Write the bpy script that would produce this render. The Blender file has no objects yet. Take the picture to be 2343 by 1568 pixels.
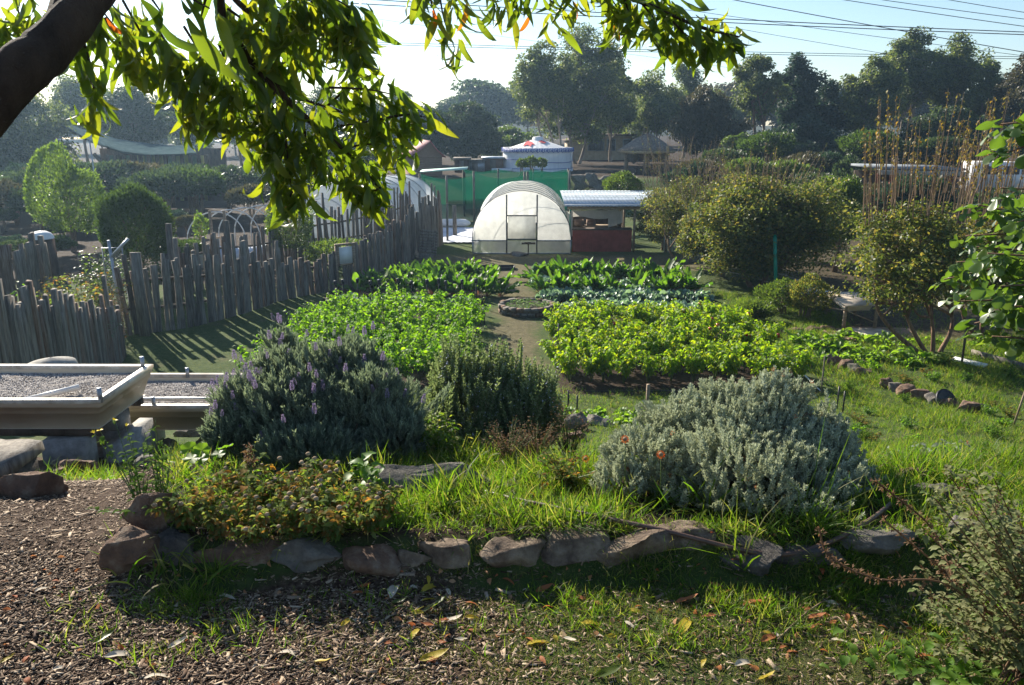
import bpy, math, random
import numpy as np
from math import radians as R, sin, cos, pi
C = bpy.context.scene.collection
sc = bpy.context.scene
# ------------------------------------------------------------------ camera, sky, sun, exposure
H = 5.6; F = 1850.0; PITCH = R(15.24)
cam = bpy.data.objects.new('camera', bpy.data.cameras.new('camera')); C.objects.link(cam)
cam.location = (0, 0, H); cam.rotation_euler = (R(90) - PITCH, 0, 0)
cam.data.sensor_width = 36; cam.data.lens = F / 2343 * 36
cam.data.clip_start = 0.05; cam.data.clip_end = 2000
sc.camera = cam
SUN_EL, SUN_AZ = R(28), R(-36)           # azimuth measured from +Y towards +X
w = bpy.data.worlds.new('World'); sc.world = w; w.use_nodes = True
nt = w.node_tree; bg = nt.nodes['Background']
sky = nt.nodes.new('ShaderNodeTexSky'); sky.sky_type = 'NISHITA'; sky.sun_disc = False
sky.sun_elevation = SUN_EL; sky.sun_rotation = SUN_AZ; sky.air_density = 1.0; sky.dust_density = 0.35; sky.ozone_density = 3.0
nt.links.new(sky.outputs[0], bg.inputs[0]); bg.inputs[1].default_value = 0.07
sd = bpy.data.lights.new('sun', 'SUN'); sd.energy = 5.0; sd.angle = R(0.5); sd.color = (1, 0.92, 0.78)
so = bpy.data.objects.new('sun', sd); C.objects.link(so)
so.rotation_euler = (R(90) - SUN_EL, 0, pi - SUN_AZ)
so.location = (-8, 12, 14)
sc.view_settings.view_transform = 'Standard'; sc.view_settings.look = 'None'
sc.view_settings.exposure = 1.25; sc.view_settings.gamma = 1
sc.cycles.max_bounces = 7; sc.cycles.diffuse_bounces = 3; sc.cycles.glossy_bounces = 2
sc.cycles.transmission_bounces = 6; sc.cycles.transparent_max_bounces = 8; sc.cycles.volume_bounces = 0
sc.cycles.caustics_reflective = False; sc.cycles.caustics_refractive = False
# ------------------------------------------------------------------ geometry helpers
rs = np.random.default_rng(11)
FW = np.array([0, cos(PITCH), -sin(PITCH)]); UP = np.array([0, sin(PITCH), cos(PITCH)])
def ray(px, py): return np.array([(px - 1171.5) / F, 0, 0]) + UP * ((784 - py) / F) + FW
def at(px, py, Y):
    d = ray(px, py); return np.array([0, 0, H]) + d * (Y / d[1])
def sstep(x, a, b):
    t = np.clip((x - a) / (b - a), 0, 1); return t * t * (3 - 2 * t)
def hz(x, y):
    x = np.asarray(x, float); y = np.asarray(y, float)
    c = np.interp(y, [0, 2.66, 2.84, 3.8, 4.5, 5.5, 7, 9, 12, 15, 17.5], [3.93, 3.93, 4.06, 3.92, 3.5, 2.9, 2.2, 1.5, .62, .12, 0])
    l = np.interp(y, [0, 3, 4, 5, 6, 7, 8, 10, 12, 14.5, 17.5], [3.93, 3.93, 3.7, 3.28, 2.87, 2.5, 2.2, 1.6, .9, .3, 0])
    k = sstep(x + .45 * np.minimum(y, 4.2) + .15, -.25, .05)
    z = l * (1 - k) + c * k
    z = z + 1.9 * sstep(y, 50, 56) * sstep(x, -12, -7)
    z = z + .02 * np.sin(x * 1.7 + y * .6) * np.sin(y * 1.1 - x * .4) + .012 * np.sin(x * 5.1 + 1) * np.sin(y * 4.3)
    return z
def G(px, py):
    d = ray(px, py); t = np.concatenate([np.linspace(.8, 30, 3000), np.linspace(30, 250, 3000)])
    P = np.array([0, 0, H]) + t[:, None] * d
    b = P[:, 2] < hz(P[:, 0], P[:, 1])
    return P[np.argmax(b)] if b.any() else P[-1]
def depth(p): return float(np.dot(np.asarray(p, float) - np.array([0, 0, H]), FW))
def mpp(p): return depth(p) / F                        # metres per photo pixel at a point
def to_mesh(name, parts, mat=None, smooth=False):
    """parts: list of (V,F) or (V,F,material index)"""
    vs, ls, cs, mi = [], [], [], []; off = 0
    for p in parts:
        V, Fc = np.asarray(p[0], float), p[1]
        if len(V) == 0: continue
        vs.append(V)
        for f in (Fc if isinstance(Fc, list) else [Fc]):
            f = np.asarray(f)
            ls.append((f + off).ravel()); cs.append(np.full(len(f), f.shape[1])); mi.append(np.full(len(f), p[2] if len(p) > 2 else 0))
        off += len(V)
    V = np.concatenate(vs); L = np.concatenate(ls); K = np.concatenate(cs); M = np.concatenate(mi)
    me = bpy.data.meshes.new(name); me.vertices.add(len(V)); me.vertices.foreach_set('co', V.astype(np.float32).ravel())
    me.loops.add(len(L)); me.loops.foreach_set('vertex_index', L.astype(np.int32))
    me.polygons.add(len(K)); st = np.concatenate([[0], np.cumsum(K)[:-1]])
    me.polygons.foreach_set('loop_start', st.astype(np.int32)); me.polygons.foreach_set('loop_total', K.astype(np.int32))
    me.polygons.foreach_set('material_index', M.astype(np.int32))
    if smooth: me.polygons.foreach_set('use_smooth', np.ones(len(K), bool))
    for m in (mat if isinstance(mat, (list, tuple)) else [mat]):
        if m: me.materials.append(m)
    me.update(calc_edges=True); me.validate(); return me
def tag(o, label=None, cat=None, group=None, kind=None):
    if label: o['label'] = label
    if cat: o['category'] = cat
    if group: o['group'] = group
    if kind: o['kind'] = kind
    return o
def link(name, me, parent=None, loc=None, rz=0, label=None, cat=None, group=None, kind=None):
    o = bpy.data.objects.new(name, me); C.objects.link(o)
    if loc is not None: o.location = tuple(map(float, loc))
    o.rotation_euler[2] = rz
    if parent: o.parent = parent
    return tag(o, label, cat, group, kind)
def obj(name, parts, mat, parent=None, smooth=False, **k): return link(name, to_mesh(name, parts, mat, smooth), parent, **k)
def thing(name, label, cat, loc=(0, 0, 0), rz=0, group=None):
    return link(name, None, None, loc, rz, label, cat, group)
def dup(root, loc, rz=0, label=None, scale=1, group=None):
    r = root.copy(); C.objects.link(r); r.location = tuple(map(float, loc)); r.rotation_euler = (0, 0, rz); r.scale = (scale,) * 3
    if label: r['label'] = label
    if group: r['group'] = group
    for ch in list(root.children):
        c = ch.copy(); C.objects.link(c); c.parent = r
        for g in list(ch.children):
            d = g.copy(); C.objects.link(d); d.parent = c
    return r
ORD = ['first', 'second', 'third', 'fourth', 'fifth', 'sixth', 'seventh', 'eighth', 'ninth', 'tenth', 'eleventh', 'twelfth', 'thirteenth', 'fourteenth', 'fifteenth', 'sixteenth', 'seventeenth', 'eighteenth', 'nineteenth', 'twentieth']
def ordn(i): return ORD[i] if i < 20 else 'far'
def box(a, b):
    (x0, y0, z0), (x1, y1, z1) = a, b
    V = np.array([[x0, y0, z0], [x1, y0, z0], [x1, y1, z0], [x0, y1, z0], [x0, y0, z1], [x1, y0, z1], [x1, y1, z1], [x0, y1, z1]])
    return V, np.array([[3, 2, 1, 0], [4, 5, 6, 7], [0, 1, 5, 4], [1, 2, 6, 5], [2, 3, 7, 6], [3, 0, 4, 7]])
def beam(p, q, w, h=None, roll=0):
    """rectangular bar from p to q"""
    p, q = np.asarray(p, float), np.asarray(q, float); h = h or w; d = q - p; L = np.linalg.norm(d); B = basis(d[None], np.array([roll]))[0]
    V, f = box((-w / 2, 0, -h / 2), (w / 2, L, h / 2)); return V @ B.T + p, f
def basis(d, roll=None):
    """(N,3) directions -> (N,3,3) matrices whose column 1 is the direction, column 2 faces up as far as it can"""
    d = np.asarray(d, float); d = d / (np.linalg.norm(d, axis=1, keepdims=True) + 1e-9)
    up = np.tile([0, 0, 1.], (len(d), 1)); up[np.abs(d[:, 2]) > .98] = [0, 1, 0]
    x = np.cross(d, up); x /= np.linalg.norm(x, axis=1, keepdims=True); z = np.cross(x, d)
    if roll is not None:
        c, s = np.cos(roll)[:, None], np.sin(roll)[:, None]; x, z = x * c + z * s, z * c - x * s
    return np.stack([x, d, z], axis=2)
def scat(T, P, B, S):
    """place template T at P with matrices B and scales S ((N,) or (N,3))"""
    V, Fc = T; P = np.asarray(P, float); N = len(P); S = np.asarray(S, float)
    if N == 0: return np.zeros((0, 3)), Fc
    S = S[:, None] if S.ndim == 1 else S
    X = V[None] * S[:, None, :] if S.shape[1] == 3 else V[None] * S[:, :, None]
    W = np.einsum('nij,nmj->nmi', B, X) + P[:, None]
    m = len(V)
    fs = [(f[None] + (np.arange(N) * m)[:, None, None]).reshape(-1, f.shape[1]) for f in (Fc if isinstance(Fc, list) else [Fc])]
    return W.reshape(-1, 3), fs
def tube(P, r, n=6, cap=True):
    P = np.asarray(P, float); k = len(P); r = np.broadcast_to(np.asarray(r, float), (k,))
    T = np.gradient(P, axis=0); B = basis(T); a = np.arange(n) * 2 * pi / n
    ring = (B[:, None, :, 0] * np.cos(a)[None, :, None] + B[:, None, :, 2] * np.sin(a)[None, :, None]) * r[:, None, None] + P[:, None]
    V = ring.reshape(-1, 3); i = np.arange(k - 1)[:, None] * n; j = np.arange(n)[None]; j2 = (j + 1) % n
    f = np.stack([i + j, i + j2, i + n + j2, i + n + j], axis=2).reshape(-1, 4)
    fs = [f]
    if cap: fs.append(np.array([list(range(n))[::-1], list(range((k - 1) * n, k * n))]))
    return V, fs
def curve(pts, n=12):
    """Catmull-Rom through points"""
    P = np.asarray(pts, float)
    if len(P) == 2: return P[0] + (P[1] - P[0]) * np.linspace(0, 1, n)[:, None]
    Q = np.vstack([2 * P[0] - P[1], P, 2 * P[-1] - P[-2]]); out = []
    seg = len(P) - 1; m = max(2, n // seg)
    for i in range(seg):
        t = np.linspace(0, 1, m, endpoint=(i == seg - 1))[:, None]; a, b, c, d = Q[i:i + 4]
        out.append(.5 * ((2 * b) + (-a + c) * t + (2 * a - 5 * b + 4 * c - d) * t ** 2 + (-a + 3 * b - 3 * c + d) * t ** 3))
    return np.vstack(out)
def rdir(rg, n, zmin=-1, zmax=1):
    a = rg.uniform(0, 2 * pi, n); z = rg.uniform(zmin, zmax, n); q = np.sqrt(1 - z * z); return np.stack([q * np.cos(a), q * np.sin(a), z], 1)
# templates, all along +Y with unit length
LEAF = (np.array([[0, 0, 0], [-.24, .42, .06], [0, 1, -.12], [.24, .42, .06]]), np.array([[0, 3, 2, 1]]))
def strip(n, wf, bend, fold=0., curl=0., wk=1.):
    t = np.linspace(0, 1, n + 1); wd = wf(t) * wk; a = bend * t * t
    y = np.concatenate([[0], np.cumsum(np.cos(a[1:]) / n)]); z = -np.concatenate([[0], np.cumsum(np.sin(a[1:]) / n)])
    V = []
    for k in range(n + 1):
        V += [[-wd[k] * .92, y[k], z[k] + fold * wd[k] + curl * wd[k] * sin(9 * t[k])], [0, y[k], z[k]], [wd[k] * .92, y[k], z[k] + fold * wd[k] - curl * wd[k] * sin(9 * t[k] + 1)]]
    f = [[3 * k + j, 3 * k + j + 1, 3 * k + j + 4, 3 * k + j + 3] for k in range(n) for j in (0, 1)]
    return np.array(V), np.array(f)
def blade_t(n, w, bend):
    t = np.linspace(0, 1, n + 1); a = bend * t; y = np.concatenate([[0], np.cumsum(np.cos(a[1:]) / n)]); z = -np.concatenate([[0], np.cumsum(np.sin(a[1:]) / n)])
    wd = w * (1 - t ** 1.6) + .0015; V = []
    for k in range(n + 1): V += [[-wd[k], y[k], z[k]], [wd[k], y[k], z[k]]]
    return np.array(V), np.array([[2 * k, 2 * k + 1, 2 * k + 3, 2 * k + 2] for k in range(n)])
PEACH = [strip(7, lambda t: .155 * np.sin(pi * np.clip(t, .02, 1) ** .85) ** .8 * (1 - .25 * t) + .006, b, .45, c, .82) for b, c in ((1.1, .15), (.35, .25), (2.2, .12), (.7, -.2))]
OVAL = strip(3, lambda t: .27 * np.sin(pi * np.clip(t, .03, .99) ** .8) + .01, .9, .25)
BROAD = strip(4, lambda t: .34 * np.sin(pi * np.clip(t, .04, .98) ** .7) + .015, .8, .3, .25)
BLADE = [blade_t(3, .022, 1.0), blade_t(4, .03, 1.8), blade_t(3, .018, .4)]
def fig_leaf():
    n = 30; a = np.linspace(-2.75, 2.75, n); r = .16 + .5 * (np.abs(np.cos(a * 1.16)) ** .9) * (1 - .32 * np.abs(a) / 2.75); r[0] = r[-1] = .12
    V = np.stack([np.sin(a) * r * .95, .38 + np.cos(a) * r, -.25 * r ** 2 + .05 * np.sin(a * 4)], 1)
    V = np.vstack([[[0, .32, .03]], V, [[0, 0, 0]], [[-.01, 0, 0]]]); f = [[0, i + 1, i + 2] for i in range(n - 1)]
    return V, [np.array(f), np.array([[0, 31, 32]])]
FIG = fig_leaf()
# ------------------------------------------------------------------ materials
def newmat(name):
    m = bpy.data.materials.new(name); m.use_nodes = True; t = m.node_tree
    return m, t, t.nodes['Principled BSDF'], t.nodes['Material Output']
def ramp(t, stops, fac):
    r = t.nodes.new('ShaderNodeValToRGB'); e = r.color_ramp.elements
    while len(e) < len(stops): e.new(.5)
    for el, (p, c) in zip(e, stops): el.position = p; el.color = (*c, 1)
    t.links.new(fac, r.inputs[0]); return r.outputs[0]
def noise(t, scale, detail=4, rough=.6, stretch=None, coord='Object'):
    n = t.nodes.new('ShaderNodeTexNoise'); n.inputs['Scale'].default_value = scale; n.inputs['Detail'].default_value = detail; n.inputs['Roughness'].default_value = rough
    tc = t.nodes.new('ShaderNodeTexCoord'); mp = t.nodes.new('ShaderNodeMapping'); t.links.new(tc.outputs[coord], mp.inputs[0])
    if stretch: mp.inputs['Scale'].default_value = stretch
    t.links.new(mp.outputs[0], n.inputs['Vector']); return n.outputs['Fac']
def leafmat(name, stops, trans=.4, tcol=None, rough=.5, spec=.3, refl=1.):
    """stops: albedo ramp sampled at random per leaf"""
    m, t, p, out = newmat(name); g = t.nodes.new('ShaderNodeNewGeometry')
    n = len(stops); col = ramp(t, [(i / max(1, n - 1), c) for i, c in enumerate(stops)], g.outputs['Random Per Island'])
    dk = t.nodes.new('ShaderNodeMix'); dk.data_type = 'RGBA'; dk.blend_type = 'MULTIPLY'; dk.inputs[0].default_value = 1; t.links.new(col, dk.inputs[6]); dk.inputs[7].default_value = (refl, refl, refl, 1)
    t.links.new(dk.outputs[2], p.inputs['Base Color']); p.inputs['Roughness'].default_value = rough; p.inputs['Specular IOR Level'].default_value = spec
    tr = t.nodes.new('ShaderNodeBsdfTranslucent'); mx = t.nodes.new('ShaderNodeMixShader'); mx.inputs[0].default_value = trans
    mul = t.nodes.new('ShaderNodeMix'); mul.data_type = 'RGBA'; mul.blend_type = 'MULTIPLY'; mul.inputs[0].default_value = 1
    t.links.new(col, mul.inputs[6]); mul.inputs[7].default_value = (*(tcol or (3.2, 2.9, 1.2)), 1)
    t.links.new(mul.outputs[2], tr.inputs[0]); t.links.new(p.outputs[0], mx.inputs[1]); t.links.new(tr.outputs[0], mx.inputs[2]); t.links.new(mx.outputs[0], out.inputs[0])
    return m
def surf(name, c1, c2, scale=8, rough=.8, bump=.3, stretch=None, detail=6, metal=0, spec=.3, lo=.35, hi=.65, bscale=None, extra=None):
    m, t, p, out = newmat(name); n = noise(t, scale, detail, .65, stretch)
    st = [(lo, c1), (hi, c2)] if extra is None else [(lo, c1), ((lo + hi) / 2, extra), (hi, c2)]
    t.links.new(ramp(t, st, n), p.inputs['Base Color'])
    p.inputs['Roughness'].default_value = rough; p.inputs['Metallic'].default_value = metal; p.inputs['Specular IOR Level'].default_value = spec
    if bump:
        b = t.nodes.new('ShaderNodeBump'); b.inputs['Strength'].default_value = bump; b.inputs['Distance'].default_value = .02
        t.links.new(noise(t, bscale or scale * 3, 6, .7, stretch), b.inputs['Height']); t.links.new(b.outputs[0], p.inputs['Normal'])
    return m
def film(name, col, trans, clear, rough=.4):
    """plastic sheet or netting: diffuse + translucent + a little clear"""
    m, t, p, out = newmat(name); n = noise(t, 3, 5, .6)
    c2 = tuple(x * .82 for x in col); c = ramp(t, [(.35, c2), (.65, col)], n); t.links.new(c, p.inputs['Base Color']); p.inputs['Roughness'].default_value = rough
    tr = t.nodes.new('ShaderNodeBsdfTranslucent'); t.links.new(c, tr.inputs[0]); tp = t.nodes.new('ShaderNodeBsdfTransparent')
    a = t.nodes.new('ShaderNodeMixShader'); a.inputs[0].default_value = trans; b = t.nodes.new('ShaderNodeMixShader'); b.inputs[0].default_value = clear
    t.links.new(p.outputs[0], a.inputs[1]); t.links.new(tr.outputs[0], a.inputs[2]); t.links.new(a.outputs[0], b.inputs[1]); t.links.new(tp.outputs[0], b.inputs[2]); t.links.new(b.outputs[0], out.inputs[0])
    return m
M = {}
M['bark'] = surf('peach_bark', (.018, .011, .008), (.07, .045, .03), 9, .95, 1.0, (1, 1, .5), bscale=34)
M['gumbark'] = surf('gum_bark', (.16, .12, .09), (.4, .33, .26), 3, .85, .3, (1, 1, .3))
M['redbark'] = surf('orchard_bark', (.10, .05, .03), (.26, .16, .10), 12, .85, .5, (1, 1, .4))
M['twig'] = surf('dry_twig', (.12, .08, .05), (.28, .2, .13), 20, .85, .2)
M['shoot'] = surf('upright_shoot_bark', (.14, .08, .045), (.3, .2, .12), 9, .7, .2, (1, 1, .3))
M['stem'] = leafmat('green_stem', [(.07, .11, .03), (.12, .16, .05)], .1)
M['peach'] = leafmat('peach_leaf', [(.045, .085, .012), (.065, .11, .014), (.09, .135, .016), (.13, .15, .018)], .46, (3.7, 3.3, 1.1), .38, .45, refl=.8)
M['peachyellow'] = leafmat('peach_leaf_turning', [(.35, .2, .02), (.4, .1, .02)], .45, (1.8, 1.5, .8))
M['gum'] = leafmat('gum_leaf', [(.045, .07, .028), (.075, .105, .04), (.12, .15, .055), (.17, .19, .08)], .42, (2.2, 2.2, 1.2), .5, .35, refl=.9)
M['gumdark'] = leafmat('dark_tree_leaf', [(.022, .04, .02), (.04, .065, .03), (.075, .1, .045)], .3, (2, 2.1, 1.2), refl=.8)
M['casu'] = leafmat('casuarina_needle', [(.022, .045, .03), (.035, .06, .04), (.05, .08, .045)], .25, (1.7, 2, 1.3), refl=.68)
M['olive'] = leafmat('olive_brown_leaf', [(.05, .055, .03), (.08, .075, .04), (.11, .09, .05)], .25, (1.8, 1.8, 1.1), refl=.68)
M['lime'] = leafmat('bright_shrub_leaf', [(.07, .12, .02), (.10, .16, .03), (.14, .2, .04)], .4, (2.6, 2.6, 1.2), refl=.68)
M['roundshrub'] = leafmat('round_shrub_leaf', [(.035, .06, .015), (.05, .085, .02), (.07, .11, .03)], .3, (2.4, 2.5, 1.1), refl=.68)
M['orch'] = leafmat('orchard_leaf', [(.045, .075, .02), (.08, .115, .03), (.13, .16, .045), (.24, .2, .06)], .38, (2.5, 2.3, 1.1), .5, .35, refl=.85)
M['orchgreen'] = leafmat('orchard_green_leaf', [(.05, .09, .02), (.08, .13, .03), (.12, .16, .03)], .35, (2.4, 2.4, 1.1), .45, .4, refl=.68)
M['yleaf'] = leafmat('autumn_shoot_leaf', [(.26, .2, .03), (.2, .19, .04), (.3, .17, .03), (.12, .14, .03)], .4, (1.6, 1.5, 1))
M['fig'] = leafmat('fig_leaf', [(.05, .10, .02), (.07, .13, .025), (.1, .16, .03)], .35, (3, 2.8, 1.1), .35, .5, refl=.68)
M['pepper'] = leafmat('pepper_leaf_yellowing', [(.08, .17, .012), (.13, .24, .015), (.17, .27, .02), (.24, .28, .025)], .5, (2.9, 2.6, .7), .55, .25, refl=.8)
M['peppergreen'] = leafmat('pepper_leaf_green', [(.06, .15, .012), (.10, .2, .015), (.15, .26, .02)], .5, (3, 2.9, .7), .55, .25, refl=.8)
M['chard'] = leafmat('chard_leaf', [(.035, .09, .015), (.06, .13, .02), (.1, .18, .03)], .4, (2.6, 2.7, .8), .5, .32, refl=.68)
M['kale'] = leafmat('kale_leaf', [(.10, .18, .12), (.17, .26, .19), (.26, .35, .26)], .25, (2, 2.2, 1.3), .45, .5)
M['salad'] = leafmat('salad_leaf', [(.08, .17, .02), (.12, .23, .03), (.17, .28, .04)], .4, (2.6, 2.5, .9), refl=.68)
M['grass'] = leafmat('grass_blade', [(.045, .10, .012), (.08, .15, .016), (.12, .19, .02), (.14, .18, .03), (.28, .24, .12)], .42, (2.3, 2.5, .8), .55, .2, refl=.75)
M['lawn'] = leafmat('lawn_blade', [(.07, .10, .02), (.10, .14, .03), (.16, .17, .06), (.24, .21, .1)], .35, (2.0, 2, .9), .6, .2)
M['sant'] = leafmat('silver_santolina_leaf', [(.25, .28, .19), (.34, .37, .26), (.45, .48, .37)], .2, (1.4, 1.4, 1.1), .8, .1)
M['lav'] = leafmat('lavender_leaf', [(.12, .15, .115), (.18, .22, .165), (.25, .29, .22)], .25, (1.7, 1.8, 1.2), .75, .1, refl=.85)
M['rose'] = leafmat('rosemary_needle', [(.09, .13, .06), (.15, .2, .10), (.25, .3, .19)], .3, (1.9, 1.9, 1.1), .6, .2, refl=.9)
M['lavflower'] = leafmat('lavender_flower', [(.15, .13, .2), (.21, .18, .27), (.26, .24, .3), (.18, .17, .18)], .3, (1.4, 1.2, 1.5), .7)
M['roseflower'] = leafmat('rosemary_flower', [(.5, .52, .62), (.62, .64, .75)], .3, (1.1, 1.1, 1.2))
M['calleaf'] = leafmat('calendula_leaf', [(.09, .15, .03), (.13, .2, .05), (.18, .24, .09), (.22, .16, .06), (.3, .15, .04)], .4, (2.2, 2, .9), .85, .06, refl=.68)
M['weedleaf'] = leafmat('weed_leaf', [(.06, .12, .02), (.09, .16, .03), (.12, .19, .04)], .4, (2.4, 2.4, .9), .9, .03, refl=.8)
M['yorch'] = leafmat('yellowing_fruit_leaf', [(.06, .08, .02), (.11, .13, .03), (.15, .15, .04), (.3, .22, .05)], .4, (2.1, 1.9, 1), .5, .35, refl=.9)
M['head'] = surf('dry_seed_head', (.2, .12, .06), (.45, .36, .24), 60, .9, .5)
M['dryplant'] = leafmat('dry_whorl', [(.10, .055, .03), (.16, .1, .06), (.22, .15, .09)], .25, (1.8, 1.5, 1.1), .8, .1)
M['nettle'] = leafmat('hedge_herb_leaf', [(.12, .14, .05), (.17, .18, .08), (.2, .2, .1), (.12, .17, .05)], .3, (2, 2, 1), .7, .15)
M['orange'] = leafmat('calendula_petal', [(.85, .22, .01), (.9, .3, .02)], .4, (1.2, 1.2, 1))
M['yellow'] = leafmat('yellow_petal', [(.8, .6, .03), (.85, .7, .05)], .3, (1.1, 1.1, 1))
M['dead'] = leafmat('fallen_leaf_brown', [(.3, .13, .05), (.42, .22, .1), (.36, .1, .03), (.5, .34, .2)], .35, (1.6, 1.3, 1), .7)
M['deadyellow'] = leafmat('fallen_leaf_yellow', [(.55, .3, .03), (.42, .4, .04)], .4, (1.5, 1.4, .8), .5)
M['deadpale'] = leafmat('fallen_leaf_pale', [(.55, .45, .33), (.62, .56, .45)], .3, (1.2, 1.1, 1), .7)
M['chip'] = leafmat('wood_chip', [(.04, .023, .014), (.085, .052, .034), (.15, .10, .066), (.26, .19, .13), (.46, .36, .26)], .0, (1, 1, 1), .8, .15)
M['rock'] = surf('basalt_rock', (.07, .05, .04), (.28, .22, .16), 13, .9, 1.0, None, 9, extra=(.17, .10, .065), bscale=45, lo=.3, hi=.7)
M['rockpale'] = surf('pale_weathered_rock', (.075, .05, .035), (.3, .235, .165), 11, .9, 1.0, None, 9, extra=(.18, .13, .09), bscale=42)
M['shedroof'] = surf('dull_shed_roof', (.16, .18, .2), (.26, .28, .3), 3, .95, .1, spec=0)
M['rockgrey'] = surf('grey_rock', (.09, .08, .07), (.26, .23, .19), 14, .9, 1.0, None, 9, bscale=50, lo=.3, hi=.7)
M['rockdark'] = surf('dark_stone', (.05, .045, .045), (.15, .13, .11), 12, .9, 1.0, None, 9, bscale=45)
M['plank'] = surf('weathered_plank', (.095, .08, .066), (.27, .24, .2), 4, .9, .6, (5, 5, .5), 8, bscale=14)
M['plankdark'] = surf('dark_weathered_plank', (.05, .042, .035), (.16, .14, .118), 4, .9, .6, (5, 5, .5), 8, bscale=14)
M['plankwarm'] = surf('brown_weathered_plank', (.09, .05, .03), (.25, .19, .15), 4, .9, .6, (5, 5, .5), 8, bscale=14)
M['wood'] = surf('sawn_timber', (.2, .14, .09), (.38, .29, .2), 5, .8, .4, (1, 1, 4))
M['ply'] = surf('weathered_plywood', (.35, .28, .2), (.6, .52, .42), 3, .75, .2, (1, 4, 1))
M['film'] = film('tunnel_film', (.94, .94, .9), .8, .05)
M['filmcover'] = film('tunnel_cover_film', (.94, .94, .9), .85, .22)
M['filmclear'] = film('clear_tunnel_skirt', (.5, .52, .5), .45, .5)
M['filmback'] = film('far_tunnel_film', (.8, .83, .86), .45, .04)
M['net'] = film('green_shade_cloth', (.0, .10, .055), .45, .3, .7)
M['netdark'] = film('dark_shade_cloth', (.02, .06, .07), .3, .2, .8)
M['cloth'] = film('pale_cloth', (.55, .52, .47), .4, .1, .9)
M['steel'] = surf('galvanised_steel', (.28, .3, .32), (.45, .47, .5), 12, .45, .1, metal=.6)
M['frame'] = surf('dark_door_frame', (.05, .05, .06), (.12, .12, .13), 10, .6, .2)
M['tray'] = surf('cream_tray_plastic', (.6, .5, .35), (.68, .58, .43), 2, .42, .05, spec=.5)
M['rim'] = surf('scuffed_tray_rim', (.4, .31, .21), (.76, .67, .53), 5, .4, .1, (1, 1, 1), spec=.6)
M['gravel'] = leafmat('gravel_stone', [(.2, .17, .15), (.34, .3, .28), (.45, .41, .38), (.6, .55, .5)], 0, (1, 1, 1), .7, .3)
M['gravelbase'] = surf('gravel_bed', (.14, .12, .11), (.4, .36, .33), 60, .9, .9)
M['block'] = surf('concrete_block', (.2, .19, .17), (.36, .34, .31), 9, .9, .5)
M['black'] = surf('black_plastic', (.012, .012, .014), (.035, .035, .04), 8, .45, .1)
M['pipe'] = surf('rusty_brown_pipe', (.06, .033, .025), (.14, .08, .055), 10, .45, .2, spec=.5)
M['whitepipe'] = surf('pale_pipe', (.55, .56, .56), (.72, .73, .72), 6, .45, .05)
M['green'] = surf('green_painted_post', (.0, .2, .13), (.01, .28, .19), 5, .45, .1)
M['redmetal'] = surf('rust_red_sheet', (.2, .035, .02), (.33, .07, .045), 4, .6, .2)
M['roofmetal'] = surf('blue_grey_roof_sheet', (.38, .44, .48), (.55, .6, .64), 3, .45, .1, metal=.2)
M['mintroof'] = surf('mint_roof_sheet', (.38, .55, .48), (.5, .66, .58), 3, .5, .1)
M['pinkroof'] = surf('faded_red_roof', (.36, .1, .1), (.48, .17, .16), 5, .7, .2)
M['board'] = surf('brown_weatherboard', (.16, .10, .07), (.28, .18, .13), 6, .85, .4, (1, 1, 12))
M['tan'] = surf('tan_render', (.38, .3, .2), (.5, .4, .28), 3, .85, .1)
M['thatch'] = surf('grey_thatch', (.10, .085, .07), (.26, .22, .18), 9, .95, .8, (1, 1, .3))
M['thatchedge'] = surf('straw_thatch_edge', (.3, .22, .13), (.5, .4, .26), 14, .95, .8)
M['canvas'] = surf('yurt_canvas', (.7, .69, .69), (.82, .81, .8), 4, .8, .2, (1, 1, .3))
M['blueband'] = surf('blue_band', (.04, .07, .3), (.07, .1, .38), 6, .8, 0)
M['redmotif'] = surf('red_motif', (.5, .05, .06), (.6, .08, .08), 6, .8, 0)
M['tarproof'] = surf('tarpaulin_roof', (.05, .08, .085), (.09, .13, .135), 2, .95, .2, spec=0)
M['yellowwall'] = surf('dull_yellow_panel', (.3, .28, .08), (.4, .37, .12), 4, .8, .2)
M['greenwall'] = surf('dull_green_panel', (.08, .14, .09), (.13, .2, .13), 4, .8, .2)
M['darkwood'] = surf('dark_timber', (.05, .035, .025), (.13, .09, .065), 5, .85, .4, (1, 1, .3))
M['white'] = surf('white_paint', (.66, .66, .64), (.78, .78, .76), 4, .5, .05)
M['sheet'] = surf('white_ground_sheet', (.5, .52, .58), (.75, .76, .8), 4, .7, .5, bscale=3)
M['wire'] = surf('cable', (.03, .03, .035), (.06, .06, .07), 4, .6, 0)
M['soil'] = surf('dark_soil', (.025, .017, .012), (.07, .048, .034), 14, .95, .8)
M['red'] = leafmat('red_fruit', [(.4, .02, .01), (.5, .05, .02)], 0, (1, 1, 1), .25, .6)
M['ridge'] = surf('far_ridge_scrub', (.03, .04, .03), (.07, .08, .055), .5, .95, .3)
M['stemred'] = leafmat('red_chard_rib', [(.4, .05, .05), (.5, .3, .05), (.55, .5, .35), (.45, .15, .04)], .3, (1.3, 1, .9))
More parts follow.
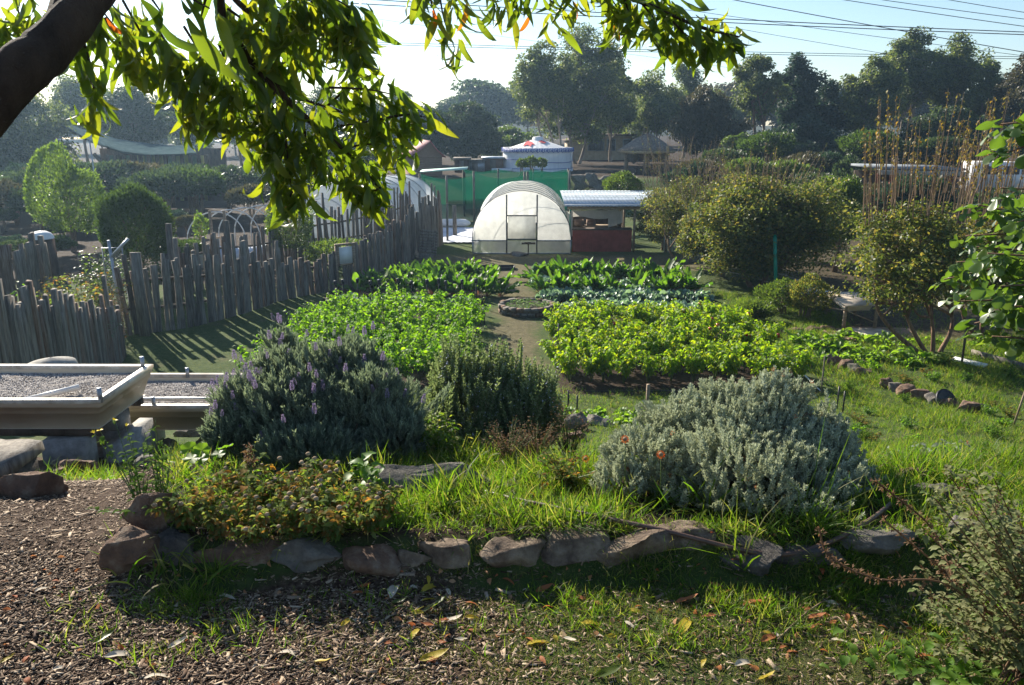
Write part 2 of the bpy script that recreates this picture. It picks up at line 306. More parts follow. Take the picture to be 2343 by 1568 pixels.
# ------------------------------------------------------------------ the ground
def zones(x, y):
    """ground cover: r = bare wood chips, g = soil and painted-in tree shade, b = dry grass or trodden earth"""
    n = np.sin(x * 2.3 + np.sin(y * 1.9)) * np.sin(y * 3.1 + x) * .5
    chip = (1 - sstep(y + .25 * n, 2.55, 2.75)) * (1 - .8 * sstep(x + .35 * n - (2.3 - y) * .5, -.7, .25)) + (1 - sstep(x + .45 * np.minimum(y, 4.2) + .1 + .1 * n, -.05, .12)) * (1 - sstep(y, 6.5, 9))
    bedr = sstep(x, .9, 1.15) * (1 - sstep(x, 6.5, 6.8)) * sstep(y, 15.9, 16.3) * (1 - sstep(y, 30.6, 31))
    bedl = sstep(x, -6.3, -6) * (1 - sstep(x, -1.0, -.7)) * sstep(y, 16, 16.5) * (1 - sstep(y, 29.6, 30))
    nearbed = sstep(y, 2.7, 2.9) * (1 - sstep(y, 6, 8)) * sstep(x, -2.0, -1.7) * .8
    soil = np.clip(bedr + bedl + nearbed, 0, 1)
    soil = np.clip(soil + sstep(y, 27, 30) * (1 - sstep(x + .2 * (y - 30), -9, -8)) * 1. + sstep(y, 52, 60) * .75 + .55 * sstep(x - .1 * (y - 20), 8.8, 9.8) * sstep(y, 20, 22), 0, 1)  # far and left soil tone paints in tree shade; yard mixes dark earth and shade
    path = np.exp(-((x - .1 + .2 * n) / .62) ** 2) * sstep(y, 12, 16) * (1 - sstep(y, 33, 37)) * .62
    front = np.exp(-((y - 33.3 + n) / 1.6) ** 2) * sstep(x, -6, -3) * .8
    yard = sstep(x - .1 * (y - 20) + n, 8.6, 9.6) * sstep(y, 19.5, 21.5)
    far = sstep(y, 37, 45) * .1
    dry = np.clip(path + front + yard + far + .25 + .45 * n, 0, 1)
    return np.clip(chip, 0, 1), soil, dry
def ground():
    ys = np.concatenate([np.arange(-4, 1.5, .25), np.arange(1.5, 6, .06), np.arange(6, 20, .18), np.arange(20, 60, .5), np.geomspace(60, 290, 30)])
    xa = np.concatenate([np.arange(0, 4, .1), np.arange(4, 14, .3), np.arange(14, 40, 1.), np.geomspace(40, 300, 20)]); xs = np.concatenate([-xa[:0:-1], xa])
    X, Y = np.meshgrid(xs, ys); V = np.stack([X, Y, hz(X, Y)], 2).reshape(-1, 3); nx = len(xs)
    i = (np.arange(len(ys) - 1)[:, None] * nx + np.arange(nx - 1)[None]).ravel()
    me = to_mesh('ground', [(V, np.stack([i, i + 1, i + nx + 1, i + nx], 1))], None, True)
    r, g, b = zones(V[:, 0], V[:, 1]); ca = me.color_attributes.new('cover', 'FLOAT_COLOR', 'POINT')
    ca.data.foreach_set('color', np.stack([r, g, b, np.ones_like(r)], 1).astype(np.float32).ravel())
    m, t, p, out = newmat('ground_cover'); at_ = t.nodes.new('ShaderNodeAttribute'); at_.attribute_name = 'cover'
    sp = t.nodes.new('ShaderNodeSeparateColor'); t.links.new(at_.outputs['Color'], sp.inputs[0])
    grass = ramp(t, [(.3, (.035, .055, .015)), (.5, (.06, .09, .025)), (.7, (.11, .13, .045))], noise(t, 9, 8, .7))
    dry = ramp(t, [(.3, (.07, .06, .032)), (.5, (.13, .112, .06)), (.7, (.21, .18, .105))], noise(t, 7, 8, .75))
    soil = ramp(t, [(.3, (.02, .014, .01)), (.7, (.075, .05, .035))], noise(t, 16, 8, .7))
    chip = ramp(t, [(.3, (.03, .018, .012)), (.5, (.08, .052, .036)), (.7, (.17, .125, .09))], noise(t, 45, 6, .7))
    def mix(a, b_, f, soft=True):
        mm = t.nodes.new('ShaderNodeMix'); mm.data_type = 'RGBA'; ma = t.nodes.new('ShaderNodeMath'); ma.operation = 'MULTIPLY_ADD'; ma.use_clamp = True
        nn = noise(t, 5, 8, .75); sub = t.nodes.new('ShaderNodeMath'); sub.operation = 'ADD'; t.links.new(nn, sub.inputs[0]); t.links.new(f, sub.inputs[1])
        t.links.new(sub.outputs[0], ma.inputs[0]); ma.inputs[1].default_value = 3; ma.inputs[2].default_value = -2.5
        t.links.new(ma.outputs[0], mm.inputs[0]); t.links.new(a, mm.inputs[6]); t.links.new(b_, mm.inputs[7]); return mm.outputs[2]
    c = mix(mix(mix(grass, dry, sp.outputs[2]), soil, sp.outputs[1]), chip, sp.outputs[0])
    t.links.new(c, p.inputs['Base Color']); p.inputs['Roughness'].default_value = .95; p.inputs['Specular IOR Level'].default_value = .1
    b1 = t.nodes.new('ShaderNodeBump'); b1.inputs['Strength'].default_value = .8; b1.inputs['Distance'].default_value = .03
    t.links.new(noise(t, 30, 8, .8), b1.inputs['Height']); t.links.new(b1.outputs[0], p.inputs['Normal'])
    me.materials.append(m); link('ground', me, kind='structure')
ground()
def ridge(name, pts, Y, thick=30):
    V = []; n = len(pts)
    for px, py in pts: a = at(px, py, Y); V += [[a[0], Y, 1.5], [a[0], Y + thick * .4, a[2]], [a[0], Y + thick, a[2]], [a[0], Y + thick + 10, 1.5]]
    f = [[4 * i + j, 4 * i + 4 + j, 4 * i + 5 + j, 4 * i + 1 + j] for i in range(n - 1) for j in range(3)]
    obj(name, [(V, np.array(f))], M['ridge'], kind='structure')
ridge('distant_hill', [(-300, 262), (200, 262), (700, 265), (1150, 267), (1200, 268), (1480, 270), (1560, 285), (1640, 287), (1900, 290), (2100, 284), (2700, 282)], 235)
# ------------------------------------------------------------------ vegetation generators
def clumps(rg, n, c, rad, shell=.55):
    """n points inside an ellipsoid, biased to its shell"""
    d = rdir(rg, n); r = rg.uniform(shell, 1, n) ** .7; return np.array(c) + d * np.array(rad) * r[:, None]
def tree(name, label, cat, px, py_top, Y, hw, py_bot, mat, bark='gumbark', lean=0., nb=9, n=5200, leaf=.2, base_py=None, trunk_r=None, droop=.5, seed=0, group=None, base=None, asp=1., sub=13, spread=.29, trunks=1, twig=True):
    rg = np.random.default_rng(abs(seed + int(px) * 7))
    top = at(px, py_top, Y)[2]; bot = at(px, py_bot, Y)[2]; x = at(px, (py_top + py_bot) / 2, Y)[0]
    s = depth((x, Y, (top + bot) / 2)) / F; rx = hw * s * 1.18; rz = (top - bot) / 2; cz = (top + bot) / 2
    bx = x + lean if base is None else base; bz = float(hz(bx, Y)) - .1; root = thing(name, label, cat, (bx, Y, bz), group=group)
    o = np.array([bx, Y, bz]); Hh = top - bz; tr = trunk_r or max(.05, Hh * .018)
    # blobs
    bl = []; k = 0
    while len(bl) < nb:
        u = rg.uniform(-1, 1, 3); k += 1
        if (u ** 2).sum() > 1 and k < 400: continue
        sz = rg.uniform(.30, .46); c = np.array([x, Y, cz]) + u * np.array([rx, rx * .8 * asp, rz]) * (1 - sz * .8)
        if any(np.linalg.norm((c - b[0]) / [rx, rx, rz]) < .33 for b in bl) and k < 400: continue
        bl.append((c, np.array([rx * sz * rg.uniform(.9, 1.25), rx * sz * asp, max(rz * sz * .75, rx * sz * .55)])))
    bl.append((np.array([x, Y, top - rz * .28]), np.array([rx * .38, rx * .35, rz * .27])))
    wood = []; mids = []
    for ti in range(trunks):
        off = (ti - (trunks - 1) / 2) * rx * .35
        fork = np.array([x * .75 + bx * .25 + off, Y + rg.normal() * .2, bz + max(.25 * Hh, (bot - bz) * .9 + .1 * Hh)])
        tp = curve([o + [off * .2, 0, 0], (o + fork) / 2 + [off * .3 + rg.normal() * Hh * .012, 0, 0], fork, fork * .35 + np.array([x + off, Y, cz + rz * .2]) * .65], 14)
        wood.append(tube(tp - o, np.linspace(tr, tr * .35, len(tp)) / trunks ** .4, 8)); mids.append(tp)
    ls, ld, lsz = [], [], []
    for c, r in bl:
        tp = mids[rg.integers(len(mids))]; st = tp[rg.integers(len(tp) // 2, len(tp))]
        if st[2] > c[2]: st = tp[len(tp) // 2]
        md = st * .45 + c * .55 + rg.normal(size=3) * rx * .05 - [0, 0, r[2] * .3]
        lp = curve([st, md, c], 8); wood.append(tube(lp - o, np.linspace(tr * .38, tr * .1, len(lp)), 5))
        cs = clumps(rg, sub, c, r * .95, .45)
        if twig:
            for q in cs: wood.append(tube(curve([c - (c - lp[5]) * rg.uniform(0, 1), q], 3) - o, [tr * .09, tr * .06, tr * .03], 3, False))
        m = int(n * 2.2 / (len(bl) * sub)) + 1
        for q in cs:
            g = rg.normal(size=(m, 3)); g *= np.minimum(1, 1.7 / np.linalg.norm(g, axis=1))[:, None]
            P = q + g * r * spread * rg.uniform(.7, 1.15); P[:, 2] -= np.abs(rg.normal(size=m)) * r[2] * .12 * droop
            ls.append(P); ld.append(rdir(rg, m) * [1, 1, .6] - [0, 0, droop]); lsz.append(rg.uniform(.7, 1.4, m) * leaf)
    P = np.vstack(ls); D = np.vstack(ld); S = np.concatenate(lsz)
    obj('trunk', wood, M[bark], root, True)
    obj('crown', [scat(LEAF, P - o, basis(D, rg.uniform(0, 6.28, len(P))), S)], M[mat], root)
    return root
def shrub(name, label, cat, px, py_top, py_bot, hw, Y, mat, n=4000, leaf=.1, seed=0, lumps=8, group=None, updir=.5, depthf=.9, T=None, stems=7, bark='twig', rough=.28, zoff=0.):
    rg = np.random.default_rng(abs(seed + int(px) * 3)); top = at(px, py_top, Y)[2]; x = at(px, (py_top + py_bot) / 2, Y)[0]
    bz = float(hz(x, Y)); bot = min(at(px, py_bot, Y)[2], top - .2); s = depth((x, Y, top)) / F; rx = hw * s; bot = max(bot, bz) + zoff
    root = thing(name, label, cat, (x, Y, bz - .03), group=group); o = np.array([x, Y, bz - .03])
    c0 = np.array([x, Y, (top + bot) / 2]); rad = np.array([rx, rx * depthf, (top - bot) / 2])
    dl = rdir(rg, lumps * 2, -.4, 1); am = rg.uniform(-.05, rough, lumps * 2)
    D = rdir(rg, n, -.75, 1); k = .74 + sum(a * np.exp(-((D - q) ** 2).sum(1) / .13) for a, q in zip(am, dl)); r = k * rg.uniform(.55, 1, n) ** .45
    P = c0 + D * rad * np.minimum(r, 1.2)[:, None] + rg.normal(size=(n, 3)) * rx * .03; P[:, 2] = np.maximum(P[:, 2], bz + .01)
    dd = D * .8 + [0, 0, updir] + rg.normal(size=(n, 3)) * .5
    wood = []
    for i in range(stems):
        e = c0 + rdir(rg, 1, 0, .9)[0] * rad * .75; wood.append(tube(curve([[x + rg.normal() * .05, Y + rg.normal() * .05, bz - .03], (c0 + [0, 0, -rad[2] * .3]) * .6 + e * .4, e], 8) - o, np.linspace(.02, .008, 8) * (1 + rx * .6), 5))
    obj('stem', wood, M[bark], root, True)
    obj('crown', [scat(T or LEAF, P - o, basis(dd, rg.uniform(0, 6.28, n)), rg.uniform(.6, 1.3, n) * leaf)], M[mat], root)
    return root
def herb_mesh(seed, stems=9, h=.7, spread=.3, lps=22, leaf=.09, T=OVAL, mat='pepper', sr=.006, droop=.5, low=.25, vert=1.):
    rg = np.random.default_rng(seed); W, P, D, S = [], [], [], []; tips = []
    for i in range(stems):
        a = rg.uniform(0, 2 * pi); r = spread * rg.uniform(.2, 1) ** .6; hh = h * rg.uniform(.7, 1) * (1 - .25 * (r / spread) ** 2)
        c = curve([[0, 0, 0], [cos(a) * r * .35, sin(a) * r * .35, hh * .55], [cos(a) * r, sin(a) * r, hh]], 8)
        W.append(tube(c, np.linspace(sr, sr * .35, len(c)), 4, False)); tips.append(c[-1])
        t = rg.uniform(low, 1, lps) ** .8; k = t * (len(c) - 1); j = np.clip(k.astype(int), 0, len(c) - 2); q = c[j] + (c[j + 1] - c[j]) * (k - j)[:, None]
        d = rdir(rg, lps, -.3, .5); P.append(q + d * rg.uniform(0, .05, lps)[:, None] * (h / .7)); D.append(d + [0, 0, -droop * .6]); S.append(rg.uniform(.6, 1.2, lps) * leaf)
    P, D, S = np.vstack(P), np.vstack(D), np.concatenate(S)
    return to_mesh('stem', W, M['stem'], True), to_mesh('foliage', [scat(T, P, basis(D, rg.normal(size=len(P)) * .5), S)], M[mat], True), tips
def herb(name, label, cat, loc, mset, rz=0, scale=1, group=None):
    r = thing(name, label, cat, loc, rz, group); r.scale = (scale,) * 3
    link('stem', mset[0], r); link('foliage', mset[1], r); return r
def weed(name, label, px, py, Y, h, spread, mat, n=22, lps=34, leaf=.016, seed=0, T=LEAF, droop=.0, grp=None):
    x = at(px, py, Y)[0] if Y else G(px, py)[0]; Y = Y or G(px, py)[1]; v = herb_mesh(seed, n, h, spread, lps, leaf, T, mat, .004 * max(1, h), droop, .15)
    return herb(name, label, 'plant', (x, Y, float(hz(x, Y)) - .01), v, group=grp)
def rock(label, x0, x1, yt, yb, mat='rock', seed=0, name='rock', cat='stone', dpt=.7, Y=None, group=None, flat=0., bury=.12, mr=.26):
    rg = np.random.default_rng(abs(seed + int(x0))); g = G((x0 + x1) / 2, yb) if Y is None else at((x0 + x1) / 2, yb, Y)
    s = mpp(g); wd = (x1 - x0) * s; d = wd * dpt; hh = max(.03, (yb - yt) * s * .97 - d * .25 * (1 if Y is None else 0)); wd *= 1.16; hh = max(hh * 1.25, wd * (mr if ('flat' in label or 'slab' in label or 'ledge' in label) else .34)); bury = max(bury, .3)
    n = 30; m = 46; th = np.linspace(0, pi, n); ph = np.arange(m) * 2 * pi / m; T_, P_ = np.meshgrid(th, ph, indexing='ij')
    V = np.stack([np.sin(T_) * np.cos(P_), np.sin(T_) * np.sin(P_), np.cos(T_)], 2).reshape(-1, 3)
    V = np.sign(V) * np.abs(V) ** .72
    N = rdir(rg, 15); N[0] = [rg.normal() * .12, rg.normal() * .12, 1]; N /= np.linalg.norm(N, axis=1)[:, None]
    for q in N:
        dd = rg.uniform(.46, .86); e = V @ q - dd; V = V - np.maximum(e, 0)[:, None] * q
    for _ in range(7):
        q = rdir(rg, 1)[0] * rg.uniform(3, 11); V = V * (1 + .035 * np.sin(V @ q + rg.uniform(0, 6)))[:, None]
    for _ in range(14):
        q = rdir(rg, 1)[0] * rg.uniform(14, 42); V = V * (1 + .011 * np.abs(np.sin(V @ q + rg.uniform(0, 6))))[:, None]
    V = V / np.array([np.ptp(V[:, 0]), np.ptp(V[:, 1]), np.ptp(V[:, 2])]) * [wd, d, hh * (1 + bury)]; V[:, 2] -= V[:, 2].min() + hh * bury
    i = (np.arange(n - 1)[:, None] * m + np.arange(m)[None]).ravel(); j = (np.arange(n - 1)[:, None] * m + (np.arange(m)[None] + 1) % m).ravel()
    gz = min(float(hz(g[0], g[1] + q)) for q in (0, d * .5, d * .9)) if Y is None else g[2]; V[:, 2] *= (hh + g[2] - gz) / hh; V[:, 2] -= .12 * hh
    o = obj(name, [(V, np.stack([i, i + m, j + m, j], 1))], M[mat], loc=(g[0], g[1] + d / 2, gz), rz=0, label=label, cat=cat, group=group)
    return o
def stuff(name, parts, mat, label, smooth=False, cat=None):
    return obj(name, parts, mat, None, smooth, label=label, cat=cat or name.replace('_', ' '), kind='stuff')

# ------------------------------------------------------------------ far buildings
def polytunnel():
    A = G(1082, 583); B = G(1306, 583); Wd = (B[0] - A[0]) / 2; cx = (A[0] + B[0]) / 2; y0 = A[1]; L = 6.4; zb = .62; hh = 2.12; dx = .25
    root = thing('polytunnel', 'rounded white polytunnel with a framed door at the far end of the middle path', 'greenhouse', (cx, y0, 0))
    def arch(y, off=0, n=28, rx=Wd):
        a = np.linspace(0, pi, n); return np.stack([-np.cos(a) * (rx + off) + dx * y / L, np.full(n, y), zb + np.sin(a) ** .92 * (hh + off)], 1)
    n = 28; ys = np.linspace(0, L, 25); V = np.vstack([arch(y, -.012 * (1 - abs(cos(pi * y / L * 6)))) for y in ys]); i = (np.arange(len(ys) - 1)[:, None] * n + np.arange(n - 1)[None]).ravel()
    obj('cover', [(V, np.stack([i, i + 1, i + n + 1, i + n], 1))], M['filmcover'], root, True)
    for y in np.linspace(0, L, 7): obj('hoop', [tube(arch(y, .014), .017, 6)], M['steel' if y else 'frame'], root, True)
    dw = .66
    def panel(x0, x1, y, nn=12, w=.0):
        xs = np.linspace(x0, x1, nn); zt = zb + (1 - np.clip(np.abs(xs / Wd), 0, 1) ** 2.05) ** .5 * hh * .995; V = []
        for k, (x, z) in enumerate(zip(xs, zt)):
            for q in np.linspace(0, 1, 5): V.append([x, y + .012 * sin(k * 2.1 + q * 3), zb + (z - zb) * q])
        f = [[k * 5 + j, k * 5 + 5 + j, k * 5 + 6 + j, k * 5 + 1 + j] for k in range(nn - 1) for j in range(4)]; return np.array(V), np.array(f)
    obj('end_panel', [panel(-Wd, -dw, -.01)], M['film'], root, True); obj('end_panel', [panel(dw, Wd, -.01)], M['film'], root, True)
    obj('end_panel', [panel(-dw, dw, L, 10), panel(-Wd, -dw, L), panel(dw, Wd, L)], M['film'], root, True)
    V, f = panel(-dw, dw, -.012, 10); V[:, 2] = np.maximum(V[:, 2], 1.72); obj('transom_panel', [(V, f)], M['film'], root, True)
    d = obj('door', [box((-dw + .05, -.03, .68), (dw - .05, -.02, 1.66))], M['film'], root)
    obj('door_frame', [beam((-dw, -.04, .05), (-dw, -.04, 2.58), .06), beam((dw, -.04, .05), (dw, -.04, 2.58), .06), beam((-dw + .03, -.042, 1.69), (dw - .03, -.042, 1.69), .05), beam((-dw + .03, -.042, .66), (dw - .03, -.042, .66), .05)], M['frame'], root)
    obj('base_rail', [beam((-Wd - .05, -.03, .6), (-dw - .03, -.03, .6), .05), beam((dw + .03, -.03, .6), (Wd + .05, -.03, .6), .05), beam((-Wd, -.02, .04), (Wd, -.02, .04), .05)], M['steel'], root)
    for x in (-Wd, Wd): obj('corner_post', [beam((x, -.02, .07), (x, -.02, .57), .05), beam((x + dx, L, 0), (x + dx, L, .57), .05)], M['steel'], root)
    def skirt(x0, x1, y0_, y1_):
        t = np.linspace(0, 1, 14); V = [[x0 + (x1 - x0) * a, y0_ + (y1_ - y0_) * a + .018 * sin(9 * a + 4 * b), .03 + .57 * b] for a in t for b in (0, .33, .66, 1)]
        return np.array(V), np.array([[k * 4 + j, k * 4 + 4 + j, k * 4 + 5 + j, k * 4 + 1 + j] for k in range(13) for j in range(3)])
    obj('skirt', [skirt(-Wd, Wd, 0, 0), skirt(-Wd, -Wd + dx, 0, L), skirt(Wd, Wd + dx, 0, L)], M['filmclear'], root, True)
    b = thing('potting_bench', 'dark bench dimly seen inside the white polytunnel', 'bench', (cx - 1.1, y0 + 1.2, 0))
    obj('bench_top', [box((-.5, 0, .5), (.5, 3.6, .56))], M['darkwood'], b)
    for x in (-.42, .42):
        for y in (.1, 3.4): obj('leg', [beam((x, y, 0), (x, y, .5), .06)], M['darkwood'], b)
    dup(b, (cx + 1.3, y0 + 1.2, 0), label='second dark bench on the right inside the polytunnel')
    t = thing('bird_table', 'small dark T shaped stand in front of the clear polytunnel skirt', 'stand', (cx + .28, y0 - .35, 0))
    obj('post', [beam((0, 0, 0), (0, 0, .5), .05)], M['darkwood'], t); obj('tray', [box((-.3, -.14, .502), (.3, .14, .545)), box((-.15, -.1, .547), (.12, .1, .57))], M['darkwood'], t)
    rock('flat slab of grey stone before the polytunnel skirt', 1168, 1206, 574, 588, 'rockgrey', 5)
polytunnel()
def shelter():
    y0 = 36.0; x0 = at(1303, 560, y0)[0]; x1 = at(1520, 560, y0)[0]; D = 3.4; s = thing('potting_shelter', 'open potting shelter with corrugated blue roof beside the polytunnel', 'shelter', (x0, y0, 0)); W_ = x1 - x0 + .1
    zf, zbk = 2.06, 2.42; n = 120; xs = np.linspace(-.25, W_ + .2, n); z = .008 * np.sin(xs * 2 * pi / .16)
    V = np.vstack([np.stack([xs, np.full(n, y), zz + z], 1) for y, zz in ((-.3, zf), (D + .2, zbk), (D + .2, zbk - .012), (-.3, zf - .012))]); i = np.arange(n - 1)
    obj('roof', [(V, np.vstack([np.stack([i + k * n, i + 1 + k * n, i + 1 + ((k + 1) % 4) * n, i + ((k + 1) % 4) * n], 1) for k in range(4)]))], M['roofmetal'], s, True)
    obj('roof_ridge', [box((-.25, y, zf + .035 + (zbk - zf) * (y + .3) / (D + .5)), (W_ + .2, y + .05, zf + .06 + (zbk - zf) * (y + .3) / (D + .5))) for y in (-.25, .8, 1.9, 3.0)], M['whitepipe'], s)
    obj('roof_beam', [box((-.1, -.12, zf - .17), (W_ + .1, -.04, zf - .035)), box((-.1, D - .1, zbk - .17), (W_ + .1, D, zbk - .045))] + [beam((x, -.03, zf - .08), (x, D - .11, zbk - .1), .07) for x in np.linspace(0, W_, 6)], M['wood'], s)
    for x in (.02, W_ * .66, W_ - .05):
        for y in (0, D - .05): obj('post', [beam((x, y, 0), (x, y, zf - .17 if y == 0 else zbk - .17), .09)], M['wood' if x > 1 else 'green'], s)
    xp = at(1444, 560, y0)[0] - x0; nn = 90; xx = np.linspace(.12, xp, nn); yy = -.09 + .012 * np.sin(xx * 2 * pi / .09)
    V = np.vstack([np.stack([xx, yy, np.full(nn, z_)], 1) for z_ in (.02, .98)]); i = np.arange(nn - 1); obj('counter_front', [(V, np.stack([i, i + 1, i + 1 + nn, i + nn], 1))], M['redmetal'], s)
    obj('counter_top', [box((.1, -.12, .985), (xp + .02, .5, 1.03))], M['darkwood'], s)
    obj('back_wall', [box((.1, D - .2, 0), (W_ * .62, D - .16, 1.5))], M['darkwood'], s)
    obj('side_rail', [beam((W_ - .9, .05, .95), (W_ - .1, .05, 1.0), .06), beam((W_ - .1, .1, 1.0), (W_ - .1, D - .3, 1.0), .08)], M['wood'], s)
    obj('side_sheet', [box((W_ - .12 + k * .1, .0, 0), (W_ - .04 + k * .1, .015, .9)) for k in range(9)], M['roofmetal'], s)
    def drape(a, b, zt, zb_, y, wv):
        t = np.linspace(0, 1, 16); V = [[a + (b - a) * u, y + .05 * sin(12 * u + v * 2) * (1 - v), zb_(u) * (1 - v) + (zt - .06 * sin(pi * u * 2) ** 2) * v] for u in t for v in np.linspace(0, 1, 6)]
        return np.array(V), np.array([[k * 6 + j, k * 6 + 6 + j, k * 6 + 7 + j, k * 6 + 1 + j] for k in range(15) for j in range(5)])
    obj('curtain', [drape(.0, xp * .72, 1.86, lambda u: 1.50 + .06 * sin(7 * u), .12, 0), drape(xp * .62, xp * .86, 1.86, lambda u: 1.05 + .25 * u, .1, 0), drape(-.16, .12, 1.84, lambda u: .15 + .6 * u, -.05, 0)], M['cloth'], s, True)
    t = thing('work_table', 'wooden work table standing inside the open potting shelter', 'table', (x0 + 1.5, y0 + 1.5, 0)); obj('tabletop', [box((-.8, -.4, .95), (.8, .4, 1.0))], M['wood'], t)
    for x in (-.7, .7):
        for y in (-.3, .3): obj('leg', [beam((x, y, 0), (x, y, .95), .07)], M['wood'], t)
    for k, (px, lab) in enumerate(((1325, 'brown storage crate on the left of the table in the potting shelter'), (1352, 'brown storage crate near the middle of the shelter table'))):
        p = at(px, 520, y0 + 1.5); c = thing('storage_crate', lab, 'crate', (p[0], y0 + 1.5, 1.002)); obj('crate_wall', [box((-.2, -.2, 0), (.2, -.17, .25)), box((-.2, .17, 0), (.2, .2, .25)), box((-.2, -.17, 0), (-.17, .17, .25)), box((.17, -.17, 0), (.2, .17, .25))], M['board'], c)
        obj('crate_base', [box((-.17, -.17, 0), (.17, .17, .03))], M['board'], c)
    # loose long pipe on the stones behind
    a, b = at(1333, 450, 42), at(1322, 438, 43.5); a = at(1343, 457, 41); o = obj('plastic_pipe', [tube([a * 0, b - a], .07, 8)], M['whitepipe'], loc=a, label='short white plastic pipe leaning on the stones behind the shelter roof', cat='pipe')
shelter()
for k, (a, b, c, d) in enumerate([(1325, 1348, 436, 452), (1347, 1372, 434, 453), (1372, 1400, 438, 455), (1396, 1425, 440, 456), (1420, 1446, 442, 456)]):
    rock(f'{["leftmost", "second", "middle", "fourth", "rightmost"][k]} boulder in the row heaped behind the blue roofed shelter', a, b, c, d, 'rockgrey', k, 'boulder', 'boulder', Y=43.5, group='boulders behind the shelter')
for k, (a, b, c, d) in enumerate([(1312, 1342, 402, 420), (1340, 1372, 398, 418), (1370, 1398, 404, 420), (1318, 1350, 418, 432), (1352, 1384, 417, 431), (1465, 1500, 342, 362), (1440, 1466, 352, 368), (1500, 1530, 346, 360)]):
    rock(['grey terrace stone right of the green net', 'largest grey stone in the terrace bank', 'terrace stone nearest the round bush', 'lower grey stone at the foot of the terrace', 'lower terrace stone beside the bush', 'pale boulder under the thatched gazebo', 'low dark boulder left of the gazebo', 'boulder right of the pale one by the gazebo'][k], a, b, c, d, 'rockgrey' if k != 5 else 'rock', k, 'boulder', 'boulder', Y=(53 if k < 5 else 62), group='terrace boulders')
def net():
    Y = 47.6; fr = thing('shade_net_fence', 'long green shade net hung between posts behind the polytunnel', 'net fence', (at(1130, 450, Y)[0], Y, 0)); o = np.array([at(1130, 450, Y)[0], Y, 0])
    spans = [(961, 1084, 397, 402), (1084, 1204, 395, 400), (1206, 1302, 392, 394)]
    for k, (a, b, ta, tb) in enumerate(spans):
        V = []; n = 24; m = 8
        for i in range(n + 1):
            u = i / n; px = a + (b - a) * u; zt = at(px, ta + (tb - ta) * u, Y)[2] - .28 * sin(pi * u) ** 1 * (1 if k < 2 else .3); zb = .95 + .1 * sin(7 * u)
            for j in range(m + 1): v = j / m; V.append([at(px, 450, Y)[0], Y + .09 * sin(11 * u + 3 * v + k) * (1 - abs(2 * v - 1)), zb + (zt - zb) * v])
        f = [[i * (m + 1) + j, (i + 1) * (m + 1) + j, (i + 1) * (m + 1) + j + 1, i * (m + 1) + j + 1] for i in range(n) for j in range(m)]
        obj('net_panel', [(np.array(V) - o, np.array(f))], M['net'], fr, True)
        V = [[at(a + (b - a) * u, 450, Y)[0], Y + .05, z] for u in (0, 1) for z in (.02, 1.0)]; obj('lower_net', [(np.array(V) - o, np.array([[0, 2, 3, 1]]))], M['netdark'], fr)
    for px, t in ((961, 397), (1022, 402), (1084, 392), (1200, 393), (1207, 393), (1303, 390)): p = at(px, t, Y); obj('post', [tube([(p[0], Y - .09, 0), (p[0], Y - .09, p[2])] - o, .07, 7)], M['plank'], fr)
    Y = 51.5; o = np.array([at(1230, 400, Y)[0], Y, 0]); fr = thing('back_net', 'second green net standing a few metres behind the first one below the yurt', 'net fence', o); V = []; n = 20
    for i in range(n + 1):
        u = i / n; px = 1060 + 240 * u
        for v in (0, 1): V.append([at(px, 400, Y)[0], Y + .05 * sin(9 * u), .2 + v * (at(px, 388 + 6 * sin(pi * u * 3) ** 2, Y)[2] - .2)])
    obj('net_panel', [(np.array(V) - o, np.array([[2 * i, 2 * i + 2, 2 * i + 3, 2 * i + 1] for i in range(n)]))], M['net'], fr, True)
    for px in (1060, 1140, 1220, 1300): p = at(px, 386, Y); obj('post', [tube(np.array([(p[0], Y - .08, 0), (p[0], Y - .08, p[2])]) - o, .06, 6)], M['plank'], fr)
    a = at(960, 389, 50); b = at(1068, 386, 50); r = thing('lean_to_roof', 'pale mint sheet roof on posts left of the green net', 'roof', (a[0], 50, 0))
    L = b[0] - a[0]; obj('roof_sheet', [(np.array([[0, 0, a[2] - .1], [L, 0, b[2]], [L, 1.4, b[2] + .04], [0, 1.4, a[2] - .06], [0, 0, a[2] - .16], [L, 0, b[2] - .06], [L, 1.4, b[2] - .02], [0, 1.4, a[2] - .12]]), np.array([[0, 1, 2, 3], [7, 6, 5, 4], [0, 4, 5, 1], [1, 5, 6, 2], [2, 6, 7, 3], [3, 7, 4, 0]]))], M['mintroof'], r)
    for x in (.15, L - .2):
        for y in (.2, 1.2): obj('post', [beam((x, y, 0), (x, y, a[2] - .2), .09)], M['darkwood'], r)
net()
def lathe(prof, n=48):
    P = np.asarray(prof, float); a = np.arange(n) * 2 * pi / n; V = np.stack([P[:, None, 0] * np.cos(a), P[:, None, 0] * np.sin(a), np.repeat(P[:, 1:2], n, 1)], 2).reshape(-1, 3)
    i = (np.arange(len(P) - 1)[:, None] * n + np.arange(n)[None]).ravel(); j = (np.arange(len(P) - 1)[:, None] * n + (np.arange(n)[None] + 1) % n).ravel(); return V, np.stack([i, j, j + n, i + n], 1)
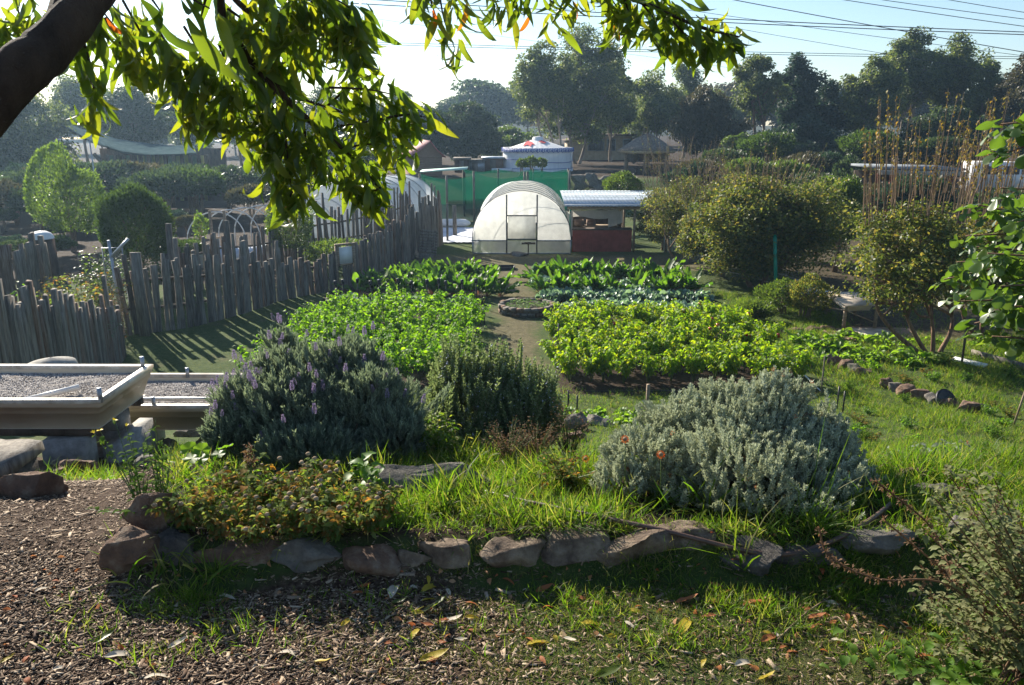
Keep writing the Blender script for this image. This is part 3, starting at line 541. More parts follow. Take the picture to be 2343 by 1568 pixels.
def yurt():
    Y = 66; c = at(1230, 385, Y); R0 = 79 * mpp(c); zb = c[2]; u = mpp(c); w_ = 38 * u; top = 70 * u
    r = thing('yurt', 'round white canvas yurt with blue patterned band and red roof motif on the rise', 'yurt', (c[0], Y, zb))
    V, f = lathe([(R0 * 1.02, -.5), (R0 * 1.02, .0), (R0, .05), (R0, w_ * .5), (R0 * .995, w_)], 96); a = np.arctan2(V[:, 1], V[:, 0]); V[:, :2] *= (1 + .006 * np.sin(a * 23) + .004 * np.sin(a * 51))[:, None]
    obj('wall', [(V, f)], M['canvas'], r, True)
    rp = lambda t: (R0 * (1.03 - t), w_ + (top - w_) * (1 - (1 - t) ** 1.25) if t < .82 else 0)
    pr = [(R0 * 1.03, w_ - .03)] + [(R0 * 1.03 * (1 - t), w_ + (top - w_ - .12) * (t ** .9)) for t in np.linspace(0.02, .84, 12)] + [(R0 * .14, top - .03), (R0 * .07, top), (.01, top + .01)]
    V, f = lathe(pr, 96); a = np.arctan2(V[:, 1], V[:, 0]); V[:, 2] += .02 * np.sin(a * 29) * (V[:, 0] ** 2 + V[:, 1] ** 2) ** .5 / R0; obj('roof', [(V, f)], M['canvas'], r, True)
    # key pattern band, each element a small plate on the cylinder
    parts = []; z0 = w_ - .02; bh = 9 * u; N = 44
    def plate(a0, a1, z_0, z_1, rr):
        aa = [a0, a1]; Vp = np.array([[cos(t) * q, sin(t) * q, z] for q in (rr, rr + .012) for z in (z_0, z_1) for t in aa]); return Vp, np.array([[0, 1, 3, 2], [4, 6, 7, 5], [0, 4, 5, 1], [2, 3, 7, 6], [0, 2, 6, 4], [1, 5, 7, 3]])
    V, f = lathe([(R0 * 1.035, z0 - .02), (R0 * 1.04, z0 + .0), (R0 * 1.0, z0 + bh), (R0 * .98, z0 + bh)], 96); obj('band', [(V, f)], M['canvas'], r, True)
    da = 2 * pi / N; rr = R0 * 1.03
    for k in range(N):
        a = k * da
        for (p0, p1, q0, q1) in ((0, .8, .8, .95), (0, .14, .1, .8), (.14, .6, .1, .24), (.46, .6, .24, .6), (.28, .46, .46, .6), (.66, .8, .0, .8), (.8, 1, .0, .14)):
            parts.append(plate(a + p0 * da, a + p1 * da, z0 + q0 * bh, z0 + q1 * bh, rr + .02))
    obj('key_pattern', parts, M['blueband'], r)
    for z in (w_ * .97, w_ * .05, w_ * .48):
        t = np.linspace(0, 2 * pi, 60); obj('rope', [tube(np.stack([np.cos(t) * R0 * 1.015, np.sin(t) * R0 * 1.015, z + .12 * np.sin(t * 2) * (z > .3 and z < w_ * .8)], 1), .02, 4, False)], M['blueband'], r)
    def motif(pts):
        V = []
        for px, py in pts:
            X = (px - 1230) * u; best = None
            for i in range(len(pr) - 1):
                for t in np.linspace(0, 1, 20):
                    rad = pr[i][0] + (pr[i + 1][0] - pr[i][0]) * t; z = pr[i][1] + (pr[i + 1][1] - pr[i][1]) * t
                    if rad > abs(X): yy = -math.sqrt(rad * rad - X * X); q = np.array([c[0] + X, Y + yy, zb + z]); e = abs(784 - F * np.dot(q - [0, 0, H], UP) / depth(q) - py)
                    else: continue
                    if best is None or e < best[0]: best = (e, [X, yy - .05, z + .05])
            V.append(best[1])
        return np.array(V), [np.array([list(range(len(pts)))])]
    for pts in ([(1195, 336), (1201, 328), (1208, 322), (1216, 326), (1222, 333), (1216, 331), (1213, 337), (1206, 333)], [(1230, 325), (1238, 322), (1249, 327), (1243, 330), (1238, 328)]): obj('red_motif', [motif(pts)], M['redmotif'], r)
    a = -.35; obj('door_flap', [beam((cos(a) * R0 * 1.02, sin(a) * R0 * 1.02, 0), (cos(a) * R0 * 1.02, sin(a) * R0 * 1.02, w_), .1, .06)], M['canvas'], r)
    b = at(1125, 380, 64); obj('rolled_canvas', [tube([(0, 0, 0), (1.6, .1, 0)], .13, 8)], M['canvas'], loc=(b[0], 64, hz(b[0], 64) + .13), label='long pale roll lying left of the yurt', cat='roll')
yurt()
def gazebo():
    Y = 62; c = at(1478, 385, Y); g = float(hz(c[0], Y)); u = mpp(c); r = thing('thatched_gazebo', 'open gazebo with grey thatched roof on posts right of the yurt', 'gazebo', (c[0], Y, g)); zt = lambda py: at(1478, py, Y)[2] - g
    pr = [(62 * u, zt(345) - .05), (66 * u, zt(343)), (50 * u, zt(334)), (30 * u, zt(320)), (8 * u, zt(308)), (.02, zt(306))]; V, f = lathe(pr, 40); V += rs.normal(size=V.shape) * .03; obj('roof', [(V, f)], M['thatch'], r)
    V, f = lathe([(60 * u, zt(349)), (63 * u, zt(350)), (65 * u, zt(344)), (60 * u, zt(343))], 40); V += rs.normal(size=V.shape) * .02; obj('thatch_edge', [(V, f)], M['thatchedge'], r)
    for k in range(6): a = k * pi / 3 + .3; obj('post', [tube([(cos(a) * 52 * u, sin(a) * 52 * u, 0), (cos(a) * 52 * u, sin(a) * 52 * u, zt(347))], .08, 7)], M['wood'], r)
    obj('bench', [box((-.9, -.3, .4), (.9, .1, .46)), box((-.8, -.25, 0), (-.72, .05, .4)), box((.72, -.25, 0), (.8, .05, .4))], M['darkwood'], r)
gazebo()
def buildings():
    Y = 84; a = at(1300, 372, Y); b = at(1445, 372, Y); g = float(hz(a[0], Y)); zl, zr = at(1300, 325, Y)[2], at(1380, 311, Y)[2]; r = thing('tan_building', 'low tan building with a sloping roof behind the yurt', 'building', (a[0], Y, g)); L = b[0] - a[0]
    obj('wall', [(np.array([[0, 0, 0], [L, 0, 0], [L, 0, zr - g], [L * .45, 0, zr - g], [0, 0, zl - g], [0, 6, 0], [L, 6, 0], [L, 6, zr - g], [L * .45, 6, zr - g], [0, 6, zl - g]]), [np.array([[0, 1, 2, 3, 4], [9, 8, 7, 6, 5]]), np.array([[0, 4, 9, 5], [1, 6, 7, 2]])])], M['tan'], r)
    obj('roof', [beam((-.3, 3, zl - g + .08), (L * .45, 3, zr - g + .08), 7, .1, 0), box((L * .45 + .02, -.4, zr - g + .02), (L + .4, 6.3, zr - g + .14))], M['darkwood'], r)
    for x in (.30, .42, .6, .85): w_ = obj('window', [box((L * x, -.06, .9), (L * x + .9, -.005, 2.1))], M['steel'], r); obj('pane', [box((L * x + .08, -.08, .98), (L * x + .82, -.062, 2.02))], M['frame'], w_)
    # wooden hut, gable towards the garden
    Y = 58; c = at(978, 388, Y); g = min(float(hz(c[0], Y)), c[2]); u = mpp(c); r = thing('wooden_hut', 'brown weatherboard hut with faded red gable roof left of the yurt', 'hut', (c[0], Y, g)); z1, z2 = at(978, 357, Y)[2] - g, at(978, 324, Y)[2] - g; hw = 34 * u
    obj('wall', [(np.array([[-hw, 0, 0], [hw, 0, 0], [hw, 0, z1], [.3, 0, z2], [-hw, 0, z1], [-hw - 1.2, 4, 0], [hw - 1.2, 4, 0], [hw - 1.2, 4, z1], [-.9, 4, z2], [-hw - 1.2, 4, z1]]), [np.array([[0, 1, 2, 3, 4], [9, 8, 7, 6, 5]]), np.array([[0, 4, 9, 5], [1, 6, 7, 2]])])], M['board'], r)
    for s, e in ((-1, -hw - .3), (1, hw + .3)):
        P = [(.3, -.3, z2 + .06), ((.3 + e) * .5, -.3, (z1 + z2) / 2 - .1), (e, -.3, z1 - .04)]; V = [p for p in P] + [(x - 1.2, 4.3, z) for x, y, z in P]; V = np.array(V + [(x, y, z - .07) for x, y, z in V]); obj('roof', [(V, np.array([[0, 1, 4, 3], [1, 2, 5, 4], [6, 9, 10, 7], [7, 10, 11, 8], [0, 6, 7, 1], [1, 7, 8, 2], [2, 8, 11, 5]]))], M['pinkroof'], r)
    for k in range(9): obj('board', [box((-hw + .02, -.035, z1 * k / 9 + .02), (hw - .02, -.006, z1 * (k + 1) / 9 - .03))], M['board'], r)
    # low sheds and boxes left of the yurt
    for k, (px0, px1, t, b_, mt, lab) in enumerate([(1040, 1072, 362, 388, 'darkwood', 'low dark timber pen at the foot of the trees'), (1066, 1108, 366, 388, 'steel', 'small blue grey metal box shed with double doors'), (1106, 1150, 360, 386, 'board', 'long low brown shed touching the yurt on its left'), (905, 935, 345, 380, 'darkwood', 'dark shed behind the peach leaves left of the hut')]):
        Y = 63 + k; p = at(px0, b_, Y); q = at(px1, t, Y); g = float(hz(p[0], Y)); hgt = q[2] - g; L = q[0] - p[0]; r = thing('small_shed', lab, 'shed', (p[0], Y, g)); obj('wall', [box((0, 0, 0), (L, 1.8, hgt - .1))], M[mt], r); obj('roof', [box((-.15, -.2, hgt - .098), (L + .15, 2, hgt))], M['roofmetal' if k == 2 else 'plank'], r); obj('door', [box((L * .35, -.04, .05), (L * .65, -.004, hgt - .2))], M['plank'], r)
    # tarpaulin roofed hall on the left
    Y = 60; r = thing('tarpaulin_hall', 'long hall under a sagging blue grey tarpaulin roof among the left trees', 'hall', (at(130, 400, Y)[0], Y, 0)); o = np.array([at(130, 400, Y)[0], Y, 0])
    top = [(128, 272), (190, 296), (270, 318), (350, 330), (400, 333), (445, 334)]; low = [(140, 284), (205, 322), (280, 347), (340, 354), (400, 353), (450, 350)]; V = []
    for k, ((a, b_), (c_, d_)) in enumerate(zip(top, low)):
        for t in np.linspace(0, 1, 5): q = at(a + (c_ - a) * t, b_ + (d_ - b_) * t + 3 * sin(pi * t), Y + 5 * (1 - t)); V.append(q - o)
    V = np.array(V); f = np.array([[k * 5 + j, k * 5 + 5 + j, k * 5 + 6 + j, k * 5 + 1 + j] for k in range(5) for j in range(4)]); V2 = V - [0, 0, .12]; obj('roof', [(V, f), (V2, f[:, ::-1])], M['tarproof'], r, True)
    for k, px in enumerate(range(245, 465, 17)): a = at(px, 356, Y + .5) - o; b_ = at(px + 16, 356, Y + .5) - o; obj('wall_panel', [box((a[0], .5 + .02 * (k % 2), 0), (b_[0], .6, a[2]))], M[('yellowwall', 'yellowwall', 'greenwall')[k % 3] if px > 300 else ('greenwall', 'darkwood')[k % 2]], r)
    for px in range(244, 480, 19): a = at(px, 354, Y + .3) - o; obj('post', [beam((a[0], .35, 0), (a[0], .35, a[2] - .02), .22)], M['darkwood'], r)
    a, b_ = at(215, 352, Y - 1) - o, at(268, 412, Y - 1) - o; obj('brace', [beam(a, b_, .2)], M['darkwood'], r)
    obj('back_wall', [box((at(150, 350, Y)[0] - o[0], 5, 0), (at(460, 350, Y)[0] - o[0], 5.2, at(400, 335, Y + 5)[2] - .15))], M['darkwood'], r)
    a = at(208, 322, 44); obj('flagpole', [tube([(0, 0, 0), (-.08, 0, a[2] + .1)], .035, 6)], M['steel'], loc=(a[0], 44, 0), label='thin pale metal pole above the bright green shrub', cat='pole')
    # far right shed, van and low wall behind the upright shoots
    Y = 44; a = at(2010, 384, Y); b_ = at(2210, 388, Y); r = thing('open_shed', 'open shed with flat white roof and red posts behind the upright shoots', 'shed', (a[0], Y, 0)); L = b_[0] - a[0]; obj('roof', [beam((-.1, 1.6, a[2]), (L, 1.6, b_[2]), 3.6, .12)], M['shedroof'], r); obj('fascia', [beam((-.1, -.24, a[2] - .22), (L, -.24, b_[2] - .22), .06, .24)], M['cloth'], r)
    for k in range(7): x = L * k / 6; obj('post', [beam((x, 0, 0), (x, 0, a[2] - .3), .2 if k % 2 else .14)], M['redmetal'], r)
    obj('back_wall', [box((0, 3, 0), (L, 3.1, a[2] - .3))], M['darkwood'], r)
    Y = 52; a = at(2235, 400, Y); u = mpp(a); r = thing('white_van', 'white van parked beyond the upright shoots at the right edge', 'van', (a[0] + 1.8, Y, float(hz(a[0], Y)))); Z0 = .55
    P = [(-2.3, .35), (2.2, .35), (2.25, 1.2), (1.9, 1.45), (1.3, 2.15), (-2.2, 2.2), (-2.35, 1.9)]; V = np.array([(x, y, z + Z0) for y in (-.9, .9) for x, z in P]); n = len(P)
    obj('body', [(V, [np.array([list(range(n))]), np.array([list(range(2 * n - 1, n - 1, -1))]), np.array([[i, (i + 1) % n + 0, (i + 1) % n + n, i + n] for i in range(n)])[:, ::-1]])], M['canvas'], r)
    for x0, x1 in ((-1.9, -.9), (-.7, .3), (.45, 1.25)): obj('window', [box((x0, -.93, 1.45 + Z0), (x1, -.903, 1.95 + Z0))], M['frame'], r)
    for x in (-1.4, 1.4): w_ = obj('wheel', [tube([(x, -.95, .35 + Z0), (x, -.72, .35 + Z0)], .35, 16)], M['black'], r)
    r['label'] = 'white van parked beyond the upright shoots at the right edge'
    obj('ramp_block', [box((-2.4, -1, 0), (2.4, 1, Z0))], M['block'], loc=(a[0] + 1.8, Y, float(hz(a[0], Y)) - .05), label='low concrete wall under the white van', cat='wall')
buildings()
# ------------------------------------------------------------------ tunnels, hoops and sheets behind the fence
def tunnel2():
    a = at(775, 500, 40.); b = at(928, 500, 46.5); a = np.array([a[0], 40., 0]); b = np.array([b[0], 46.5, 0]); d = (b - a) / np.linalg.norm(b - a); nrm = np.array([d[1], -d[0], 0]); L = np.linalg.norm(b - a); Rr = 2.3; hh = 2.75
    r = thing('white_tunnel', 'second white plastic tunnel lying behind the picket fence at the left', 'greenhouse', a); n = 22; t = np.linspace(0, pi, n)
    A = lambda s, off=0: np.stack([(-np.cos(t) * (Rr + off))] * 3, 1) * nrm + d * s + np.array([0, 0, 1.]) * (np.sin(t) ** .85 * (hh + off))[:, None]
    ys = np.linspace(0, L, 21); V = np.vstack([A(s, -.015 * abs(sin(s * 3))) for s in ys]); i = (np.arange(20)[:, None] * n + np.arange(n - 1)[None]).ravel(); obj('cover', [(V, np.stack([i, i + 1, i + n + 1, i + n], 1))], M['filmback'], r, True)
    for s in np.linspace(0, L, 8): obj('hoop', [tube(A(s, .012), .02, 5)], M['steel'], r)
    V = A(0); obj('end_panel', [(np.vstack([V, [[0, 0, 0]]]), np.array([[k, k + 1, n] for k in range(n - 1)]))], M['filmback'], r)
    r2 = thing('hoop_frame', 'bare tunnel frame of thin curved steel hoops behind the left fence', 'hoop frame', G(540, 565)); o = G(540, 565)
    for k, (px, Y, w_) in enumerate(((497, 33.4, 1.08), (532, 34.3, 1.1), (567, 35.2, 1.1), (603, 36.1, 1.12), (640, 37, 1.15), (705, 38.6, 1.15), (742, 39.4, 1.15))):
        p = at(px, 560, Y); t2 = np.linspace(0, pi, 24); Q = np.stack([p[0] - np.cos(t2) * w_, Y - np.cos(t2) * .35, .9 + np.sin(t2) * 1.15], 1); Q = np.vstack([[Q[0] * [1, 1, 0]], Q, [Q[-1] * [1, 1, 0]]]); obj('hoop', [tube(Q - o, .026, 5)], M['whitepipe'], r2, True)
    p, q = at(497, 500, 33.4), at(640, 500, 37); obj('ridge_bar', [tube(np.array([[p[0], 33.4, 2.06], [q[0], 37, 2.06]]) - o, .014, 5)], M['steel'], r2)
    g = G(500, 590); f_ = thing('timber_arch', 'brown timber ladder frame standing inside the steel hoops', 'frame', at(490, 600, 33)*[1, 1, 0]); o = at(490, 600, 33) * [1, 1, 0]
    x0, x1 = at(481, 500, 33)[0] - o[0], at(514, 500, 33)[0] - o[0]
    for x in (x0, x1): obj('upright', [beam((x, 0, 0), (x, 0, 2.15), .09)], M['wood'], f_)
    for z in (1.05, 1.82): obj('rung', [beam((x0 + .05, 0, z), (x1 - .05, 0, z), .06)], M['wood'], f_)
    # tub shaped white cover under the hoops
    p = at(515, 560, 32.2); V = []; 
    for i in range(25):
        u = i / 24; 
        for j in range(9): v = j / 8; V.append([(u - .5) * 3.3, .9 * (v - .5), .45 + .42 * sin(pi * v) ** .6 * (1 - .2 * sin(pi * u)) + .03 * sin(13 * u + 4 * v)])
    r = thing('covered_bed', 'white sheet covering a raised bed under the steel hoops', 'bed cover', (p[0], 32.2, 0)); obj('sheet', [(np.array(V), np.array([[i * 9 + j, i * 9 + 9 + j, i * 9 + 10 + j, i * 9 + 1 + j] for i in range(24) for j in range(8)]))], M['sheet'], r, True); obj('bed_side', [box((-1.6, -.42, 0), (1.6, -.38, .55)), box((-1.6, .38, 0), (1.6, .42, .55))], M['white'], r)
    p = G(1050, 520); V = []; n = 18
    for i in range(n + 1):
        for j in range(n + 1):
            u, v = i / n, j / n; q = np.array([-8.2 + 5.2 * u + 2.2 * (1 - v) * 0, 38.5 + 5.5 * v]); q[0] = at(1005 + 90 * u - 12 * v, 520, q[1])[0]; V.append([q[0], q[1], .06 + .05 * abs(sin(5 * u + 4 * v)) * sin(7 * v) ** 2 + .03 * rs.random()])
    V = np.array(V); o = V[0].copy(); o[2] = 0; obj('ground_sheet', [(V - o, np.array([[i * (n + 1) + j, (i + 1) * (n + 1) + j, (i + 1) * (n + 1) + j + 1, i * (n + 1) + j + 1] for i in range(n) for j in range(n)]))], M['sheet'], loc=o, smooth=True, label='crumpled white sheet spread on the ground left of the polytunnel', cat='sheet')
    p = at(1035, 498, 44.3); V, f = lathe([(.02, -.9), (.28, -.85), (.3, 0), (.28, .7), (.12, .95), (.01, 1.)], 12); V = V[:, [2, 1, 0]] * [1, .8, .8]; obj('rolled_sheet', [(V, f)], M['canvas'], loc=(p[0], 44.3, .28), smooth=True, label='pale rolled sheet lying behind the crumpled ground sheet', cat='roll')
    # white moulded dome seen over the far left fence
    p = at(95, 540, 30); V, f = lathe([(.75, 0), (.74, .12), (.6, .34), (.35, .48), (.01, .52)], 24); V *= .55; obj('plastic_dome', [(V, f)], M['white'], loc=(p[0], 30, p[2] - .1), smooth=True, label='smooth white dome showing above the far left fence', cat='dome')
    bpy.context.view_layer.update(); q = box((-.3, -.3, 0), (.3, .3, p[2] - .102)); obj('timber_stand', [q], M['darkwood'], loc=(p[0], 30, 0), label='dark stand under the white dome behind the far left fence', cat='stand')
tunnel2()
# ------------------------------------------------------------------ fences of upright planks
def fence(label, path, hts, wd, gap, seed, rails=(.35, .75), tallp=.1, mats=('plank', 'plankdark', 'plankwarm'), lean=.055, thick=.03, maxn=100, name='plank_fence', wob=.035):
    rg = np.random.default_rng(seed); P = curve(path, 40); P = P[:, :2]; s = np.concatenate([[0], np.cumsum(np.linalg.norm(np.diff(P, axis=0), axis=1))]); L = s[-1]
    o = np.array([*P[0], float(hz(*P[0]))]); root = thing(name, label, 'fence', o); d = 0; k = 0
    def pt(q): x, y = np.interp(q, s, P[:, 0]), np.interp(q, s, P[:, 1]); return np.array([x, y, float(hz(x, y))])
    while d < L and k < maxn:
        w_ = wd * rg.uniform(.65, 1.35); q = pt(d); dr = pt(min(d + .05, L)) - pt(max(d - .05, 0)); dr[2] = 0; dr /= np.linalg.norm(dr); nr = np.array([dr[1], -dr[0], 0])
        h = np.interp(d / L, np.linspace(0, 1, len(hts)), hts) * rg.uniform(.86, 1.12)
        if rg.random() < tallp: h *= rg.uniform(1.15, 1.4)
        l = rg.normal() * lean; l2 = rg.normal() * lean * .4; t = thick * rg.uniform(.7, 1.5); V = []
        for z in np.linspace(-.05, 1, 6):
            ww = w_ / 2 * (1 + rg.normal() * wob * 3); off = dr * (l * z + rg.normal() * wob * w_) + nr * l2 * z
            for a, b in ((-1, -1), (1, -1), (1, 1), (-1, 1)): V.append(q - o + off + dr * a * ww + nr * b * t + [0, 0, z * h + (a * rg.normal() * .012 if z == 1 else 0)])
        f = [[4 * i + j, 4 * i + (j + 1) % 4, 4 * i + 4 + (j + 1) % 4, 4 * i + 4 + j] for i in range(5) for j in range(4)] + [[20, 21, 22, 23]]
        obj('picket', [(np.array(V), np.array(f))], M[mats[int(rg.choice(len(mats), p=[.5, .3, .2][:len(mats)] if len(mats) == 3 else None))]], root); d += w_ + gap * rg.uniform(0, 1.8); k += 1
    for rf in rails:
        Q = np.array([pt(u) - o for u in np.linspace(0, L, 14)]); tg = np.gradient(Q, axis=0); nn = np.stack([tg[:, 1], -tg[:, 0], 0 * tg[:, 0]], 1); nn /= np.linalg.norm(nn, axis=1)[:, None]
        Q = Q - nn * .09; Q[:, 2] += rf * np.interp(np.linspace(0, 1, 14), np.linspace(0, 1, len(hts)), hts); obj('rail', [tube(Q, .04, 4)], M['plankdark'], root)
    return root
fence('near picket fence of tall grey planks rising behind the left gravel trays', [at(-60, 784, 11.4), at(120, 784, 14.2), at(215, 784, 16.8), at(281, 784, 19.2)], [2.35, 2.2, 1.75, 1.35], .17, .004, 1, tallp=.13, lean=.04)
fp = [G(298, 767), G(451, 746), G(569, 714), G(652, 686), G(780, 661)]
fence('long picket fence of rough grey planks running from the gate gap to the notice board', fp, [2.0, 1.9, 1.7, 1.4, 1.2, 1.2], .14, .045, 2, tallp=.1)
fence('ragged far picket fence beyond the notice board reaching the white ground sheet', [G(790, 658), G(850, 630), G(903, 608), G(948, 592), G(1013, 560)], [1.3, 1.45, 1.6, 2.05, 2.3, 2.1], .13, .02, 3, tallp=.16, lean=.07)
fence('gappy picket fence running behind the long one under the steel hoops', [at(405, 784, 26), at(520, 784, 28.5), at(620, 784, 30), at(720, 784, 33)], [1.5, 1.7, 1.6, 1.6], .11, .09, 4, tallp=.15, lean=.08)
fence('dark picket fence in front of the second white tunnel', [at(715, 784, 34), at(800, 784, 35.5), at(870, 784, 37), at(950, 784, 40)], [1.8, 1.9, 2.0, 2.2], .1, .08, 5, tallp=.3, lean=.06, mats=('plankdark', 'plank', 'plankwarm'))
fence('old plank fence at the far left below the white dome', [at(-40, 784, 22.5), at(60, 784, 23.5), at(140, 784, 25.5)], [2.35, 2.2, 2.0], .26, .03, 6, tallp=.05)
for k, (px, yt, Y, w_, lab) in enumerate([(308, 578, 21.2, .27, 'widest and tallest grey post at the gate end of the long fence'), (378, 512, 24.6, .16, 'tall weathered pole standing behind the long fence beside the round shrub'), (519, 505, 25.0, .14, 'dark square post rising behind the long fence under the hoops'), (398, 545, 23.6, .12, 'leaning grey pole right of the round shrub'), (1022, 465, 39, .1, 'thin post at the far end of the ragged fence'), (1040, 470, 41, .2, 'thick grey post before the green net')]):
    p = at(px, yt, Y); g = float(hz(p[0], Y)); V, f = beam((0, 0, -.1), (rs.normal() * .06, 0, p[2] - g), w_, .09); o = obj('fence_post', [(V, f)], M['plankdark' if k in (1, 2) else 'plank'], loc=(p[0], Y, g), label=lab, cat='post')
def smallfurniture():
    # chain link gate with bent steel post
    Y = 21.6; a = at(232, 555, Y); b = at(277, 553, Y); g = float(hz(a[0], Y)); r = thing('mesh_gate', 'chain link gate leaf standing between the two left fences', 'gate', (a[0], Y, g)); Wd = b[0] - a[0]; Hh = a[2] - g - .15
    obj('gate_frame', [tube(np.array([(0, 0, .1), (0, 0, Hh), (Wd, 0, Hh + .02), (Wd, 0, .1), (0, 0, .1)]), .018, 6)], M['steel'], r)
    parts = []
    for k in range(-20, 12):
        for s in (1, -1):
            x0 = k * .09; z0, z1 = .1, Hh; xa, xb = (x0, x0 + (z1 - z0)) if s > 0 else (x0 + (z1 - z0), x0)
            t0, t1 = 0., 1.; dx = xb - xa
            lo, hi = sorted(((0 - xa) / dx, (Wd - xa) / dx)); t0, t1 = max(0, lo), min(1, hi)
            if t1 - t0 > .02: parts.append(tube([(xa + dx * t0, .004 * s, z0 + (z1 - z0) * t0), (xa + dx * t1, .004 * s, z0 + (z1 - z0) * t1)], .0035, 3, False))
    obj('mesh', parts, M['steel'], r)
    p, q, s_ = at(248, 550, Y - .3), at(254, 600, Y - .3), at(293, 547, Y - .3); r = thing('bent_post', 'grey steel post with an arm bent up to the right beside the mesh gate', 'post', (p[0], Y - .3, g)); o = np.array([p[0], Y - .3, g])
    obj('post', [tube(np.array([(p[0] + .1, Y - .3, g), p]) - o, .04, 8)], M['steel'], r); obj('arm', [tube(np.array([at(253, 590, Y - .3), s_]) - o, .04, 8)], M['steel'], r)
    # notice board
    Y = 27.6; a, b = at(771, 560, Y), at(806, 608, Y); g = float(hz(a[0], Y)); r = thing('notice_board', 'blank white notice board in a timber frame on the picket fence', 'board', (a[0], Y, g), R(38)); w_ = .6; z0, z1 = b[2] - g, a[2] - g - .05
    obj('board', [box((.05, -.02, z0 + .05), (w_ - .05, .0, z1 - .05))], M['white'], r)
    obj('board_frame', [box((0, -.04, z0), (.05, .03, z1)), box((w_ - .05, -.04, z0), (w_, .03, z1)), box((.05, -.04, z0), (w_ - .05, .03, z0 + .05)), box((-.08, -.06, z1 + .002), (w_ + .08, .05, z1 + .07))], M['wood'], r)
    for x in (-.04, w_ + .04): obj('leg', [beam((x, .02, 0), (x, .02, z1 - .01), .07)], M['wood'], r)
    # pallet
    g = G(975, 588); u = mpp(g); r = thing('timber_pallet', 'grey slatted pallet leaning against the ragged fence', 'pallet', (g[0], g[1], g[2] + .02)); r.rotation_euler = (R(-14), R(6), R(6)); Hh = 1.12; hw = .43
    for k in range(9): z = .05 + k * Hh / 9; obj('slat', [box((-hw, -.02, z), (hw, .0, z + .085))], M['plank'], r)
    for x in (-hw + .03, 0, hw - .07): obj('bearer', [box((x, .001, 0), (x + .05, .09, Hh))], M['plankdark'], r)
    obj('loose_board', [beam((0, 0, .02), (-.28, .3, .55), .2, .03)], M['wood'], loc=G(935 + 30, 590) + [-.1, -.25, 0], label='short brown board propped at the foot of the pallet', cat='board')
    for k, (a, b, c, d, l) in enumerate([(932, 963, 578, 590, 'flat grey stone left of the pallet'), (938, 985, 586, 593, 'thin slab lying under the pallet'), (900, 925, 596, 603, 'small flat slab lying along the ragged fence'), (845, 885, 606, 614, 'low slab of stone near the bend of the ragged fence')]): rock(l, a, b, c, d, 'rockgrey', k + 30, dpt=.6)
    # green pole
    a, g = at(1773, 541, 25.6), G(1776, 678); a = at(1773, 541, g[1]); r = thing('green_post', 'slim green painted metal post standing right of the vegetable beds', 'post', g); obj('post', [tube(np.array([(0, 0, -.05), a - g]), .062, 10)], M['green'], r); obj('cap', [tube(np.array([(a - g) + [0, 0, .002], (a - g) + [0, 0, .05]]), .045, 10)], M['green'], r)
    # round stone planter
    c = G(1207, 728); u = mpp(c); R0 = 66 * u; c[1] += R0; r = thing('round_planter', 'round dry stone planter full of seedlings in the middle path', 'planter', (c[0], c[1], 0)); 
    for k in range(22):
        a0 = k * 2 * pi / 22; rg = np.random.default_rng(k)
        for lay, (z0, z1) in enumerate(((0, .14), (.142, .26))):
            aa = a0 + lay * .14; V = []; j = .11 + rg.uniform(-.01, .01)
            for rr in (R0 * .84, R0 * (1 + rg.uniform(-.03, .04))):
                for z in (z0, z1 + rg.uniform(-.015, .015)):
                    for t in (aa - .135, aa + .135): V.append([cos(t) * rr, sin(t) * rr, z])
            obj('wall_stone', [(np.array(V), np.array([[0, 1, 3, 2], [4, 6, 7, 5], [0, 4, 5, 1], [2, 3, 7, 6], [0, 2, 6, 4], [1, 5, 7, 3]]))], M['rockgrey' if k % 3 else 'rock'], r)
    V, f = lathe([(.01, .2), (R0 * .85, .2)], 24); obj('soil', [(V, f)], M['soil'], r)
    rg = np.random.default_rng(4); n = 620; aa = rg.uniform(0, 2 * pi, n); rr = R0 * .8 * rg.random(n) ** .5; m_ = (np.sin(aa * 3 + rr * 4) > -.75); aa, rr = aa[m_], rr[m_]; n = len(aa)
    D = rdir(rg, n, .1, .8); obj('seedlings', [scat(OVAL, np.stack([np.cos(aa) * rr, np.sin(aa) * rr, np.full(n, .2) + rg.uniform(0, .08, n)], 1), basis(D), rg.uniform(.05, .11, n))], M['salad'], r, True)
    # black mulch strip
    g0, g1 = G(965, 617), G(1175, 612); r = thing('row_cover', 'long black plastic seed tray strip at the far end of the left bed', 'seed strip', g0); L = g1[0] - g0[0]; obj('frame', [box((0, -.3, .0), (L, -.24, .12)), box((0, .3, 0), (L, .36, .12)), box((-.06, -.3, 0), (0, .36, .12)), box((L, -.3, 0), (L + .06, .36, .12))], M['black'], r); obj('soil', [box((.001, -.239, 0), (L - .001, .299, .09))], M['soil'], r)
    obj('drip_line', [tube([(0, y, .13), (L, y, .13)], .02, 5) for y in (-.15, .1, .25)], M['black'], r)
smallfurniture()
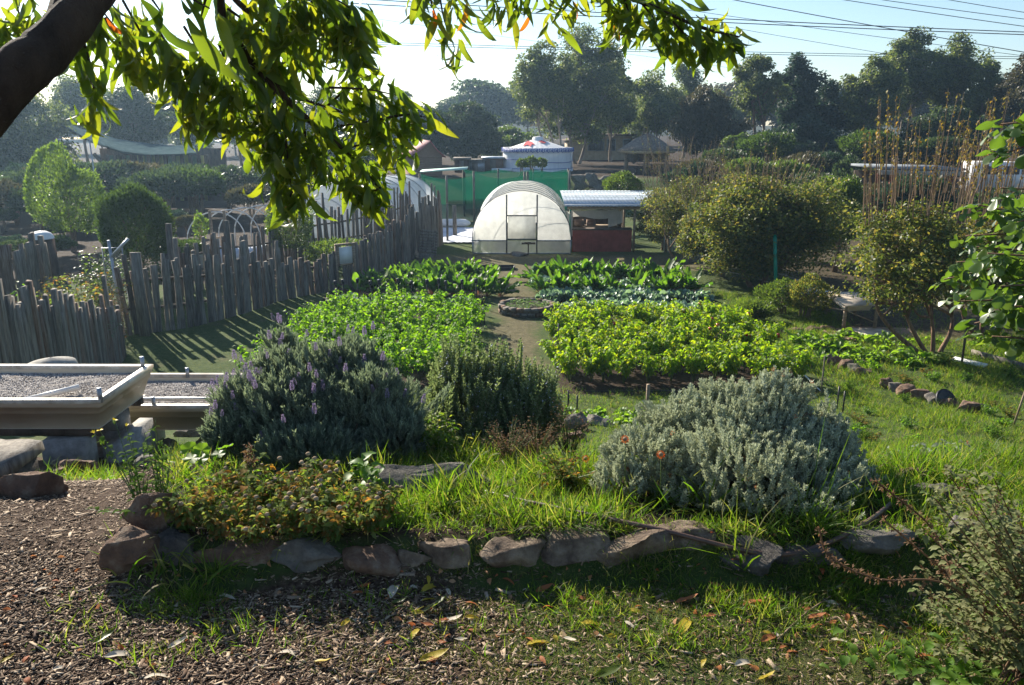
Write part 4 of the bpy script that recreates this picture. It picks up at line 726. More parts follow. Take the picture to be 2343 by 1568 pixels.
# ------------------------------------------------------------------ background trees
BG = 'trees behind the garden'
def bgtrees():
    T = tree
    T('gum_tree', 'tall gum tree with bare slender trunks just left of the tallest crown, above the yurt', 'tree', 1243, 88, 72, 62, 285, 'gum', n=7500, leaf=.24, seed=1, nb=16, trunks=3, group=BG, base=4.0)
    T('gum_tree', 'tallest and widest gum crown behind the yurt', 'tree', 1325, 52, 76, 90, 345, 'gum', n=13000, leaf=.26, seed=2, nb=20, trunks=2, group=BG)
    T('gum_tree', 'dark gum touching the right side of the tallest crown', 'tree', 1400, 120, 80, 55, 345, 'gum', n=7000, leaf=.26, seed=3, nb=10, group=BG)
    T('gum_tree', 'loose gum with gaps of sky behind the thatched gazebo', 'tree', 1490, 158, 84, 75, 335, 'gum', n=6500, leaf=.28, seed=4, nb=12, trunks=2, group=BG)
    T('gum_tree', 'thin gum whose top lies behind the hanging peach branch', 'tree', 1570, 135, 88, 50, 320, 'gum', n=4000, leaf=.28, seed=14, nb=9, group=BG)
    T('brown_tree', 'dense brown green tree hanging to the ground right of the gazebo', 'tree', 1620, 185, 66, 72, 372, 'olive', n=9500, leaf=.22, seed=5, nb=14, droop=1.1, group=BG)
    T('gum_tree', 'airy gum with a reddish bare trunk right of the brown tree', 'tree', 1738, 118, 68, 62, 275, 'gum', bark='redbark', n=5200, leaf=.24, seed=6, nb=10, group=BG, trunk_r=.22, base=at(1733, 400, 68)[0], trunks=2)
    T('dark_tree', 'dark upright casuarina leaning over the thicket', 'tree', 1822, 128, 70, 52, 330, 'casu', n=9500, leaf=.25, seed=7, nb=13, droop=.1, group=BG)
    T('dark_tree', 'feathery ragged casuarina with tufts against the sky', 'tree', 1888, 185, 72, 55, 350, 'casu', n=5200, leaf=.25, seed=8, nb=12, droop=-.3, group=BG, spread=.24)
    T('dark_tree', 'low black green thicket tree under the ragged casuarina', 'tree', 1840, 275, 64, 110, 398, 'casu', n=12000, leaf=.24, seed=9, nb=16, droop=.8, group=BG)
    T('gum_tree', 'rounded gum at the left end of the right hand group', 'tree', 1995, 128, 70, 62, 330, 'gum', n=9000, leaf=.25, seed=10, nb=17, group=BG, trunks=2)
    T('gum_tree', 'tallest gum of the right hand group', 'tree', 2090, 62, 74, 66, 270, 'gum', n=9500, leaf=.25, seed=11, nb=18, group=BG, trunks=2)
    T('gum_tree', 'narrow gum with a pointed top right of the tallest one', 'tree', 2188, 66, 74, 58, 280, 'gum', n=7000, leaf=.25, seed=12, nb=14, group=BG)
    T('gum_tree', 'shorter gum filling the gap near the right edge', 'tree', 2250, 138, 70, 55, 330, 'gum', n=6500, leaf=.25, seed=13, nb=10, group=BG)
    T('gum_tree', 'brownish gum cut by the right edge of the picture', 'tree', 2350, 105, 66, 62, 350, 'olive', n=7500, leaf=.24, seed=15, nb=12, group=BG)
    T('dark_tree', 'dark low tree mass behind the upright shoots', 'tree', 2170, 240, 62, 95, 400, 'gumdark', n=11000, leaf=.22, seed=16, nb=15, droop=.8, group=BG)
    T('dark_tree', 'dark bushy tree left of the open white roofed shed', 'tree', 1985, 285, 60, 60, 405, 'gumdark', n=7000, leaf=.2, seed=17, nb=12, droop=.7, group=BG)
    T('small_tree', 'small round bright green tree beside the reddish trunk', 'tree', 1695, 305, 60, 42, 372, 'orchgreen', n=4500, leaf=.16, seed=18, nb=9, group=BG)
    T('small_tree', 'yellow green small tree seen between the gum trunks over the yurt', 'tree', 1395, 270, 92, 50, 335, 'lime', n=3500, leaf=.25, seed=19, nb=9, group=BG)
    T('small_tree', 'mid green tree left of the tall gum trunks', 'tree', 1165, 285, 82, 60, 372, 'orchgreen', n=5500, leaf=.24, seed=20, nb=11, group=BG)
    T('broad_tree', 'broad soft grey green tree right of the wooden hut', 'tree', 1072, 232, 76, 78, 372, 'gumdark', n=9500, leaf=.26, seed=21, nb=14, group=BG, droop=.7)
    T('broad_tree', 'dark rounded tree directly behind the wooden hut', 'tree', 975, 238, 74, 70, 372, 'gumdark', n=9000, leaf=.25, seed=22, nb=14, group=BG, droop=.7)
    T('gum_tree', 'small flat topped gum peeping over the trees behind the hut', 'tree', 918, 205, 110, 32, 262, 'gum', n=1800, leaf=.35, seed=23, nb=6, group=BG)
    far = [tree('far_tree', 'x', 'tree', 600 + 90 * k, 245, 120, (80, 65, 95, 70)[k], 338, ('gumdark', 'gum', 'olive', 'casu')[k], n=(5200, 4600, 6200, 5200)[k], leaf=.5, seed=60 + k, nb=11, twig=False) for k in range(4)]; rg = np.random.default_rng(5)
    for k in range(4): far[k]['label'] = ['dark belt tree showing over the left shrubs', 'pale belt tree left of the white tunnel', 'broad olive belt tree far behind the hut', 'dark belt tree far behind the low sheds'][k]; far[k]['group'] = 'far tree belt'
    for k in range(26):
        px = -60 + k * 98 + rg.uniform(-20, 20); Y = rg.uniform(100, 150); x = at(px, 300, Y)[0]; dup(far[k % 4], (x, Y, float(hz(x, Y)) - .1), rg.uniform(0, 6.28), label=f'{ordn(k) if k < 20 else ordn(25 - k) + " from the right"}{" from the left" if k < 20 else ""} tree of the distant belt along the horizon', scale=rg.uniform(.8, 1.2) * Y / 120, group='far tree belt')
    # left side, seen through the peach leaves
    for k, (px, t, Y, hw, b, lab, mt) in enumerate([(70, 205, 62, 92, 440, 'big pale green tree at the far left behind the limb', 'gum'), (-40, 250, 58, 80, 460, 'dark tree cut by the left edge', 'gumdark'), (185, 165, 80, 70, 320, 'thin gum whose top shows beside the dark limb', 'gum'), (300, 190, 72, 95, 350, 'wide blue green tree right behind the sagging roof', 'gumdark'), (420, 180, 78, 75, 350, 'tree between the sagging roof and the hanging leaves', 'gumdark'), (540, 135, 84, 72, 360, 'tall dark gum half hidden by peach leaves', 'gumdark'), (640, 190, 80, 80, 380, 'bushy tree behind the lowest peach leaves', 'gumdark'), (740, 200, 82, 80, 380, 'round tree glimpsed through the middle of the peach leaves', 'gumdark'), (850, 225, 78, 72, 385, 'tree left of the wooden hut behind the last peach leaves', 'gumdark')]):
        T('broad_tree', lab, 'tree', px, t, Y, hw, b, mt, n=8500, leaf=.26, seed=30 + k, nb=13, group=BG, droop=.6)
    for k, (px, t, Y, hw, b, lab, mt) in enumerate([(30, 400, 46, 70, 500, 'dark shrub under the trees at the far left', 'gumdark'), (520, 375, 52, 80, 455, 'dark shrub below the yellow wall panels', 'gumdark'), (640, 365, 54, 75, 455, 'dark shrub right of the yellow wall panels', 'gumdark'), (760, 370, 56, 60, 440, 'dark shrub left of the white tunnel', 'gumdark'), (330, 400, 50, 70, 470, 'low shrub in front of the timber brace', 'gumdark'), (150, 380, 52, 60, 480, 'deep green shrub behind the bright one', 'gumdark'), (860, 340, 60, 50, 395, 'shrub below the hut gable on the left', 'gumdark'), (1600, 365, 50, 60, 420, 'dim shrub before the brown tree', 'olive'), (1700, 360, 50, 60, 430, 'olive shrub under the reddish trunk', 'orchgreen'), (1800, 370, 50, 70, 430, 'shrub in front of the black green thicket', 'orchgreen'), (1945, 360, 50, 50, 440, 'shrub left of the open shed', 'gumdark')]):
        shrub('background_shrub', lab, 'shrub', px, t, b, hw, Y, mt, n=4200, leaf=.22, seed=50 + k, group='shrubs in the background')
    fl = []
    for k in range(5): fl.append(shrub('thicket_bush', 'x', 'shrub', 300 + 50 * k, 400, 460, 70, 48, ('gumdark', 'roundshrub', 'olive', 'gumdark', 'casu')[k], n=4200, leaf=.2, seed=90 + k, lumps=10, rough=.4))
    fb = [(20, 52, 455), (110, 48, 470), (430, 50, 450), (560, 46, 470), (690, 50, 450), (60, 42, 500), (440, 48, 470), (380, 56, 430), (250, 56, 440), (-40, 42, 500), (160, 44, 480)]
    fr = [(1600, 50, 395), (1660, 54, 400), (1760, 57, 395), (1840, 52, 400), (1900, 54, 405), (1960, 50, 410), (2050, 58, 395), (2150, 60, 390), (2260, 60, 390), (2360, 56, 400), (1880, 46, 430), (1990, 56, 395), (2230, 42, 450), (2120, 40, 460), (2330, 40, 460), (2020, 42, 450)]
    rg = np.random.default_rng(9); fb += [(rg.uniform(-80, 430), rg.uniform(44, 54), 0) for _ in range(12)]
    low = [(rg.uniform(-90, 440), rg.uniform(30, 44), -1) for _ in range(16)]; fb += low
    fb.sort(); fr.sort(); nb_ = len(fb)
    for k, (px, Y, py) in enumerate(fb + fr):
        x = at(px, 300, Y)[0]; j = k if k < nb_ else k - nb_; m_ = nb_ if k < nb_ else len(fr); side = f'{ordn(j)} from the left' if j < 18 else f'{ordn(m_ - 1 - j)} from the right'; lab = f'dark rounded bush, {side} of those beyond the left fences' if k < nb_ else f'low bush, {side} of the undergrowth beneath the right hand trees'
        if k < 5 and py < 0: fl[k].scale = (.42,) * 3
        if k < 5: fl[k].location = (x, Y, float(hz(x, Y)) - .03); fl[k]['label'] = lab; fl[k]['group'] = 'undergrowth bushes'
        else: dup(fl[k % 5], (x, Y, float(hz(x, Y)) - .03), k * 1.3, lab, rg.uniform(.8, 1.25) * (.42 if py < 0 else 1), 'undergrowth bushes')
    shrub('bright_shrub', 'bright yellow green upright shrub at the left beyond the fences', 'shrub', 155, 352, 600, 68, 36, 'lime', n=12000, leaf=.13, seed=1, lumps=14, rough=.62, updir=.9)
    shrub('round_shrub', 'dense dark green ball shaped shrub right of the bright one', 'shrub', 308, 402, 655, 103, 27, 'roundshrub', n=26000, leaf=.085, seed=2, lumps=12, rough=.12, updir=1.1)
    shrub('thorny_shrub', 'bushy grey green shrub just behind the lowest hanging peach cluster', 'shrub', 660, 425, 610, 62, 31, 'orchgreen', n=9000, leaf=.09, seed=3)
    for k, (px, Y, h, s_, mt, lab, lf, n_) in enumerate([(190, 20.5, 2.2, 1.2, 'calleaf', 'tall reddish and green weed clump behind the near left fence', .11, 40), (240, 22.8, 2.3, .8, 'orchgreen', 'leafy green weed beside the mesh gate', .12, 34), (325, 24.2, 1.9, 1.0, 'roundshrub', 'dark leafy weed clump between the mesh gate and the round shrub', .12, 40), (100, 17.2, 2.0, 1.0, 'dryplant', 'grey brown dried weed clump directly behind the near left fence', .05, 50), (195, 18.2, 1.6, .7, 'lav', 'silvery weed bush beside the dried clump', .07, 44), (20, 17.0, 2.1, .7, 'dryplant', 'dried weed cut by the left edge behind the fence', .05, 40), (55, 16.6, 2.5, .12, 'salad', 'single tall bright green stem behind the far left pickets', .13, 3), (135, 17.6, 2.5, .15, 'lime', 'yellow green upright stem beside the tallest left picket', .13, 4), (262, 19.9, 1.9, .35, 'dryplant', 'dry straw coloured stalks filling the gate gap', .06, 30)]): weed('yard_weed', lab, px, 700, Y, h, s_, mt, n_, 42, lf, 300 + k, OVAL if lf > .06 else LEAF)
    shrub('yucca_sapling', 'small light green sapling inside the steel hoops', 'shrub', 460, 485, 560, 18, 33, 'lime', n=420, leaf=.13, seed=8, updir=.9, rough=.4)
    shrub('green_thicket', 'low green thicket between the picket fences', 'shrub', 770, 545, 610, 95, 32, 'orchgreen', n=4200, leaf=.1, seed=9)
    shrub('round_bush', 'dense grey green round bush at the foot of the terrace stones', 'shrub', 1425, 388, 470, 52, 41, 'orchgreen', n=7000, leaf=.1, seed=10)
    for k, (px, s_) in enumerate(((1193, 14), (1216, 16), (1240, 13))): shrub('little_bush', ('left', 'middle', 'right')[k] + ' little bush of three standing before the yurt', 'shrub', px, (363, 357, 361)[k], 388, s_, 57, 'orchgreen', n=900, leaf=.13, seed=11 + k, group='little bushes before the yurt')
    for k, (px, t, b, hw, Y) in enumerate([(1790, 640, 740, 60, 24), (1850, 625, 735, 55, 23.2), (1725, 690, 745, 50, 23)]): shrub('weedy_shrub', ['dark leafy shrub left of the plywood bench', 'twiggy shrub with reddish leaves touching the plywood bench', 'lowest shrub before the green post'][k], 'shrub', px, t, b, hw, Y, ['orchgreen', 'orch', 'orchgreen'][k], n=4200, leaf=.075, seed=20 + k, updir=1.0, rough=.4)
    shrub('weedy_shrub', 'small dark shrub behind the right end of the plywood bench', 'shrub', 2030, 650, 695, 32, 27, 'roundshrub', n=2500, leaf=.08, seed=25)
    shrub('dark_bush', 'deep green bushy tree low behind the fruit trees', 'shrub', 1925, 395, 585, 62, 31, 'orchgreen', n=11000, leaf=.11, seed=26, rough=.3)
bgtrees()
# ------------------------------------------------------------------ orchard trees
def orchard():
    tree('fruit_tree', 'large leafy fruit tree with a dark trunk behind the green post', 'tree', 1745, 400, 28.0, 152, 640, 'orch', 'redbark', n=19000, leaf=.115, seed=2, nb=26, sub=16, trunk_r=.13, droop=.3, base=at(1728, 660, 28)[0], spread=.34, trunks=2, group='fruit trees')
    tree('fruit_tree', 'sparse grey twiggy fruit tree right of the shelter roof', 'tree', 1570, 398, 33, 95, 570, 'orch', 'twig', n=7000, leaf=.085, seed=3, nb=18, sub=16, trunk_r=.1, droop=.2, group='fruit trees', trunks=3)
    tree('fruit_tree', 'smaller fruit tree between the sparse one and the leafy one', 'tree', 1625, 440, 30, 75, 615, 'orch', 'redbark', n=12000, leaf=.09, seed=4, nb=14, sub=12, trunk_r=.1, droop=.3, base=at(1655, 640, 30)[0], group='fruit trees')
    def crownshoots(root, N, px0, px1, py0, py1, Y, seed, mat, lm, L=(.4, 1.2), nl=14):
        rg = np.random.default_rng(seed); o = np.array(root.location); W, P = [], []
        for k in range(N):
            p = at(rg.uniform(px0, px1), rg.uniform(py0, py1), Y + rg.normal() * .7); ln = (p[0] - o[0]) * .2; q = p + np.array([ln + rg.normal() * .12, rg.normal() * .15, 1]) * rg.uniform(*L); W.append(tube(curve([p, (p + q) / 2 + rg.normal(size=3) * .03, q], 5) - o, [.012, .009, .007, .004][:4] if False else np.linspace(.011, .004, len(curve([p, (p + q) / 2, q], 5))), 4, False)); t = rg.uniform(.1, 1, nl); P.append(p + (q - p) * t[:, None] - o)
        P = np.vstack(P); obj('twigs', W, M[mat], root); obj('twig_leaves', [scat(OVAL, P, basis(rdir(rg, len(P), -.5, .6)), rg.uniform(.04, .085, len(P)))], M[lm], root, True)
    ft = [o_ for o_ in C.objects if o_.name.startswith('fruit_tree')]; crownshoots(ft[0], 110, 1620, 1870, 395, 480, 28, 1, 'shoot', 'orch'); crownshoots(ft[1], 240, 1480, 1660, 380, 540, 33, 2, 'twig', 'orch', (.6, 1.7), 5); crownshoots(ft[2], 70, 1560, 1690, 430, 520, 30, 3, 'twig', 'orch')
    tree('fruit_tree', 'leafy fruit tree in the hedge row between the sparse tree and the big one', 'tree', 1670, 392, 32, 100, 590, 'orch', 'redbark', n=11000, leaf=.11, seed=7, nb=18, sub=13, trunk_r=.1, droop=.3, group='fruit trees')
    tree('fruit_tree', 'green fruit tree behind the green post at the right end of the hedge row', 'tree', 1875, 400, 33.5, 75, 590, 'orchgreen', 'redbark', n=9000, leaf=.11, seed=8, nb=14, sub=12, trunk_r=.1, droop=.3, group='fruit trees')
    tree('fruit_tree', 'low twiggy fruit tree at the shelter end of the hedge row', 'tree', 1520, 420, 36.5, 62, 560, 'orch', 'twig', n=5000, leaf=.1, seed=9, nb=14, sub=12, trunk_r=.08, droop=.3, group='fruit trees')
    # pruned tree with a fan of bare upright shoots
    def shoots(root, o, N, box_, seed, Ls=(.8, 2.6)):
        rg = np.random.default_rng(seed); W = []; P = []; 
        for k in range(N):
            px = rg.uniform(box_[0], box_[1]); Y = o[1] + rg.normal() * .5; p = at(px, rg.uniform(box_[2], box_[3]), Y); L = rg.uniform(*Ls); ln = (px - (box_[0] + box_[1]) / 2) / 300
            q = p + [ln * L * .25 + rg.normal() * .05, rg.normal() * .08, L]; c = curve([p, (p + q) / 2 + [rg.normal() * .03, 0, 0], q], 6)
            W.append(tube(c - o, np.linspace(.014, .0045, len(c)), 5, False)); m = rg.integers(5, 16)
            t = rg.uniform(.35, 1, m) ** .5; P.append(p + (q - p) * t[:, None] - o)
        P = np.vstack(P); D = rdir(rg, len(P), -.9, .3); obj('upright_shoots', W, M['shoot'], root, True); obj('shoot_leaves', [scat(OVAL, P, basis(D), rg.uniform(.05, .11, len(P)))], M['yleaf'], root, True)
    r = tree('fruit_tree', 'many stemmed pruned fruit tree with yellowing leaves and bare upright shoots', 'tree', 2095, 455, 19.6, 150, 720, 'orch', 'redbark', n=7000, leaf=.1, seed=5, nb=26, sub=11, trunk_r=.11, droop=.4, base=at(2130, 800, 19.6)[0], trunks=4, spread=.3, group='fruit trees')
    o = np.array(r.location); shoots(r, o, 85, (1975, 2220, 440, 520), 3, (.8, 2.5))
    r = tree('fruit_tree', 'second pruned fruit tree with taller shoots nearer the right edge', 'tree', 2270, 470, 21.5, 130, 710, 'yorch', 'redbark', n=8000, leaf=.1, seed=6, nb=18, sub=11, trunk_r=.1, droop=.4, base=at(2250, 735, 21.5)[0], trunks=3, spread=.3, group='fruit trees')
    o = np.array(r.location); shoots(r, o, 70, (2180, 2350, 430, 520), 4, (.8, 2.6))
    # fig branches reaching in from the right
    rg = np.random.default_rng(5); base = np.array([7.0, 7.6, 0]); base[2] = hz(7.0, 7.6) - .1; r = thing('fig_tree', 'fig tree with large lobed green leaves reaching in at the right edge', 'tree', base); W = [tube(curve([base, base + [-.2, 0, 1.2], [6.6, 7.6, 4.2]], 10) - base, np.linspace(.12, .06, 10), 8)]; P, D, S = [], [], []
    for (a, b, Y, n, ls) in [((2480, 260), (2285, 285), 7.4, 12, .2), ((2480, 330), (2305, 350), 7.3, 6, .19), ((2500, 480), (2240, 470), 7.6, 16, .17), ((2500, 520), (2210, 540), 7.8, 20, .16), ((2500, 560), (2190, 600), 7.9, 24, .16), ((2500, 610), (2160, 640), 8.0, 24, .15), ((2500, 650), (2190, 690), 7.9, 24, .16), ((2480, 690), (2230, 740), 7.6, 18, .17), ((2480, 440), (2290, 430), 7.5, 12, .17), ((2480, 740), (2270, 770), 7.4, 10, .17), ((2500, 590), (2260, 580), 7.3, 22, .17), ((2500, 640), (2290, 655), 7.1, 20, .18), ((2480, 500), (2300, 520), 7.2, 16, .18), ((2500, 700), (2300, 700), 7.3, 16, .17), ((2490, 560), (2230, 565), 8.3, 20, .16), ((2490, 620), (2200, 620), 8.4, 20, .16), ((2490, 680), (2220, 665), 8.5, 20, .16), ((2490, 480), (2290, 480), 8.2, 14, .16)]:
        A, B = at(*a, Y), at(*b, Y); c = curve([[6.65, 7.6, max(2.4, A[2] - .5)], A, (A + B) / 2 + rg.normal(size=3) * .05, B], 14); W.append(tube(c - base, np.linspace(.022, .007, len(c)), 5))
        n = int(n * 1.7); t = rg.uniform(.35, 1, n * 2); k = t * (len(c) - 1.01); j = k.astype(int); q = c[j] + (c[np.minimum(j + 1, len(c) - 1)] - c[j]) * (k - j)[:, None]; d = rdir(rg, n * 2, -.6, .25); e = rg.uniform(.05, .16, n * 2)
        P.append(q + d * e[:, None]); D.append(d + [0, 0, -.45]); S.append(rg.uniform(.6, 1.15, n * 2) * ls)
    P, D, S = np.vstack(P), np.vstack(D), np.concatenate(S); obj('branches', W, M['redbark'], r, True); obj('foliage', [scat(FIG, P - base, basis(D, rg.normal(size=len(P)) * .6), S)], M['fig'], r, True)
orchard()
def rightyard():
    # rustic low rail fence behind the leafy fruit tree
    r = thing('rail_fence', 'low rustic rail fence with crossed braces running to the green post', 'fence', G(1655, 632)); o = np.array(r.location); pts = [G(px, py) for px, py in ((1655, 632), (1700, 642), (1745, 655), (1795, 668), (1845, 690), (1885, 712))]
    for k, p in enumerate(pts): obj('post', [beam(p - o - [0, 0, .05], p - o + [.02 * (-1) ** k, 0, .62], .08)], M['wood'], r)
    for h in (.2, .56): obj('rail', [beam(pts[k] - o + [0, -.07, h], pts[k + 1] - o + [0, -.07, h + .02], .07, .03) for k in range(5)], M['ply'], r)
    obj('brace', [beam(pts[k] - o + [0, -.11, .05], pts[k + 1] - o + [0, -.11, .55], .05, .03) for k in (1, 3)], M['wood'], r)
    # plywood bench = lid over an old bathtub on a timber frame
    g = G(1935, 742); zt = .72; c = [at(1893, 668, 0.1)] ; 
    def onz(px, py, z): d = ray(px, py); t = (z - H) / d[2]; return np.array([0, 0, H]) + d * t
    A, B, Cc, D_ = onz(1893, 668, zt), onz(1935, 700, zt), onz(2010, 698, zt), onz(1962, 668, zt); o = np.array([B[0], B[1], 0]); r = thing('tub_bench', 'old white tub under a sun bleached plywood lid on a timber frame', 'bench', o)
    Q = np.array([A, B, Cc, D_]) - o; V = np.vstack([Q, Q - [0, 0, .035]]); obj('lid', [(V, np.array([[0, 1, 2, 3], [7, 6, 5, 4], [0, 4, 5, 1], [1, 5, 6, 2], [2, 6, 7, 3], [3, 7, 4, 0]]))], M['ply'], r)
    cen = Q[:, :].mean(0); I = lambda k, z, s: (cen + (Q[k] - cen) * s) * [1, 1, 0] + [0, 0, z]
    V = np.array([I(k, z, s) for z, s in ((zt - .04, .8), (.5, .7)) for k in range(4)]); obj('tub', [(V, np.array([[0, 4, 5, 1], [1, 5, 6, 2], [2, 6, 7, 3], [3, 7, 4, 0], [4, 7, 6, 5]]))], M['white'], r)
    for k in range(4): obj('leg', [beam(I(k, -.03, .96), I(k, zt - .037, .96), .075)], M['wood'], r)
    obj('front_rail', [beam(I(0, zt - .08, 1.0) , I(1, zt - .08, 1.0), .05, .08)], M['ply'], r); obj('brace', [beam(I(0, .25, 1.0), I(1, zt - .12, 1.02), .05, .03), beam(I(1, zt - .12, 1.0), I(2, .2, 1.0), .05, .03)], M['wood'], r)
    # second darker table behind it
    A, B, Cc, D_ = onz(1790, 650, .7), onz(1835, 672, .7), onz(1905, 668, .7), onz(1860, 648, .7); o = np.array([B[0], B[1], 0]); Q = np.array([A, B, Cc, D_]) - o; r = thing('low_table', 'low dark glass topped table partly hidden by the twiggy shrub', 'table', o); V = np.vstack([Q, Q - [0, 0, .03]]); obj('tabletop', [(V, np.array([[0, 1, 2, 3], [7, 6, 5, 4], [0, 4, 5, 1], [1, 5, 6, 2], [2, 6, 7, 3], [3, 7, 4, 0]]))], M['roofmetal'], r)
    for k in range(4): q = Q[k] * .94 + Q.mean(0) * .06; obj('leg', [beam([q[0], q[1], -.03], [q[0], q[1], .668], .07)], M['wood'], r)
    # plywood ramp
    A, B, Cc, D_ = onz(1945, 750, .12), onz(1985, 778, .03), onz(2085, 776, .03), onz(2015, 752, .12); o = np.array([B[0], B[1], 0]); Q = np.array([A, B, Cc, D_]) - o; V = np.vstack([Q, Q - [0, 0, .03]]); obj('plywood_sheet', [(V, np.array([[0, 1, 2, 3], [7, 6, 5, 4], [0, 4, 5, 1], [1, 5, 6, 2], [2, 6, 7, 3], [3, 7, 4, 0]]))], M['ply'], loc=o, label='bleached plywood sheet lying as a ramp below the tub bench', cat='plywood')
    A = [G(px, py) for px, py in ((1850, 776), (1885, 756), (1955, 748), (2090, 752), (2110, 778), (1990, 790))]; V = np.array(A) + [0, 0, .015]; o = V[0].copy(); obj('earth_pad', [(V - o, [np.array([[0, 5, 4, 3, 2, 1]])])], surf('bare_red_earth', (.2, .12, .08), (.36, .24, .17), 8, .95, .4), loc=o, kind='structure')
    # raised bed edging at right edge
    a, b = G(2222, 812), G(2360, 850); o = a; obj('bed_board', [beam(a * 0 + [0, 0, .06], b - a + [0, 0, .06], .05, .16)], M['plank'], loc=o, label='long pale timber edging board of the bed at the right edge', cat='edging')
    a, b = G(2180, 825), G(2255, 842); obj('bed_board', [beam([0, 0, .05], b - a + [0, 0, .05], .25, .05)], M['white'], loc=a, label='short white board lying beside the stake under the fig leaves', cat='board')
    for k, (px, yt, yb, lab, w_) in enumerate([(2206, 735, 835, 'dark leaning stake under the fig leaves', .05), (2322, 868, 980, 'thin brown leaning stick at the right edge', .03)]):
        g = G(px - 6, yb); p = at(px + 8 + k * 25, yt, g[1]); obj('garden_stake', [tube([[0, 0, -.05], p - g], w_ * .6, 6)], M['darkwood' if k == 0 else 'wood'], loc=g, label=lab, cat='stake')
    g = G(2165, 925); V, f = lathe([(.01, .0), (.2, .0), (.27, .03), (.27, -.03), (.01, -.04)], 24); o = obj('black_disc', [(V, f)], M['black'], loc=g + [0, 0, .05], smooth=False, label='black round lid half sunk in the grass beside the stone edging', cat='lid'); o.rotation_euler = (R(55), R(10), R(20))
    # stones edging the right bed
    st = [(1888, 1908, 815, 832), (1903, 1932, 820, 842), (1925, 1950, 830, 850), (1945, 1972, 838, 858), (1968, 1992, 848, 866), (2020, 2045, 872, 890), (2042, 2070, 880, 898), (2066, 2100, 886, 906), (2095, 2128, 895, 916), (2128, 2160, 908, 926), (2165, 2195, 918, 932), (2200, 2245, 922, 948)]
    for k, (a, b, c, d) in enumerate(st): rock(f'{ordn(k)} stone of the edging that runs from the pepper bed down to the black lid', a - 4, b + 4, c - 9, d, 'rock' if k % 3 else 'rockgrey', 60 + k, dpt=.8, group='edging stones of the right bed')
    for k, (a, b, c, d) in enumerate([(1740, 1765, 750, 765), (1768, 1800, 748, 766), (1805, 1840, 748, 764), (1845, 1880, 745, 760), (1885, 1915, 745, 757)]): rock(f'{ordn(k)} low stone from the left in the short row below the weedy shrubs', a, b, c, d, 'rock', 80 + k, dpt=.7, group='stones below the shrubs')
    for k, (a, b, c, d, l) in enumerate([(2060, 2135, 1062, 1112, 'pale rounded rock on the right slope above the dark one'), (2108, 2212, 1105, 1165, 'dark rough rock on the right slope'), (1293, 1342, 943, 985, 'grey block of stone in the low bed between the two front bushes'), (1338, 1405, 955, 978, 'flat grey stone right of the grey block'), (1300, 1345, 985, 1010, 'stone sunk in the grass below the grey block'), (1690, 1725, 865, 880, 'small stone at the front edge of the pepper bed'), (1265, 1290, 775, 788, 'flat stone at the path edge of the pepper bed'), (2170, 2250, 1180, 1240, 'dim stone behind the dried herb at the right')]): rock(l, a, b, c, d, ['rock', 'rockdark', 'rockgrey', 'rockgrey', 'rock', 'rock', 'rockgrey', 'rockgrey'][k], 90 + k, dpt=.8)
rightyard()
# ------------------------------------------------------------------ vegetable beds
def leafy(seed, n=13, L=.42, w_=.2, mat='chard', rib='stemred', crinkle=.09, up=1.0, cl=.9):
    rg = np.random.default_rng(seed); lv, rb = [], []
    for k in range(n):
        a = rg.uniform(0, 2 * pi); el = rg.uniform(.35, 1.25) * up; el = min(el, 1.4); Lk = L * rg.uniform(.7, 1.1); nn, m = 7, 5; V = []; ph = rg.uniform(0, 6)
        d = np.array([cos(a), sin(a), 0]); s = np.array([-sin(a), cos(a), 0]); p = d * .02; th = el; path = [p.copy()]
        for i in range(nn + 3): p = p + (d * cos(th) + np.array([0, 0, 1]) * sin(th)) * Lk / 8; th -= cl / 8 * rg.uniform(.5, 1.5); path.append(p.copy())
        path = np.array(path); rb.append(tube(path[:6], np.linspace(.011, .005, 6), 4, False))
        for i in range(nn + 1):
            t = i / nn; wd = w_ * .5 * sin(pi * min(max(t, .06), .97) ** .75) ** .7
            for j in range(m): v = (j / (m - 1) - .5) * 2; V.append(path[i + 3] + s * v * wd + np.array([0, 0, 1]) * (crinkle * .5 * sin(9 * t + 4 * v + ph) * abs(v) + .03 * v * v) + d * crinkle * .3 * sin(7 * t + 5 * v + ph) * abs(v))
        lv.append((np.array(V), np.array([[i * m + j, i * m + j + 1, i * m + m + j + 1, i * m + m + j] for i in range(nn) for j in range(m - 1)])))
    return to_mesh('ribs', rb, M[rib], True), to_mesh('leaves', lv, M[mat], True)
def rowplants(name, cat, variants, y, x0, x1, n, labf, grp, seed, parts=('stem', 'foliage'), sc_=(.85, 1.15), jit=.07, skip=0., extra=None):
    rg = np.random.default_rng(seed); xs = np.linspace(x0, x1, n); idx = -1
    for k, x in enumerate(xs):
        if rg.random() < skip: continue
        idx += 1; k = idx
        X, Yy = x + rg.normal() * jit, y + rg.normal() * jit; v = variants[rg.integers(len(variants))]
        r = thing(name, labf(k), cat, (X, Yy, float(hz(X, Yy)) - .01), rg.uniform(0, 6.28), grp); r.scale = (rg.uniform(*sc_),) * 3
        for nm, me in zip(parts, v[:2]): link(nm, me, r)
        if extra: extra(r, v, rg)
